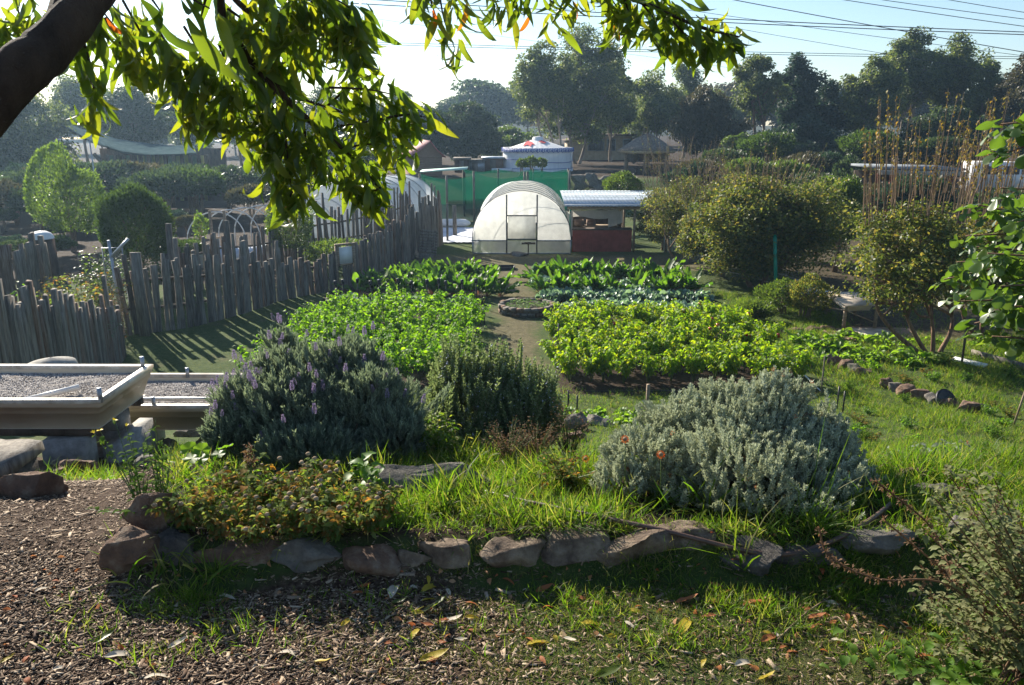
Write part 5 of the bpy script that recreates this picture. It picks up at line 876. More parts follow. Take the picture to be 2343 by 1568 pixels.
def veg():
    pr = [herb_mesh(s, 9, .82, .34, 50, .095, OVAL, 'pepper', .007, .6, .35) for s in range(5)]
    pg = [herb_mesh(s + 20, 10, .85, .4, 54, .095, OVAL, 'peppergreen', .007, .5, .25) for s in range(5)]
    fr = to_mesh('pepper_fruit', [lathe([(.001, -.05), (.028, -.035), (.036, 0), (.03, .03), (.001, .035)], 10)], M['red'], True)
    def fruit(r, v, rg):
        if rg.random() < .22:
            for _ in range(rg.integers(1, 3)): p = v[2][rg.integers(len(v[2]))] * rg.uniform(.8, .98); f = link('pepper_fruit', fr, r, p + [0, 0, .02]); f.scale = (1.1,) * 3
    rows = ['front row', 'second row', 'third row', 'fourth row', 'fifth row', 'back row']
    for i, y in enumerate((17.1, 18.2, 19.3, 20.4, 21.5, 22.6)):
        rowplants('pepper_plant', 'pepper plant', pr, y, 1.25, 6.25, 12, lambda k, i=i: f'{ordn(k)} yellowing pepper plant from the path in the {rows[i]} of the right bed', 'pepper plants in the right bed', 100 + i, sc_=(.95, 1.3) if i < 5 else (.8, 1.1), jit=.1, skip=.0 if i < 5 else .35, extra=fruit)
        rowplants('pepper_plant', 'pepper plant', pg, 17.4 + i * 1.15, -5.7 + .05 * i, -1.15, 11, lambda k, i=i: f'{ordn(10 - k)} green pepper plant from the path in the {rows[i]} of the left bed', 'pepper plants in the left bed', 200 + i, sc_=(.95, 1.25), jit=.1)
    ch = [leafy(s, 15, .6, .22, 'chard', 'stemred', .1, 1.25, .55) for s in range(4)]; ka = [leafy(s + 9, 20, .44, .18, 'kale', 'stem', .16, 1.05, 1.3) for s in range(4)]; pt = ('ribs', 'leaves')
    for j, (y, x0, x1, n, v, nm, what, sc_) in enumerate([(25.3, -5.2, -1.5, 12, ka, 'kale_plant', 'silvery kale plant from the path in the thin row behind the left peppers', (.7, .95)), (26.6, -5.0, -.5, 13, ch, 'chard_plant', 'upright chard plant from the path in the bright left row', (1.0, 1.35)), (28.6, -4.0, -.8, 9, ch, 'chard_plant', 'dark chard plant from the path in the rear left row', (1.0, 1.3)), (29.3, -4.1, -.9, 9, ch, 'chard_plant', 'dark chard plant from the path in the last left row before the seed strip', (.9, 1.2))]):
        rowplants(nm, nm.split('_')[0], v, y, x0, x1, n, lambda k, n=n, what=what: f'{ordn(n - 1 - k)} {what}', 'leaf vegetables left of the path', 300 + j, pt, sc_)
    for j, (y, x0, x1, n, v, nm, what, sc_) in enumerate([(24.3, 1.6, 5.9, 15, ka, 'kale_plant', 'blue green kale plant from the path in the row behind the peppers', (.85, 1.1)), (25.9, 1.2, 6.2, 16, ka, 'kale_plant', 'kale plant from the path in the second right row', (.95, 1.2)), (26.9, 1.1, 6.3, 16, ch + ka[:1], 'chard_plant', 'chard plant from the path in the middle right row', (.95, 1.25)), (28.0, 1.0, 5.8, 14, ka, 'kale_plant', 'kale plant from the path in the fourth right row', (.95, 1.2)), (29.1, .9, 5.9, 15, ch, 'chard_plant', 'yellow green chard plant from the path in the bright rear right row', (1.0, 1.3)), (30.3, 1.0, 5.4, 13, ka, 'kale_plant', 'kale plant from the path in the last right row', (.95, 1.25))]):
        rowplants(nm, nm.split('_')[0], v, y, x0, x1, n, lambda k, what=what: f'{ordn(k)} {what}', 'leaf vegetables right of the path', 400 + j, pt, sc_)
    # low salad by the front bed, comfrey by the right stones
    sa = [leafy(s + 40, 12, .2, .11, 'salad', 'stem', .05, .8, 1.2) for s in range(3)]; co = [leafy(s + 50, 13, .34, .15, 'salad', 'stem', .06, 1.1, 1.2) for s in range(3)]
    rowplants('seedling_clump', 'salad plant', sa, 14.6, 1.2, 3.2, 10, lambda k: f'{ordn(k)} low salad plant from the left in the strip before the right pepper bed', 'salad strip', 500, pt, (.8, 1.3), .12)
    rowplants('seedling_clump', 'salad plant', sa, 13.9, 1.4, 3.0, 8, lambda k: f'{ordn(k)} low salad plant from the left in the nearer salad row', 'salad strip', 501, pt, (.8, 1.3), .12)
    for j, y in enumerate((19.0, 19.8, 20.6)): rowplants('leafy_clump', 'leafy plant', co, y, 7.6, 9.9, 7, lambda k, j=j: f'{ordn(k)} broad leaved plant from the left in the {("nearest", "middle", "farthest")[j]} row beside the many stemmed tree', 'broad leaved plants', 510 + j, pt, (.9, 1.3), .15)
    rowplants('leafy_clump', 'leafy plant', sa, 20.5, 10.8, 13.5, 8, lambda k: f'{ordn(k)} small leafy plant from the left in the bed behind the leaning stake', 'small plants behind the stake', 520, pt, (1, 1.5), .25)
    # stakes and irrigation pegs
    st = to_mesh('stake', [tube([(0, 0, -.05), (0, 0, .42)], .014, 6)], M['black'], True); cp = to_mesh('cap', [tube([(0, 0, .421), (0, 0, .5)], .04, 8)], M['black'], True); rg = np.random.default_rng(2)
    for k, (px, py) in enumerate(sorted([(787, 690), (820, 686), (869, 684), (912, 680), (943, 694), (978, 682), (1005, 686), (1021, 690), (1058, 692), (850, 700), (770, 700), (1090, 688)])):
        y = 24.4 + .2 * (k % 3); x = at(px, py, y)[0]; r = thing('sprinkler_peg', f'{ordn(k)} black capped irrigation peg from the left along the rear of the left pepper bed', 'sprinkler', (x, y, .22 + .03 * (k % 3)), group='irrigation pegs'); link('stake', st, r); link('cap', cp, r); r.scale = (1.3,) * 3; r.location[2] = .04; r.scale[2] = 1.75
    for k, (px, yt, yb, lab, mt) in enumerate([(1480, 880, 952, 'rough wooden stake standing in front of the right pepper bed', 'wood'), (1277, 740, 812, 'thin black stake at the path corner of the right bed', 'black'), (1300, 893, 935, 'thin black peg near the rosemary top', 'black'), (1320, 905, 945, 'second thin black peg right of the rosemary', 'black'), (1878, 815, 905, 'grey stake at the right corner of the pepper bed', 'plank'), (1915, 885, 935, 'short black peg on the grass right of the pepper bed', 'black'), (1928, 895, 945, 'outermost short black peg on the grass', 'black'), (1748, 815, 880, 'thin grey stake among the front row peppers', 'plank'), (1108, 700, 745, 'thin peg at the path edge of the left bed', 'black')]):
        g = G(px, yb); p = at(px, yt, g[1]); obj('garden_stake', [tube([[0, 0, -.05], [0, 0, p[2] - g[2]]], .035 if k == 0 else .016, 6)], M[mt], loc=g, label=lab, cat='stake')
    for k, (a, b, lab) in enumerate([((1.05, 16.4), (6.6, 16.35), 'long dark irrigation hose along the front of the right pepper bed'), ((6.6, 16.35), (6.75, 19.5), 'pale pipe along the right side of the pepper bed')]):
        P = curve([[a[0], a[1], .04], [(a[0] + b[0]) / 2, (a[1] + b[1]) / 2 + .05, .05], [b[0], b[1], .04]], 12); obj('irrigation_hose', [tube(P - P[0], .018, 6)], M['black' if k == 0 else 'whitepipe'], loc=P[0], label=lab, cat='hose', smooth=True)
veg()
# ------------------------------------------------------------------ grow beds on the left
def trays():
    def tray(label, xr, xl, y0, y1, zt, h, seed):
        r = thing('gravel_tray', label, 'grow bed', (xr, y0, zt - h)); L = xl - xr; D = y1 - y0; sl = .07; W = .05
        def ringq(zs):  # outer profile tapered with a lip
            V, f = [], []
            for z, i in zs: V += [[L + i, i, z], [-i, i, z], [-i, D - i, z], [L + i, D - i, z]]
            for k in range(len(zs) - 1):
                for j in range(4): f.append([4 * k + j, 4 * k + (j + 1) % 4, 4 * k + 4 + (j + 1) % 4, 4 * k + 4 + j])
            return np.array(V), np.array(f)
        obj('tub', [ringq([(0, sl + .02), (h * .55, sl * .5), (h * .57, sl * .5 - .012), (h - .075, .012), (h - .07, 0), (h - .03, 0)]), (np.array([[L + sl, sl, .005], [-sl, sl, .005], [-sl, D - sl, .005], [L + sl, D - sl, .005]]), np.array([[3, 2, 1, 0]])), ringq([(h - .03, W + .01), (h - .14, W + .02)])], M['tray'], r)
        obj('rim', [ringq([(h - .03, -.012), (h + .005, -.014), (h + .01, .0), (h + .01, W - .005), (h - .004, W + .003), (h - .032, W + .003)])], M['rim'], r)
        n = 40; m = 26; X, Yy = np.meshgrid(np.linspace(L + W, -W, n), np.linspace(W, D - W, m)); rg = np.random.default_rng(seed); Z = h - .075 + .012 * np.sin(X * 5) * np.sin(Yy * 6) + .006 * rg.normal(size=X.shape); i = (np.arange(m - 1)[:, None] * n + np.arange(n - 1)[None]).ravel()
        obj('gravel_base', [(np.stack([X, Yy, Z], 2).reshape(-1, 3), np.stack([i, i + 1, i + n + 1, i + n], 1))], M['gravelbase'], r, True)
        N = 14000; gx, gy = rg.uniform(L + W, -W, N), rg.uniform(W, D - W, N); O = (np.array([[1, 0, 0], [0, 1, 0], [-1, 0, 0], [0, -1, 0], [0, 0, .7], [0, 0, -.7]], float), np.array([[0, 1, 4], [1, 2, 4], [2, 3, 4], [3, 0, 4], [1, 0, 5], [2, 1, 5], [3, 2, 5], [0, 3, 5]]))
        obj('gravel', [scat(O, np.stack([gx, gy, h - .072 + .012 * np.sin(gx * 5) * np.sin(gy * 6)], 1), basis(rdir(rg, N)), rg.uniform(.005, .012, N))], M['gravel'], r); tag(bpy.data.objects[-1] if False else r.children[-1], kind='stuff')
        return r
    t1 = tray('nearer cream gravel filled tray raised on blocks at the left edge', -3.77, -6.5, 6.98, 8.1, 3.15, .31, 1); t2 = tray('lower cream gravel filled tray behind the lavender', -2.35, -4.7, 8.2, 9.35, 2.66, .31, 2)
    for r, xs in ((t1, [(.06, .03), (-.0, 1.05)]), (t2, [(-.55, 1.1), (-1.45, .03), (-1.5, 1.1)])):
        for x, y in xs: obj('pipe_stub', [tube([(x - .06, y + .0, .28), (x - .06, y, .42 if r is t1 else .4)], .022, 8)], M['steel'], r, True)
    obj('pipe_stub', [tube([(-1.6, 1.08, .3), (-1.6, 1.08, .42)], .02, 8)], M['whitepipe'], t1)
    obj('drain_pipe', [tube([(-4.55, 7.12, 3.1), (-4.18, 7.42, 3.135)], .028, 8)], M['whitepipe'], label='short pale pipe lying on the gravel of the nearer tray', cat='pipe', smooth=True); obj('feed_pipe', [tube([(-4.4, 8.42, 2.66), (-2.4, 8.42, 2.665)], .022, 8)], M['steel'], label='long grey pipe laid across the gravel of the lower tray', cat='pipe', smooth=True)
    V, f = lathe([(.01, -.03), (.1, -.02), (.13, .01), (.08, .05), (.01, .06)], 10); V *= [1, .7, 1]; obj('pale_stone', [(V, f)], M['whitepipe'], loc=(-3.25, 9.0, 2.63), smooth=True, label='pale flat lump resting on the gravel of the lower tray', cat='stone')
    obj('support_bearer', [beam((-6.5, 7.12, 2.80), (-3.85, 7.12, 2.80), .09, .07)], M['darkwood'], label='dark timber bearer under the front of the nearer tray', cat='beam'); obj('support_bearer', [beam((-6.5, 7.95, 2.80), (-3.85, 7.95, 2.80), .09, .07)], M['darkwood'], label='dark timber bearer under the rear of the nearer tray', cat='beam')
    for k, (x, y, lab) in enumerate([(-4.15, 7.05, 'front concrete block stack under the corner of the nearer tray'), (-4.15, 7.75, 'rear concrete block stack under the corner of the nearer tray'), (-6.2, 7.05, 'concrete block stack under the outer end of the nearer tray')]):
        g = float(hz(x, y)) - .03; n = max(1, round((2.762 - g) / .2)); r = thing('block_stack', lab, 'blocks', (x, y, g)); hh = (2.762 - g) / n
        for j in range(n): obj('block', [box((-.2, -.1, j * hh), (.2, .12, (j + 1) * hh - .006))], M['block'], r)
    r = thing('side_plinth', 'long concrete plinth running back under the side of the nearer tray', 'plinth', (-3.86, 7.2, 2.2)); obj('plinth', [box((-.06, 0, -.1), (.08, .8, .4))], M['block'], r); 
    x, y = -3.4, 8.7
    for k, (x, y) in enumerate(((-2.75, 8.7), (-4.35, 8.7))): g = float(hz(x, y)) - .05; obj('concrete_block', [box((-.2, -.35, 0), (.2, .35, 2.348 - g))], M['block'], loc=(x, y, g), label=('right' if k == 0 else 'left') + ' concrete block carrying the lower tray', cat='block')
    V, f = lathe([(.3, 0), (.3, .5), (.27, .56), (.01, .6)], 24); p = at(118, 830, 11.0); obj('concrete_pipe', [(V, f)], M['block'], loc=(p[0], 11, float(hz(p[0], 11)) ), smooth=True, label='rounded grey drum top showing behind the nearer tray', cat='drum')
    o = bpy.data.objects['concrete_pipe']; o.scale = (1.15, 1.15, (at(118, 818, 11)[2] - o.location[2]) / .6)
trays()
#PART4
# ------------------------------------------------------------------ foreground rocks
def frontrocks():
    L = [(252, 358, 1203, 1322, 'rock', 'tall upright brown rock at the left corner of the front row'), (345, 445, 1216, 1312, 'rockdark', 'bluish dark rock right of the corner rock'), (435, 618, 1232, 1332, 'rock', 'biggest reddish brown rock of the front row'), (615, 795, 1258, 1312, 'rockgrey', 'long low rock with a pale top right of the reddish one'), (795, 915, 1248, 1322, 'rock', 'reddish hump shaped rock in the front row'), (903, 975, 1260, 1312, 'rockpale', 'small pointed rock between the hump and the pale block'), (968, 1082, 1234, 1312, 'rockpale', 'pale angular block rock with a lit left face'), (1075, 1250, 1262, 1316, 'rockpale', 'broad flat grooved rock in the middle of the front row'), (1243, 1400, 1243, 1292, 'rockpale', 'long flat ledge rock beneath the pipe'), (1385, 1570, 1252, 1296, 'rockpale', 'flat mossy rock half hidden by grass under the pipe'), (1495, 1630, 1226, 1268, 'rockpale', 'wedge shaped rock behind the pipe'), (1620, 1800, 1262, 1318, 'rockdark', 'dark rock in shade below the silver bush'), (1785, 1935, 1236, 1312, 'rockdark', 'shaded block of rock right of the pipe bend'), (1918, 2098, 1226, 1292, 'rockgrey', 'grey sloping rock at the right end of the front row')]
    for k, (a, b, c, d, m, l) in enumerate(L): rock(l, a - 4, b + 4, c, d + 3, m, 3 * k + 1, dpt=.75, group='front row of rocks', mr=(.8, .6)[k] if k < 2 else .38)
    rock('leaning rock slab at the back left corner of the front bed', 268, 410, 1123, 1228, 'rock', 71, dpt=.35)
    rock('long flat grey slab lying in the grass behind the dried flowers', 880, 1150, 1098, 1142, 'rockgrey', 72, dpt=.3)
    a, b, c = at(-110, 1012, 5.15), at(88, 1014, 5.15), at(88, 1040, 4.75); zt = b[2] + .01; r = thing('stone_bench', 'low bench with a worn flat slab top at the left edge', 'bench', (b[0], 4.7, float(hz(b[0], 4.9)) - .1)); zb = r.location[2]
    P = []; L = a[0] - b[0]; g_ = np.random.default_rng(3); V = [[x + g_.normal() * .008, y + g_.normal() * .01, z + g_.normal() * .004] for z in (zt - zb - .09, zt - zb) for y in (0, .5) for x in np.linspace(L, 0, 8)]; n8 = 8
    f = [[i, i + 1, i + 9, i + 8] for i in range(7)]; F_ = [[q[0], q[3], q[2], q[1]] for q in f] + [[k + 16 for k in q] for q in f] + [[i, i + 1, i + 17, i + 16] for i in range(7)] + [[i + 9, i + 8, i + 24, i + 25] for i in range(7)] + [[7, 15, 31, 23], [0, 16, 24, 8]]
    obj('slab', [(np.array(V), np.array(F_))], M['plank'], r); obj('base', [box((L, .04, 0), (-.03, .46, zt - zb - .095))], M['rockdark'], r)
    rock('large round boulder in shade at the left edge', -30, 122, 1068, 1142, 'rock', 74, dpt=.6); rock('small brown rock between the boulder and the block stack', 105, 195, 1058, 1088, 'rock', 75)
    for k, (a, b, c, d) in enumerate([(395, 450, 968, 1000), (350, 400, 1000, 1025), (440, 500, 1000, 1020), (520, 590, 1050, 1075), (300, 350, 1040, 1070)]): rock(['dark stone beside the lavender under the lower tray', 'stone between the block stack and the lavender', 'flat stone at the lavender edge', 'grey stone behind the mallow leaves', 'mossy stone at the foot of the block stack'][k], a, b, c, d, 'rockgrey', 76 + k)
frontrocks()
def pipe():
    P = [at(978, 1158, 3.75), at(1100, 1200, 3.3), at(1300, 1236, 3.0), at(1500, 1268, 2.82), at(1750, 1287, 2.74), at(1880, 1272, 2.78), at(1980, 1237, 2.9), at(2033, 1190, 3.1)]
    P = [np.array([p[0], p[1], max(p[2], float(hz(p[0], p[1])) + .035)]) for p in P]; c = curve(P, 50); obj('poly_pipe', [tube(c - c[0], .0095, 8)], M['pipe'], loc=c[0], smooth=True, label='long curved rusty brown pipe lying over the front rocks', cat='pipe')
pipe()
# ------------------------------------------------------------------ the three big front bushes
def needle_shoot(n, ln, w_, up, spread, tuft=1.3, taper=.5):
    rg = np.random.default_rng(n); t = np.linspace(.12, 1, n) ** (1 / tuft); a = np.arange(n) * 2.4; V, f = [], []
    for k in range(n):
        d = np.array([cos(a[k]) * spread, up, sin(a[k]) * spread]); d /= np.linalg.norm(d); s = np.cross(d, [cos(a[k] + 1.2), .1, sin(a[k] + 1.2)]); s /= np.linalg.norm(s); p = np.array([0, t[k], 0]); l = ln * (1 - taper * t[k]) * rg.uniform(.8, 1.2)
        V += [p - s * w_ * .5, p + s * w_ * .5, p + d * l * .6 + s * w_ * .55, p + d * l, p + d * l * .6 - s * w_ * .55]; f.append([5 * k, 5 * k + 1, 5 * k + 2, 5 * k + 3, 5 * k + 4])
    return np.array(V), np.array(f)
STEM1 = (np.array([[-.012, 0, 0], [.012, 0, 0], [.006, .95, 0], [-.006, .95, 0], [0, 0, -.012], [0, 0, .012], [0, .95, .006], [0, .95, -.006]]), np.array([[0, 1, 2, 3], [4, 5, 6, 7]]))
def cushion(name, label, lobes, mat, Tm, n, sl, seed, up=.9, inner=.55, out=.85, wob=.22, stems=26, bark='twig', keep=None):
    """lobes: (centre, radii) ellipsoids in world space; leafy shoots grow outward from their union"""
    rg = np.random.default_rng(seed); c0 = np.array(lobes[0][0], float); root = thing(name, label, 'bush', (c0[0], c0[1], float(hz(c0[0], c0[1])) - .02)); o = np.array(root.location); tot = sum(np.prod(r) ** .6 for c, r in lobes); P, D, S = [], [], []
    for c, r in lobes:
        c = np.array(c, float); r = np.array(r, float); k = int(n * np.prod(r) ** .6 / tot); d = rdir(rg, k, -.55, 1); bm = rdir(rg, 24, -.2, 1); am = rg.uniform(-wob, wob, 24)
        sh = 1 + sum(a * np.exp(-((d - b) ** 2).sum(1) / .07) for a, b in zip(am, bm)); rad = rg.uniform(inner, 1, k) ** .5 * sh; p = c + d * r * rad[:, None] * .93; P.append(p); dd = d * out + [0, 0, up] + rg.normal(size=(k, 3)) * .3; D.append(dd); S.append(rg.uniform(.6, 1.25, k) * sl)
    P, D, S = np.vstack(P), np.vstack(D), np.concatenate(S)
    if keep is not None: q = keep(P) > rg.random(len(P)); P, D, S = P[q], D[q], S[q]
    D /= np.linalg.norm(D, axis=1)[:, None]; P = P - D * S[:, None] * .6; g = hz(P[:, 0], P[:, 1]); P[:, 2] = np.maximum(P[:, 2], g + .02)
    B = basis(D, rg.uniform(0, 6.28, len(P))); obj('foliage', [scat(Tm, P - o, B, S)], M[mat], root); W = [scat(STEM1, P - o, B, S)]
    for k in range(stems): c, r = lobes[rg.integers(len(lobes))]; e = np.array(c) + rdir(rg, 1, -.1, .9)[0] * np.array(r) * .8; b = np.array([c0[0] * .5 + c[0] * .5 + rg.normal() * .06, c0[1] * .5 + c[1] * .5 + rg.normal() * .06, 0]); b[2] = hz(b[0], b[1]) - .02; W.append(tube(curve([b, (b + e) / 2 - [0, 0, .05], e], 7) - o, np.linspace(.009, .003, 6 if False else len(curve([b, (b + e) / 2, e], 7))), 4, False))
    obj('stem', W, M[bark], root); return root, P, D, S
def lobe(px, py, Y, rp, rpz, dy=.8):
    c = at(px, py, Y); u = mpp(c); return (c, (rp * u, rp * u * dy, rpz * u))
def bushes():
    SN = needle_shoot(26, .26, .07, .9, .8, 1.2, .35)
    cushion('santolina_bush', 'large rounded silver grey bush in the right front bed', [lobe(1690, 1050, 3.55, 225, 150), lobe(1500, 1070, 3.4, 135, 105), lobe(1850, 1090, 3.5, 140, 125), lobe(1650, 945, 3.75, 90, 78), lobe(1770, 935, 3.7, 95, 70), lobe(1560, 985, 3.65, 95, 70), lobe(1910, 1150, 3.3, 85, 75), lobe(1430, 1110, 3.3, 75, 55), lobe(1600, 1130, 3.35, 150, 95), lobe(1740, 1140, 3.22, 230, 120), lobe(1620, 1170, 3.2, 130, 75), lobe(1860, 1180, 3.25, 110, 75), lobe(1930, 1160, 3.4, 80, 80), lobe(1880, 1010, 3.65, 75, 65)], 'sant', SN, 9800, .085, 3, 1.0, .5, .8, .42, 170, keep=lambda P: np.clip(sstep(P[:, 2] - 4.07, -.03, .09) + (P[:, 0] < .42), .12, 1))
    r = [o_ for o_ in C.objects if o_.name == 'santolina_bush'][0]; fo = r.children[0].data; co = np.zeros(len(fo.vertices) * 3, np.float32); fo.vertices.foreach_get('co', co); co = co.reshape(-1, 3); g_ = np.random.default_rng(9); ii = g_.choice(len(co), 90); parts = []
    for q in co[ii]: n = 18; d = rdir(g_, n); parts.append(scat(LEAF, q * 1.0 + np.array([0, 0, .012]) + d * .004, basis(d), np.full(n, .009)))
    obj('dried_heads', parts, M['dead'], r); tag(r.children[-1], kind='stuff')
    LV = needle_shoot(24, .36, .05, 1.2, .55, .9, .3)
    r, P, D, S = cushion('lavender_bush', 'big lavender bush with purple flower spikes in the left front bed', [lobe(700, 960, 4.15, 165, 140), lobe(570, 960, 4.05, 100, 110), lobe(840, 950, 4.1, 110, 125), lobe(640, 860, 4.3, 70, 65), lobe(800, 850, 4.35, 100, 70), lobe(900, 1010, 3.95, 75, 90), lobe(520, 1010, 3.9, 60, 70), lobe(720, 1030, 3.85, 130, 75), lobe(650, 800, 4.6, 40, 35)], 'lav', LV, 6200, .095, 4, 1.1, .5, .8, .42, 50)
    rg = np.random.default_rng(8)
    def spike(s):
        g = np.random.default_rng(s); V, f = [], []; n = 46; t = np.linspace(0, 1, n); a = np.arange(n) * 2.4; rr = .0085 * np.sin(pi * (t * .85 + .12)) ** .6; P_ = np.stack([np.cos(a) * rr, t * .042 + .1, np.sin(a) * rr], 1); Dd = np.stack([np.cos(a), .8 + t, np.sin(a)], 1); fl = scat(LEAF, P_, basis(Dd), np.full(n, .0105)); tf = scat(LEAF, np.tile([0, .143, 0], (5, 1)), basis(np.array([[cos(k * 1.26) * .5, 1, sin(k * 1.26) * .5] for k in range(5)])), np.full(5, .02))
        return to_mesh('flower', [fl, tf, ], M['lavflower']), to_mesh('stalk', [tube([(0, -.03, 0), (0, .1, 0)], .0016, 4, False)], M['lav'])
    sp = [spike(k) for k in range(3)]; top = np.where((D[:, 2] > .75) & (P[:, 2] > np.percentile(P[:, 2], 45)))[0]; pick = rg.choice(top, 82, False); o = np.array(r.location)
    low = np.where((P[:, 0] < np.percentile(P[:, 0], 35)) & (P[:, 1] < 4.1))[0]; pick = np.concatenate([pick, rg.choice(low, 16, False)])
    for i in pick:
        v = sp[rg.integers(3)]; p = P[i] + D[i] * S[i] * .8 - o; d = np.array([rg.normal() * .13, rg.normal() * .13, 1]); B = basis(d[None])[0]
        from mathutils import Matrix
        f = link('flower_spike', v[0], r); f.matrix_local = Matrix.LocRotScale(p, Matrix(B.tolist()).to_quaternion(), [rg.uniform(.62, .95)] * 3); st = link('stalk', v[1], f)
    RS = needle_shoot(34, .13, .035, .8, .8, 1.0, .3)
    r, P, D, S = cushion('rosemary_bush', 'upright rosemary bush with pale flowers between the lavender and the silver bush', [lobe(1080, 960, 4.6, 115, 110), lobe(1190, 970, 4.55, 95, 95), lobe(1050, 860, 4.8, 65, 75), lobe(1130, 880, 4.7, 70, 80), lobe(1220, 900, 4.65, 60, 65), lobe(1120, 1020, 4.4, 120, 60), lobe(1240, 960, 4.6, 55, 75), lobe(1010, 960, 4.6, 50, 80)], 'rose', RS, 1800, .18, 5, 2.0, .4, .7, .5, 40)
    k = len(P); rg = np.random.default_rng(6)
    o = np.array(r.location); Q, E = [], []
    for px, py in ((1043, 800), (1013, 815), (1078, 812), (1120, 800), (1188, 795), (1258, 848), (1230, 850), (1215, 858), (1270, 880), (1160, 850), (1140, 830), (1000, 850), (1095, 850)): Q.append(at(px, py + 75, 4.65 + rg.normal() * .1)); E.append([rg.normal() * .16, rg.normal() * .16, 1])
    Q, E = np.array(Q), np.array(E); obj('long_shoots', [scat(needle_shoot(80, .13, .04, 1.2, .8, 1, .5), Q - o, basis(E), rg.uniform(.13, .24, len(Q)))], M['rose'], r)
    N = 2600; ii = rg.choice(k, N); Fp = P[ii] + D[ii] * (S[ii] * rg.uniform(.3, 1, N))[:, None] + rg.normal(size=(N, 3)) * .008; Fq = np.repeat(Q, 14, 0) + np.repeat(E, 14, 0) * rg.uniform(.05, .23, (len(Q) * 14, 1)) + rg.normal(size=(len(Q) * 14, 3)) * .008
    A = np.vstack([Fp, Fq]); obj('flowers', [scat(LEAF, A - o, basis(rdir(rg, len(A))), rg.uniform(.010, .018, len(A)))], M['roseflower'], r)
bushes()
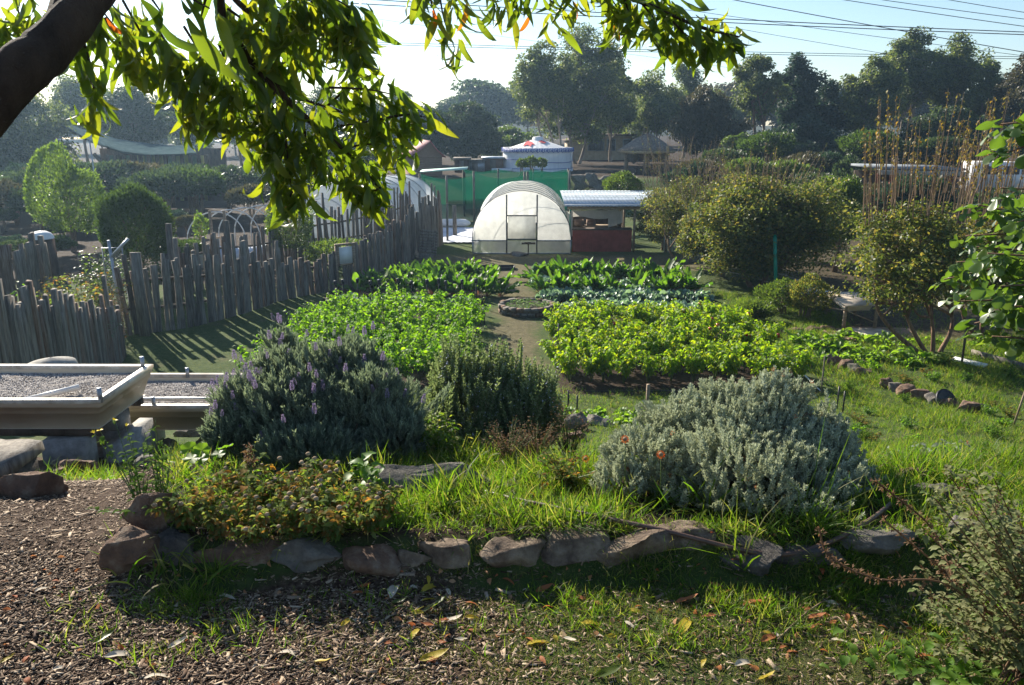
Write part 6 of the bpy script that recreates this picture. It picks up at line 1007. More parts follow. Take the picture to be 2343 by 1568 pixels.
# ------------------------------------------------------------------ weeds and flowers of the front beds
def frontplants():
    rg = np.random.default_rng(12); va = [herb_mesh(s + 70, 17, .22, .13, 24, .034, OVAL, 'calleaf', .002, .0, .1) for s in range(4)]
    hd = to_mesh('seed_head', [lathe([(.001, -.006), (.009, -.002), (.011, .004), (.006, .009), (.001, .01)], 8)], M['head'], True)
    spots = [(470, 1175), (540, 1200), (600, 1170), (655, 1205), (715, 1180), (780, 1195), (830, 1170), (500, 1230), (580, 1245), (680, 1240), (760, 1235), (850, 1220), (640, 1150), (740, 1150), (560, 1150), (430, 1210), (880, 1190)]; spots.sort()
    for k, (px, py) in enumerate(spots):
        g = G(px, py); v = va[k % 4]; r = thing('calendula_plant', f'{ordn(k)} clump from the left of half dried calendula in the left front bed', 'flower plant', g + [0, 0, -.01], rg.uniform(0, 6.28), 'calendula clumps in the left front bed'); r.scale = (rg.uniform(.75, 1.05),) * 3; link('stem', v[0], r); link('foliage', v[1], r)
        lab = ['in the back left', 'at the front left', 'in the middle', 'at the right']; 
        for t in v[2][:7] if px > 560 else v[2][:2]: link('seed_head', hd, r, t + [0, 0, .004])
    ap = np.stack([(np.array([cos(a) * .01, sin(a) * .01, 0])) for a in np.arange(26) * .483]); Dp = np.stack([np.cos(np.arange(26) * .483), np.sin(np.arange(26) * .483), .25 + 0 * np.arange(26)], 1)
    pet = to_mesh('petals', [scat(strip(3, lambda t: .13 + 0 * t, .5, .1), ap * .3, basis(Dp), np.full(26, .016))], M['orange'], True); eye = to_mesh('flower_eye', [lathe([(.001, .012), (.007, .01), (.01, .003), (.009, 0)], 10)], M['head'], True)
    for k, (px, py, Y, lab) in enumerate([(1512, 1035, 3.1, 'orange calendula bloom on top of the silver bush'), (1340, 1045, 3.55, 'curled orange bloom left of the silver bush'), (1247, 1165, 3.35, 'orange bloom low in the grass above the pipe'), (1215, 1198, 3.2, 'orange bloom beside the pipe'), (1430, 1000, 3.2, 'small orange bloom at the left shoulder of the silver bush'), (2215, 1010, 6.5, 'tiny orange bloom in the right grass'), (1048, 1150, 3.5, 'small orange bloom near the pipe end')]):
        p = at(px, py, Y); g = float(hz(p[0], p[1])); r = thing('calendula_flower', lab, 'flower', (p[0], p[1], g - .01)); h = max(p[2] - g, .04); link('petals', pet, r, (0, 0, h), ).rotation_euler = (R(50), R(rg.uniform(-25, 25)), rg.uniform(-.6, .6)); link('flower_eye', eye, r, (0, 0, h)).rotation_euler = (R(50), 0, 0); obj('stalk', [tube([(.01, .03, 0), (.01, .02, h * .6), (0, .002, h)], .002, 4)], M['stem'], r)
    # mallow with round leaves
    A = np.linspace(.4, 2 * pi - .4, 22) - pi / 2; V = np.vstack([[[0, .0, .02]], np.stack([np.sin(A + pi / 2) * (.5 + .05 * np.cos(A * 7)), .0 - np.cos(A + pi / 2) * (.5 + .05 * np.cos(A * 7)), .06 * np.cos(A * 5) + .05], 1)]); ML = (V, np.array([[0, i, i + 1] for i in range(1, 22)]))
    g = G(500, 1110); r = thing('mallow_plant', 'mallow with a few round bright green leaves before the lavender', 'plant', g); W, P, D = [], [], []
    for px, py in ((433, 1028), (462, 1030), (516, 1024), (440, 1050), (458, 1052), (500, 1040), (480, 1078), (595, 1078)): e = at(px, py, 3.35); W.append(tube(curve([g, (g + e) / 2 + [.02, 0, .03], e], 8) - g, .0022, 4, False)); P.append(e - g); D.append([rg.normal() * .3, rg.normal() * .6, .25])
    obj('stem', W, M['stem'], r); obj('leaves', [scat(ML, np.array(P), basis(np.array(D)), rg.uniform(.06, .085, len(P)))], M['salad'], r)
    # tall herbs at the left: rocket with yellow flowers
    for k, (px, py, tips_, lab) in enumerate([(330, 1180, [(215, 990), (228, 985), (262, 962), (290, 975), (300, 1000), (280, 1040), (330, 1010), (345, 1060), (380, 1040)], 'straggly green weed with tiny yellow flowers before the nearer tray'), (375, 1190, [(345, 985), (355, 960), (372, 1000), (395, 1010), (330, 990)], 'thin leafy weed stems beside the block stack'), (420, 1215, [(195, 1165), (240, 1160), (300, 1140), (330, 1150)], 'long leaning weed stem reaching left over the corner rock'), (560, 1180, [(570, 1020), (585, 1010), (600, 1035)], 'tall brown amaranth spike rising above the calendulas'), (700, 1190, [(640, 1050), (690, 1060), (705, 1040), (720, 1050), (745, 1070)], 'bunch of thin stems with button seed heads right of the amaranth'), (850, 1180, [(800, 1060), (830, 1050), (850, 1062), (870, 1070), (845, 1090)], 'bright broad leaved herb at the right end of the calendulas')]):
        g = G(px, py); r = thing('tall_weed', lab, 'plant', g); W, P, D, Tt = [], [], [], []
        for tx, ty in tips_:
            e = at(tx, ty, g[1] + rg.uniform(-.02, .25)); c = curve([g, g * .55 + e * .45 + [0, 0, .02], e], 9); W.append(tube(c - g, np.linspace(.0035, .0012, len(c)), 4, False)); n = 16; t = rg.uniform(.25, 1, n); kk = t * (len(c) - 1.01); j = kk.astype(int); q = c[j] + (c[j + 1] - c[j]) * (kk - j)[:, None]; d = rdir(rg, n, -.2, .6); P.append(q - g); D.append(d); Tt.append(e - g)
        P, D = np.vstack(P), np.vstack(D); obj('stem', W, M['stem'], r); big = .075 if k == 5 else .04
        obj('leaves', [scat(BROAD if k in (3, 5) else OVAL, P, basis(D), rg.uniform(.5, 1.1, len(P)) * (big if k != 3 else .05))], M['salad' if k == 5 else 'weedleaf' if k < 3 else 'calleaf'], r)
        if k == 0:
            for e in Tt[:4]: obj('yellow_flower', [scat(LEAF, np.tile(e, (6, 1)), basis(rdir(rg, 6, .1, .8)), np.full(6, .016))], M['yellow'], r)
        if k == 3:
            for e in Tt[:1]: n = 170; u = rg.random(n); obj('seed_spike', [scat(LEAF, e - np.array([0, 0, 1]) * (u * .11)[:, None] + rg.normal(size=(n, 3)) * .008, basis(rdir(rg, n)), np.full(n, .014))], M['dryplant'], r)
        if k == 4:
            for e in Tt: link('seed_head', hd, r, e)
    # dried brown seed plant between the bushes, brownish weed
    for k, (px, py, Y, h, s_, mt, lab, lf, n_, l_) in enumerate([(1165, 1130, 3.85, .3, .16, 'dryplant', 'brown dried weed between the rosemary and the silver bush', .012, 34, 60), (1225, 1120, 3.95, .34, .14, 'dryplant', 'taller dried weed just right of the brown one', .012, 30, 60), (1300, 1060, 4.2, .5, .14, 'dryplant', 'grey brown dried weed touching the left side of the silver bush', .014, 26, 60), (1290, 1180, 3.4, .2, .16, 'calleaf', 'leafy green weed under the silver bush on the left', .024, 26, 40), (1960, 1000, 8.5, .3, .3, 'dead', 'low rust coloured weed right of the silver bush', .05, 20, 30), (2090, 1050, 7.6, .5, .3, 'lav', 'grey green strappy weed clump on the right slope', .08, 26, 34), (2180, 1040, 8.0, .5, .3, 'lav', 'second grey green strappy clump farther right on the slope', .08, 26, 34), (1340, 1000, 6.5, .45, .3, 'salad', 'leafy weed growing beside the grey block of stone', .05, 22, 30), (1010, 1040, 4.0, .35, .14, 'grass', 'bright green leafy weed at the foot of the rosemary', .035, 26, 40), (975, 1000, 4.15, .4, .1, 'grass', 'second bright green weed between lavender and rosemary', .035, 22, 40)]): weed('wild_weed', lab, px, py, Y, h, s_, mt, n_, l_, lf, 400 + k, OVAL if lf > .03 else LEAF, 0)
    ws = [herb_mesh(600 + s, 16, (.34, .28, .42, .3)[s], (.3, .34, .26, .3)[s], 26, (.07, .08, .055, .06)[s], (OVAL, BROAD, OVAL, LEAF)[s], ('salad', 'peppergreen', 'weedleaf', 'calleaf')[s], .005, .2, .1) for s in range(4)]
    sp = sorted([(rg.uniform(1900, 2360), rg.uniform(835, 1090)) for _ in range(36)])
    for k, (px, py) in enumerate(sp):
        g = G(px, py); kk = f'{ordn(k)} from the left' if k < 18 else f'{ordn(len(sp) - 1 - k)} from the right'; r = herb('slope_weed', f'low leafy weed, {kk} of those on the right grassy slope', 'plant', g - [0, 0, .01], ws[k % 4], rg.uniform(0, 6.28), rg.uniform(.6, 1.0) * min(1, max(.3, depth(g) / 17)), 'weeds on the right slope')
    # dried catmint like herb at the lower right
    base = G(2330, 1560); base = np.array([1.55, 2.1, 4.0]); r = thing('dried_herb', 'tall half dried herb with brown whorled seed stems at the lower right', 'herb', base); W, P, D, Pd, Dd = [], [], [], [], []
    stems = [((1870, 1205), 2.1, 1), ((2000, 1100), 2.3, 1), ((2020, 1150), 2.25, 1), ((1870, 1250), 2.05, 1), ((1880, 1380), 1.95, 0)]
    for (e, Y, dry) in [((1872, 1205), 2.15, 1), ((2003, 1100), 2.3, 1), ((2022, 1190), 2.2, 1)]:
        E = at(*e, Y); mid = at(e[0] + (150 if e[0] < 1900 else 130), e[1] + (140 if e[0] < 1900 else 110), Y); c = curve([base + [-.0, 0, .1], at(2200, 1350, 2.1), mid, E] if e[0] > 1900 else [base, at(2180, 1345, 2.1), at(2010, 1325, 2.12), at(1900, 1275, 2.14), E], 26); W.append(tube(c - base, .0028, 5, False))
        for q in c[8::1]:
            if rg.random() < .85: n = 22; d = rdir(rg, n); Pd.append(q + d * rg.uniform(.002, .011, n)[:, None] - base); Dd.append(d)
    for k in range(92):
        ex, ey = rg.uniform(2085, 2420), rg.uniform(1060, 1500); ex = max(ex, 2100 + max(0, (1200 - ey)) * .5 + rg.uniform(0, 60)); Y = rg.uniform(1.9, 2.5); E = at(ex, ey, Y); c = curve([base + rg.normal(size=3) * .03, base * .5 + E * .5 + [.08, 0, -.02], E], 14); W.append(tube(c - base, np.linspace(.003, .0014, len(c)), 4, False))
        for q in c[4:]:
            n = 8; d = rdir(rg, n, -.3, .6); P.append(q + d * .008 + rg.normal(size=(n, 3)) * .006 - base); D.append(d)
            if rg.random() < .45: n = 14; d = rdir(rg, n); Pd.append(q + d * rg.uniform(.002, .011, n)[:, None] - base); Dd.append(d)
    P, D, Pd, Dd = map(np.vstack, (P, D, Pd, Dd)); obj('stem', W, M['dryplant'], r); obj('leaves', [scat(BROAD, P, basis(D), rg.uniform(.012, .03, len(P)))], M['nettle'], r); obj('seed_whorls', [scat(LEAF, Pd, basis(Dd), rg.uniform(.007, .014, len(Pd)))], M['dryplant'], r)
    g = G(2180, 1550); r = thing('balm_plant', 'low patch of pointed bright green leaves at the bottom right corner', 'plant', g); n = 130; P = np.stack([rg.normal(size=n) * .17, rg.normal(size=n) * .08, rg.uniform(0, .07, n)], 1); P[:, 0] += .03; obj('leaves', [scat(BROAD, P, basis(rdir(rg, n, -.1, .6)), rg.uniform(.03, .055, n))], M['salad'], r); obj('stem', [tube([(0, 0, 0), p], .0015, 3, False) for p in P[:40]], M['stem'], r)
frontplants()
# ------------------------------------------------------------------ grass, chips and fallen leaves
def covers():
    rg = np.random.default_rng(21)
    def blades(name, label, N, xr, yr, keep, h, mat, wsc=1., tilt=.5, clump=None, dens=None):
        x = rg.uniform(*xr, N); 
        y = rg.uniform(*yr, N) if dens is None else yr[0] + (yr[1] - yr[0]) * rg.random(N) ** dens
        if clump: cx = np.floor(x / clump) * clump + clump * .5 * (1 + np.sin(np.floor(x / clump) * 12.9 + np.floor(y / clump) * 78.2)); cy = np.floor(y / clump) * clump + clump * .5 * (1 + np.sin(np.floor(x / clump) * 39.3 + np.floor(y / clump) * 11.1)); m = rg.random(N) < .6; x[m] = cx[m] + rg.normal(size=m.sum()) * clump * .22; y[m] = cy[m] + rg.normal(size=m.sum()) * clump * .22
        k = keep(x, y) > rg.random(N); x, y = x[k], y[k]; n = len(x); D = np.stack([rg.normal(size=n) * tilt, rg.normal(size=n) * tilt, np.ones(n)], 1); hh = h(x, y) * rg.uniform(.35, 1.3, n); parts = []
        s = rg.integers(0, 3, n); roll = rg.uniform(0, 6.28, n)
        for t in range(3): m = s == t; parts.append(scat(BLADE[t], np.stack([x, y, hz(x, y) - .005], 1)[m], basis(D[m], roll[m]), np.stack([hh[m] ** .6 * .32 * wsc, hh[m], hh[m]], 1)))
        stuff(name, parts, M[mat], label, cat='grass')
    inbed = lambda x, y: (x > -.44 * y - .1) * (sstep(y, 2.8, 2.92) + .35 * sstep(y, 2.66, 2.75) * sstep(x, .5, .9)) * (1 - .85 * (x > .45) * (x < 1.65) * (y > 2.93 - .0 * x) * (y < 3.9)) * (.25 + .75 * sstep(x, -.8, -.3)) * (x > -2.0)
    blades('bed_grass', 'bright long grass filling the front bed behind the rocks', 85000, (-2.1, 2.6), (2.66, 4.4), inbed, lambda x, y: (.125 + .07 * np.sin(x * 7) * np.sin(y * 9 + 1)) * (.55 + .45 * sstep(y, 2.75, 3.0)), 'grass', 1.1, .75, .12)
    blades('slope_grass', 'tall lush grass on the slope at the right', 60000, (1.6, 6.5), (3.9, 12), lambda x, y: sstep(x, .25 * y + .5, .25 * y + 1.2) * (x < y * .68 + 1), lambda x, y: .2 + .08 * np.sin(x * 3) * np.sin(y * 2.3), 'grass', 1.3, .5, .3, .8)
    blades('far_grass', 'rough green grass between the right hand beds', 130000, (6.6, 15), (11, 27), lambda x, y: sstep(x, 6.7, 7.1) * (1 - .93 * sstep(x - .1 * (y - 20), 8.8, 9.6) * sstep(y, 20.5, 21.5)) * (x < y * .7), lambda x, y: .17 + .1 * np.sin(x * 2.2) * np.sin(y * 1.7), 'grass', 1.6, .6, .4, .8)
    blades('mid_slope_grass', 'green grass on the slope below the front beds', 110000, (-3.5, 9), (4.8, 16.4), lambda x, y: (.9 + 0 * x) * (x < y * .7), lambda x, y: .12 + .04 * np.sin(x * 4) * np.sin(y * 3), 'grass', 1.3, .6, .3)
    blades('edge_tufts', 'grass tufts growing along the front of the rocks', 46000, (-1.6, 2.2), (2.25, 2.85), lambda x, y: (1 - .5 * (x < .85) * (y > 2.62)) * (.14 + .75 * sstep(x, -.2, .6) + .9 * np.exp(-((x + 1.15) / .2) ** 2)) * (.4 + .6 * sstep(y, 2.4, 2.7)), lambda x, y: .055 + .035 * np.sin(x * 9) * np.sin(y * 13 + x), 'grass', 1.2, .7, .1)
    blades('short_turf', 'short sparse turf growing through the chips at the bottom right', 230000, (-1.3, 2.6), (1.75, 2.8), lambda x, y: sstep(x + .35 * np.sin(y * 7 + x * 3) * .5 - (2.4 - y) * .45, -.8, .2) * (.4 + .65 * (np.sin(x * 13 + np.sin(y * 11) * 2) * np.sin(y * 17 + x * 5) > -.35)), lambda x, y: .026 + 0 * x, 'lawn', .8, .9)
    blades('lawn', 'mown lawn between the long picket fence and the left bed', 150000, (-11, 8), (14, 40), lambda x, y: ((1 - zones(x, y)[1]) * (1 - .75 * zones(x, y)[2])), lambda x, y: .045 + 0 * x, 'lawn', 1.5, .8, None, 1.3)
    blades('bed_edge_weeds', 'weeds growing along both edges of the middle path', 9000, (-1.6, 1.9), (16, 31), lambda x, y: np.exp(-((np.abs(x - .1) - 1.05) / .22) ** 2), lambda x, y: .13 + 0 * x, 'grass', 1.4, .8, .5)
    # wood chips
    cb = box((-.5, -.5, -.5), (.5, .5, .5)); N = 105000; y = .9 + 2.05 * rg.random(N) ** .75; x = rg.uniform(-1, 1, N) * (y * .75 + .35); k = (rg.random(N) < zones(x, y)[0] * 1.1 + .05) & (y < 2.9); x, y = x[k], y[k]
    N2 = 34000; x2 = rg.uniform(-4.2, -1.15, N2); y2 = rg.uniform(2.6, 5.0, N2); k = zones(x2, y2)[0] > .5; x2, y2 = x2[k], y2[k]; x, y = np.concatenate([x, x2]), np.concatenate([y, y2]); n = len(x); D = rdir(rg, n, -.22, .22); L = (.007 + .02 * rg.random(n) ** 1.3) * (1 + 1.3 * (rg.random(n) < .05))
    stuff('wood_chips', [scat((cb[0], cb[1]), np.stack([x, y, hz(x, y) + rg.uniform(.0, .007, n)], 1), basis(D, rg.uniform(-.6, .6, n)), np.stack([L * rg.uniform(.11, .28, n), L, rg.uniform(.001, .0025, n)], 1))], M['chip'], 'brown wood chip mulch covering the ground in front', cat='mulch')
    # fallen leaves: each one a thing
    mats_ = {'y': ('deadyellow', 'yellow'), 'o': ('dead', 'rusty orange'), 'p': ('deadpale', 'pale'), 'g': ('peach', 'green')}
    lv = {}
    for c, (m, _) in mats_.items():
        for b in range(3): lv[c, b] = to_mesh('fallen_leaf', [strip(7, lambda t: .17 * np.sin(pi * np.clip(t, .02, .99) ** .8) + .004, (-.5, .5, .9)[b], .3, .18)], M[m], True)
    big = [(960, 1518, 1030, 1500, 'y'), (968, 1406, 1030, 1390, 'g'), (1330, 1432, 1400, 1435, 'y'), (1205, 1482, 1265, 1470, 'y'), (1360, 1555, 1425, 1545, 'g'), (1545, 1385, 1600, 1380, 'o'), (1555, 1460, 1580, 1410, 'y'), (1225, 1360, 1265, 1350, 'o'), (1065, 1385, 1100, 1390, 'o'), (215, 1478, 270, 1450, 'g'), (0, 1525, 30, 1505, 'y'), (1735, 1562, 1775, 1550, 'y'), (1680, 1530, 1725, 1515, 'p'), (2095, 1512, 2145, 1500, 'o'), (965, 1360, 1010, 1335, 'y'), (805, 1365, 840, 1358, 'o'), (895, 1375, 910, 1320, 'p'), (240, 1510, 310, 1500, 'p'), (120, 1540, 160, 1530, 'p'), (1650, 1365, 1685, 1350, 'o'), (1700, 1390, 1760, 1385, 'o'), (1740, 1475, 1780, 1460, 'o'), (780, 1440, 805, 1420, 'y'), (880, 1480, 920, 1470, 'o'), (1290, 1465, 1320, 1475, 'p'), (720, 1520, 760, 1530, 'y'), (1660, 1285, 1720, 1290, 'o'), (80, 1360, 105, 1350, 'p'), (640, 1500, 700, 1505, 'p'), (385, 1490, 430, 1470, 'p'), (1150, 1330, 1180, 1345, 'o'), (820, 1350, 850, 1345, 'o'), (1010, 1430, 1060, 1425, 'p'), (1480, 1340, 1530, 1330, 'o'), (1440, 1400, 1480, 1410, 'y'), (940, 1470, 960, 1440, 'y'), (500, 1370, 540, 1375, 'p'), (330, 1560, 400, 1550, 'p'), (1900, 1470, 1950, 1480, 'p'), (1800, 1500, 1830, 1490, 'o'), (1840, 1420, 1890, 1425, 'o')]
    big += [(float(a), float(b), float(a + c), float(b + d), col) for a, b, c, d, col in zip(rg.uniform(850, 1950, 46), rg.uniform(1315, 1520, 46), rg.uniform(-40, 40, 46), rg.uniform(-14, 14, 46), rg.choice(['o', 'o', 'y', 'p', 'o', 'g'], 46))]
    big.sort(key=lambda q: q[0])
    side = ['bottom left', 'bottom centre', 'bottom right']; cnt = {}
    for k, (a, b, c, d, col) in enumerate(big):
        A, B = G(a, b), G(c, d); L = np.clip(np.linalg.norm(B - A), .05, .15); o = link('fallen_leaf', lv[col, k % 3], loc=A + [0, 0, .012], group='fallen leaves on the ground'); q = B - A; o.rotation_euler = (R(rg.uniform(0, 9)), R(rg.uniform(-22, 22)), math.atan2(q[1], q[0]) - pi / 2); o.scale = (L,) * 3
        s = side[0 if a < 700 else 1 if a < 1400 else 2]; z = 'near the rocks' if b < 1400 else 'halfway to the frame edge' if b < 1480 else 'near the lower frame edge'; key = (col, s, z); cnt[key] = cnt.get(key, 0) + 1
        tag(o, f'{ordn(cnt[key] - 1)} {mats_[col][1]} fallen leaf from the left, {s} {z}', 'fallen leaf')
    N = 750; x = rg.uniform(-2, 2, N); y = rg.uniform(1.8, 2.85, N); m = rg.random(N) < .35 + .3 * (y > 2.3); x, y = x[m], y[m]; n = len(x); stuff('leaf_litter', [scat(OVAL, np.stack([x, y, hz(x, y) + .008], 1), basis(rdir(rg, n, -.2, .3), rg.uniform(-1, 1, n)), rg.uniform(.012, .04, n))], M['dead'], 'small dry leaf fragments scattered over the chips and turf', True, 'leaf litter')
    for k, (a, b, lab) in enumerate([((1780, 1470), (1900, 1375), 'thin brown stick lying in the shaded turf at the lower right'), ((1330, 1300), (1360, 1240), 'dry stalk leaning on the flat ledge rock'), ((500, 1480), (600, 1450), 'short dark twig on the wood chips')]):
        A, B = G(*a), G(*b); obj('fallen_stick', [tube(curve([A * 0 + [0, 0, .012], (B - A) * .5 + [0, .01, .02], B - A + [0, 0, .02]], 8), np.linspace(.004, .002, len(curve([A, B, A], 8))), 5)], M['twig'], loc=A, label=lab, cat='stick', smooth=True)
    # arching single grass stems near the camera bed
    for k, (px, py, t, lab) in enumerate([(1020, 1150, (1010, 1045), 'bright upright iris like tuft standing on the flat slab'), (390, 1300, (350, 1215), 'fresh grass tuft in front of the dark rock'), (490, 1330, (500, 1230), 'tall thin grass tuft before the biggest rock'), (1700, 1300, (1700, 1130), 'tall arching grass in front of the silver bush'), (1620, 1180, (1640, 985), 'long grass blades growing up through the silver bush'), (1850, 1190, (1880, 1000), 'seeding grass stems leaning right on the silver bush')]):
        g = G(px, py) if k < 4 else at(px, py, 3.1); e = at(t[0], t[1], g[1]); h = e[2] - g[2]; n = [26, 60, 16, 14, 16, 16][k]; D = np.stack([rg.normal(size=n) * .38, rg.normal(size=n) * .38, np.ones(n)], 1); P = g + np.stack([rg.normal(size=n), rg.normal(size=n), 0 * np.arange(n)], 1) * (.02 if k != 1 else .06); hh = rg.uniform(.5, 1.1, n) * abs(h) * 1.1
        obj('grass_tuft', [scat(BLADE[k % 3], P - g, basis(D, rg.uniform(0, 6.28, n)), np.stack([np.full(n, .16 if k else .4), hh, hh], 1))], M['grass'], loc=g, smooth=True, label=lab, cat='grass tuft')
covers()
# ------------------------------------------------------------------ peach tree over the camera
def peach():
    rg = np.random.default_rng(77); base = np.array([-2.0, .9, 3.95]); r = thing('peach_tree', 'peach tree with a thick dark limb and drooping backlit leaves across the top', 'tree', base)
    limb = curve([base, [-1.5, 1.15, 4.9], at(-60, 275, 1.45), at(115, 105, 1.55), at(245, -60, 1.68), at(330, -260, 1.95)], 40); obj('trunk', [tube(limb - base, np.linspace(.06, .027, len(limb)) * (1 + .04 * np.sin(np.arange(len(limb)) * 1.7) + .03 * np.sin(np.arange(len(limb)) * .6)), 14)], M['bark'], r, True)
    top = limb[-1]; W, P, D, S = [], [], [], []
    def br(pts, r0, r1, Y0=None): c = curve(pts, 8 * len(pts)); W.append(tube(c - base, np.linspace(r0, r1, len(c)), 6)); return c
    a = br([limb[-6], at(480, -120, 2.1), at(513, 52, 2.25), at(624, 194, 2.35), at(728, 295, 2.4), at(800, 355, 2.45), at(868, 430, 2.5)], .018, .004)
    b = br([top, at(700, -230, 2.3), at(1000, -90, 2.6), at(1300, -45, 2.75), at(1480, 10, 2.8), at(1600, 62, 2.8), at(1692, 85, 2.8)], .016, .003)
    c_ = br([limb[-4], at(420, -160, 2.0), at(560, 20, 2.2), at(700, 70, 2.3), at(830, 105, 2.35)], .012, .003); e_ = br([limb[22], at(150, -60, 2.0), at(180, 60, 2.2), at(213, 180, 2.3), at(215, 230, 2.3)], .01, .003)
    def leaves(c, n, L, t0=.1, jit=.03, yl=0.):
        k = (t0 + (1 - t0) * rg.random(n) ** .7) * (len(c) - 1.01); j = k.astype(int); q = c[j] + (c[j + 1] - c[j]) * (k - j)[:, None]; tg = c[-1] - c[0]; tg /= np.linalg.norm(tg); d = rdir(rg, n, -.7, .1) * .8 + tg * .3 + [0, 0, -.62]; P.append(q + rg.normal(size=(n, 3)) * jit * .8); D.append(d); S.append(rg.uniform(.65, 1.2, n) * L)
    def twig(pts, Y, n, L=.12, r0=.004):
        n = int(n * 1.25); L *= .86 if Y > 1.5 else 1; P3 = [at(x, y, Y + k * .03) for k, (x, y) in enumerate(pts)]; c = curve(P3, 12); W.append(tube(c - base, np.linspace(r0, .0015, len(c)), 5, False)); leaves(c, n, L)
    leaves(b, 60, .12, .3); leaves(a, 46, .12, .2)
    TW = [([(175, 80), (205, 170), (213, 265)], 2.25, 26, .12), ([(20, -40), (40, 20), (50, 60)], 2.1, 20, .11), ([(-20, -10), (-5, 60), (0, 110)], 2.1, 14, .11), ([(100, -40), (120, 0), (130, 20)], 2.2, 16, .11), ([(170, 10), (185, 60), (165, 120)], 2.2, 18, .11), ([(240, 40), (280, 110), (300, 160)], 2.3, 30, .11), ([(280, 0), (330, 90), (360, 150)], 2.3, 30, .12), ([(350, 50), (400, 130), (420, 180)], 2.3, 32, .12), ([(420, 60), (470, 140), (500, 190)], 2.3, 32, .12), ([(460, 130), (450, 190), (445, 230)], 2.3, 26, .12), ([(500, 100), (530, 180), (520, 240)], 2.3, 30, .12),
          ([(300, -40), (340, -10), (370, 30)], 1.6, 3, .14), ([(400, -60), (430, -10), (480, 20)], 1.5, 3, .14), ([(480, -40), (470, 0), (460, 40)], 1.55, 3, .14),
          ([(520, 20), (580, 60), (640, 90)], 2.2, 34, .12), ([(560, -20), (620, 10), (690, 40)], 2.2, 36, .12), ([(620, -30), (690, -5), (760, 20)], 2.2, 36, .12), ([(700, -30), (770, 0), (815, 30)], 2.25, 36, .13), ([(640, 60), (720, 70), (800, 100)], 2.3, 34, .12), ([(760, 30), (800, 60), (825, 80)], 2.3, 22, .13), ([(600, 110), (660, 120), (720, 130)], 2.35, 28, .12),
          ([(560, 170), (600, 230), (610, 290)], 2.35, 26, .12), ([(640, 190), (600, 260), (545, 310)], 2.35, 26, .12), ([(660, 230), (640, 290), (620, 340)], 2.4, 26, .12), ([(690, 260), (700, 330), (690, 380)], 2.4, 28, .12), ([(650, 210), (655, 330), (668, 445)], 2.35, 30, .115), ([(728, 295), (720, 350), (735, 390)], 2.4, 26, .12), ([(740, 200), (840, 205), (905, 218)], 2.4, 26, .12), ([(700, 230), (790, 260), (850, 290)], 2.4, 30, .12), ([(770, 290), (860, 275), (940, 262)], 2.4, 28, .12), ([(860, 275), (930, 262), (980, 270)], 2.42, 14, .12), ([(780, 340), (850, 330), (920, 340)], 2.42, 26, .115), ([(760, 340), (790, 390), (810, 430)], 2.42, 22, .115), ([(830, 380), (850, 410), (850, 440)], 2.45, 18, .11), ([(740, 250), (800, 200), (870, 160)], 2.45, 22, .12), ([(430, 230), (440, 240), (450, 260)], 2.35, 14, .11), ([(600, 330), (610, 350), (612, 370)], 2.4, 12, .115), ([(668, 440), (664, 450), (660, 458)], 2.36, 22, .115), ([(655, 330), (640, 370), (622, 400)], 2.37, 16, .12), ([(470, 230), (500, 250), (540, 262)], 2.35, 22, .12), ([(420, 250), (425, 255), (432, 262)], 2.35, 10, .11), ([(870, 430), (850, 440), (828, 450)], 2.45, 16, .12), ([(560, 60), (600, 140), (640, 160)], 2.35, 30, .12), ([(820, 60), (815, 90), (822, 120)], 2.35, 16, .13), ([(500, 60), (560, 100), (600, 160)], 2.3, 26, .12), ([(200, -20), (230, 20), (262, 60)], 2.2, 18, .12),
          ([(945, -60), (965, -20), (962, 20)], 2.7, 14, .12), ([(975, -60), (985, 0), (1010, 70)], 2.7, 5, .11), ([(1000, -60), (1015, 40), (1040, 110)], 2.7, 16, .13), ([(1040, -50), (1060, -10), (1070, 10)], 2.7, 14, .11), ([(1120, -40), (1135, -10), (1140, 5)], 2.75, 8, .11), ([(1170, -40), (1180, 0), (1185, 15)], 2.75, 12, .11), ([(1240, -30), (1260, 0), (1262, 15)], 2.75, 9, .11), ([(1290, -30), (1300, 5), (1315, 20)], 2.75, 12, .11), ([(1370, -30), (1400, 0), (1420, 30)], 2.75, 26, .12), ([(1430, 0), (1440, 40), (1430, 70)], 2.75, 18, .12), ([(1470, 10), (1500, 50), (1510, 90)], 2.8, 26, .12), ([(1440, -30), (1500, -10), (1550, 30)], 2.8, 26, .12), ([(1540, 50), (1570, 80), (1600, 95)], 2.8, 26, .12), ([(1600, 60), (1650, 75), (1680, 85)], 2.8, 18, .13)]
    for t in TW: twig(*t)
    P, D, S = np.vstack(P), np.vstack(D), np.concatenate(S); D /= np.linalg.norm(D, axis=1)[:, None]; cl = rg.integers(0, 4, len(P)); yel = rg.random(len(P)) < .004; B = basis(D, rg.uniform(0, 6.28, len(P)))
    obj('foliage', [scat(PEACH[k], P[(cl == k) & ~yel] - base, B[(cl == k) & ~yel], S[(cl == k) & ~yel]) for k in range(4)], M['peach'], r, True)
    if yel.any(): obj('yellow_leaves', [scat(PEACH[0], P[yel] - base, B[yel], S[yel])], M['peachyellow'], r, True)
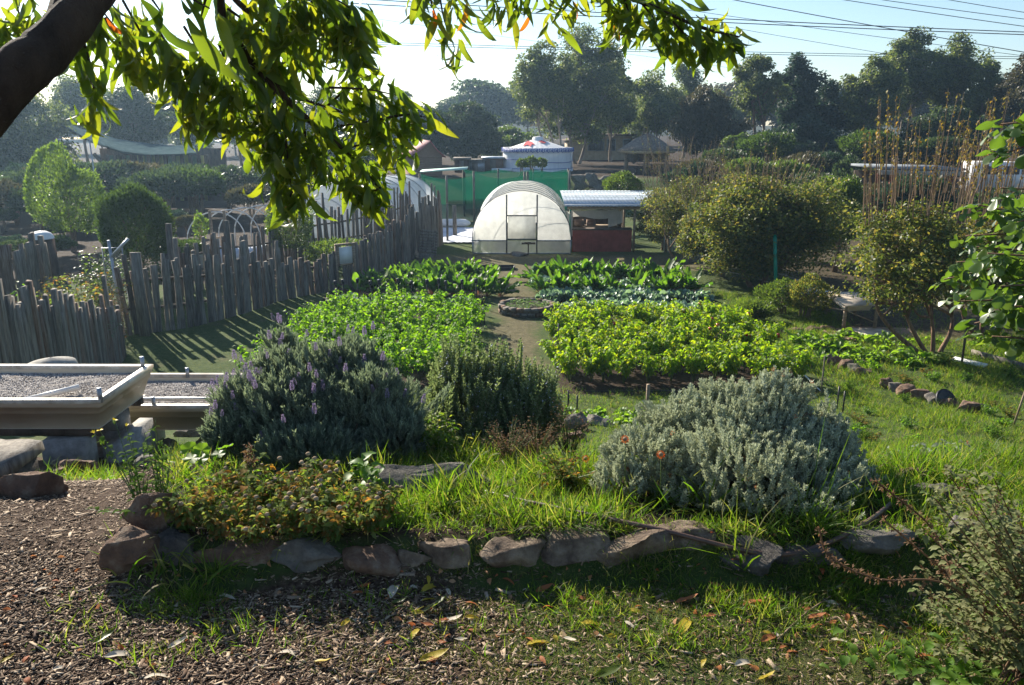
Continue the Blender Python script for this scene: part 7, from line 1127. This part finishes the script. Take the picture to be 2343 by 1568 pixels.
    obj('branches', W, M['bark'], r, True)
peach()
# ------------------------------------------------------------------ overhead cables
def cables():
    for k, (a, b, c, d, Y, rr, lab) in enumerate([(820, -2, 2343, 76, 60, .03, 'upper of the two thick cables crossing the whole sky'), (820, 9, 2343, 82, 60, .03, 'lower of the two thick cables crossing the whole sky'), (820, 96, 2343, 132, 75, .024, 'upper of the low parallel cables above the far trees'), (820, 101, 2343, 137, 75, .024, 'lower of the low parallel cables above the far trees'), (1560, 20, 2343, 128, 66, .018, 'thin cable sloping down right and crossing the thick pair'), (1560, 42, 2343, 175, 68, .016, 'lowest thin cable sloping down to the right'), (1690, 0, 2343, 119, 58, .026, 'dark cable sloping steeply from the top centre'), (1950, 0, 2343, 59, 56, .022, 'cable in the upper right corner, lowest of three'), (2040, 0, 2343, 42, 56, .02, 'cable in the upper right corner, middle of three'), (2190, 0, 2343, 26, 56, .02, 'highest cable in the upper right corner'), (820, 38, 2343, 245, 90, .014, 'faint thin cable drooping behind the tallest gum')]):
        sl = (d - b) / (c - a); A, B = at(a - 900, b - sl * 900, Y), at(c + 700, d + sl * 700, Y); t = np.linspace(0, 1, 40)[:, None]; Q = A + (B - A) * t; Q[:, 2] -= (4 * t[:, 0] * (1 - t[:, 0])) * .5; Q[:, 2] += .42
        obj('overhead_cable', [tube(Q - Q[0], rr, 4, False)], M['wire'], loc=Q[0], label=lab, cat='cable', group='overhead cables')
cables()
# ------------------------------------------------------------------ haze
def haze():
    me = to_mesh('haze', [box((-306, -6, -1.2), (306, 300, 32))]); m = bpy.data.materials.new('haze_air'); m.use_nodes = True; t = m.node_tree; t.nodes.clear(); out = t.nodes.new('ShaderNodeOutputMaterial'); v = t.nodes.new('ShaderNodeVolumePrincipled'); v.inputs['Color'].default_value = (.5, .74, 1, 1); v.inputs['Density'].default_value = .0006; v.inputs['Anisotropy'].default_value = .55; t.links.new(v.outputs[0], out.inputs['Volume']); me.materials.append(m); link('haze', me, kind='stuff', label='thin blue morning haze filling the air', cat='haze')
haze()
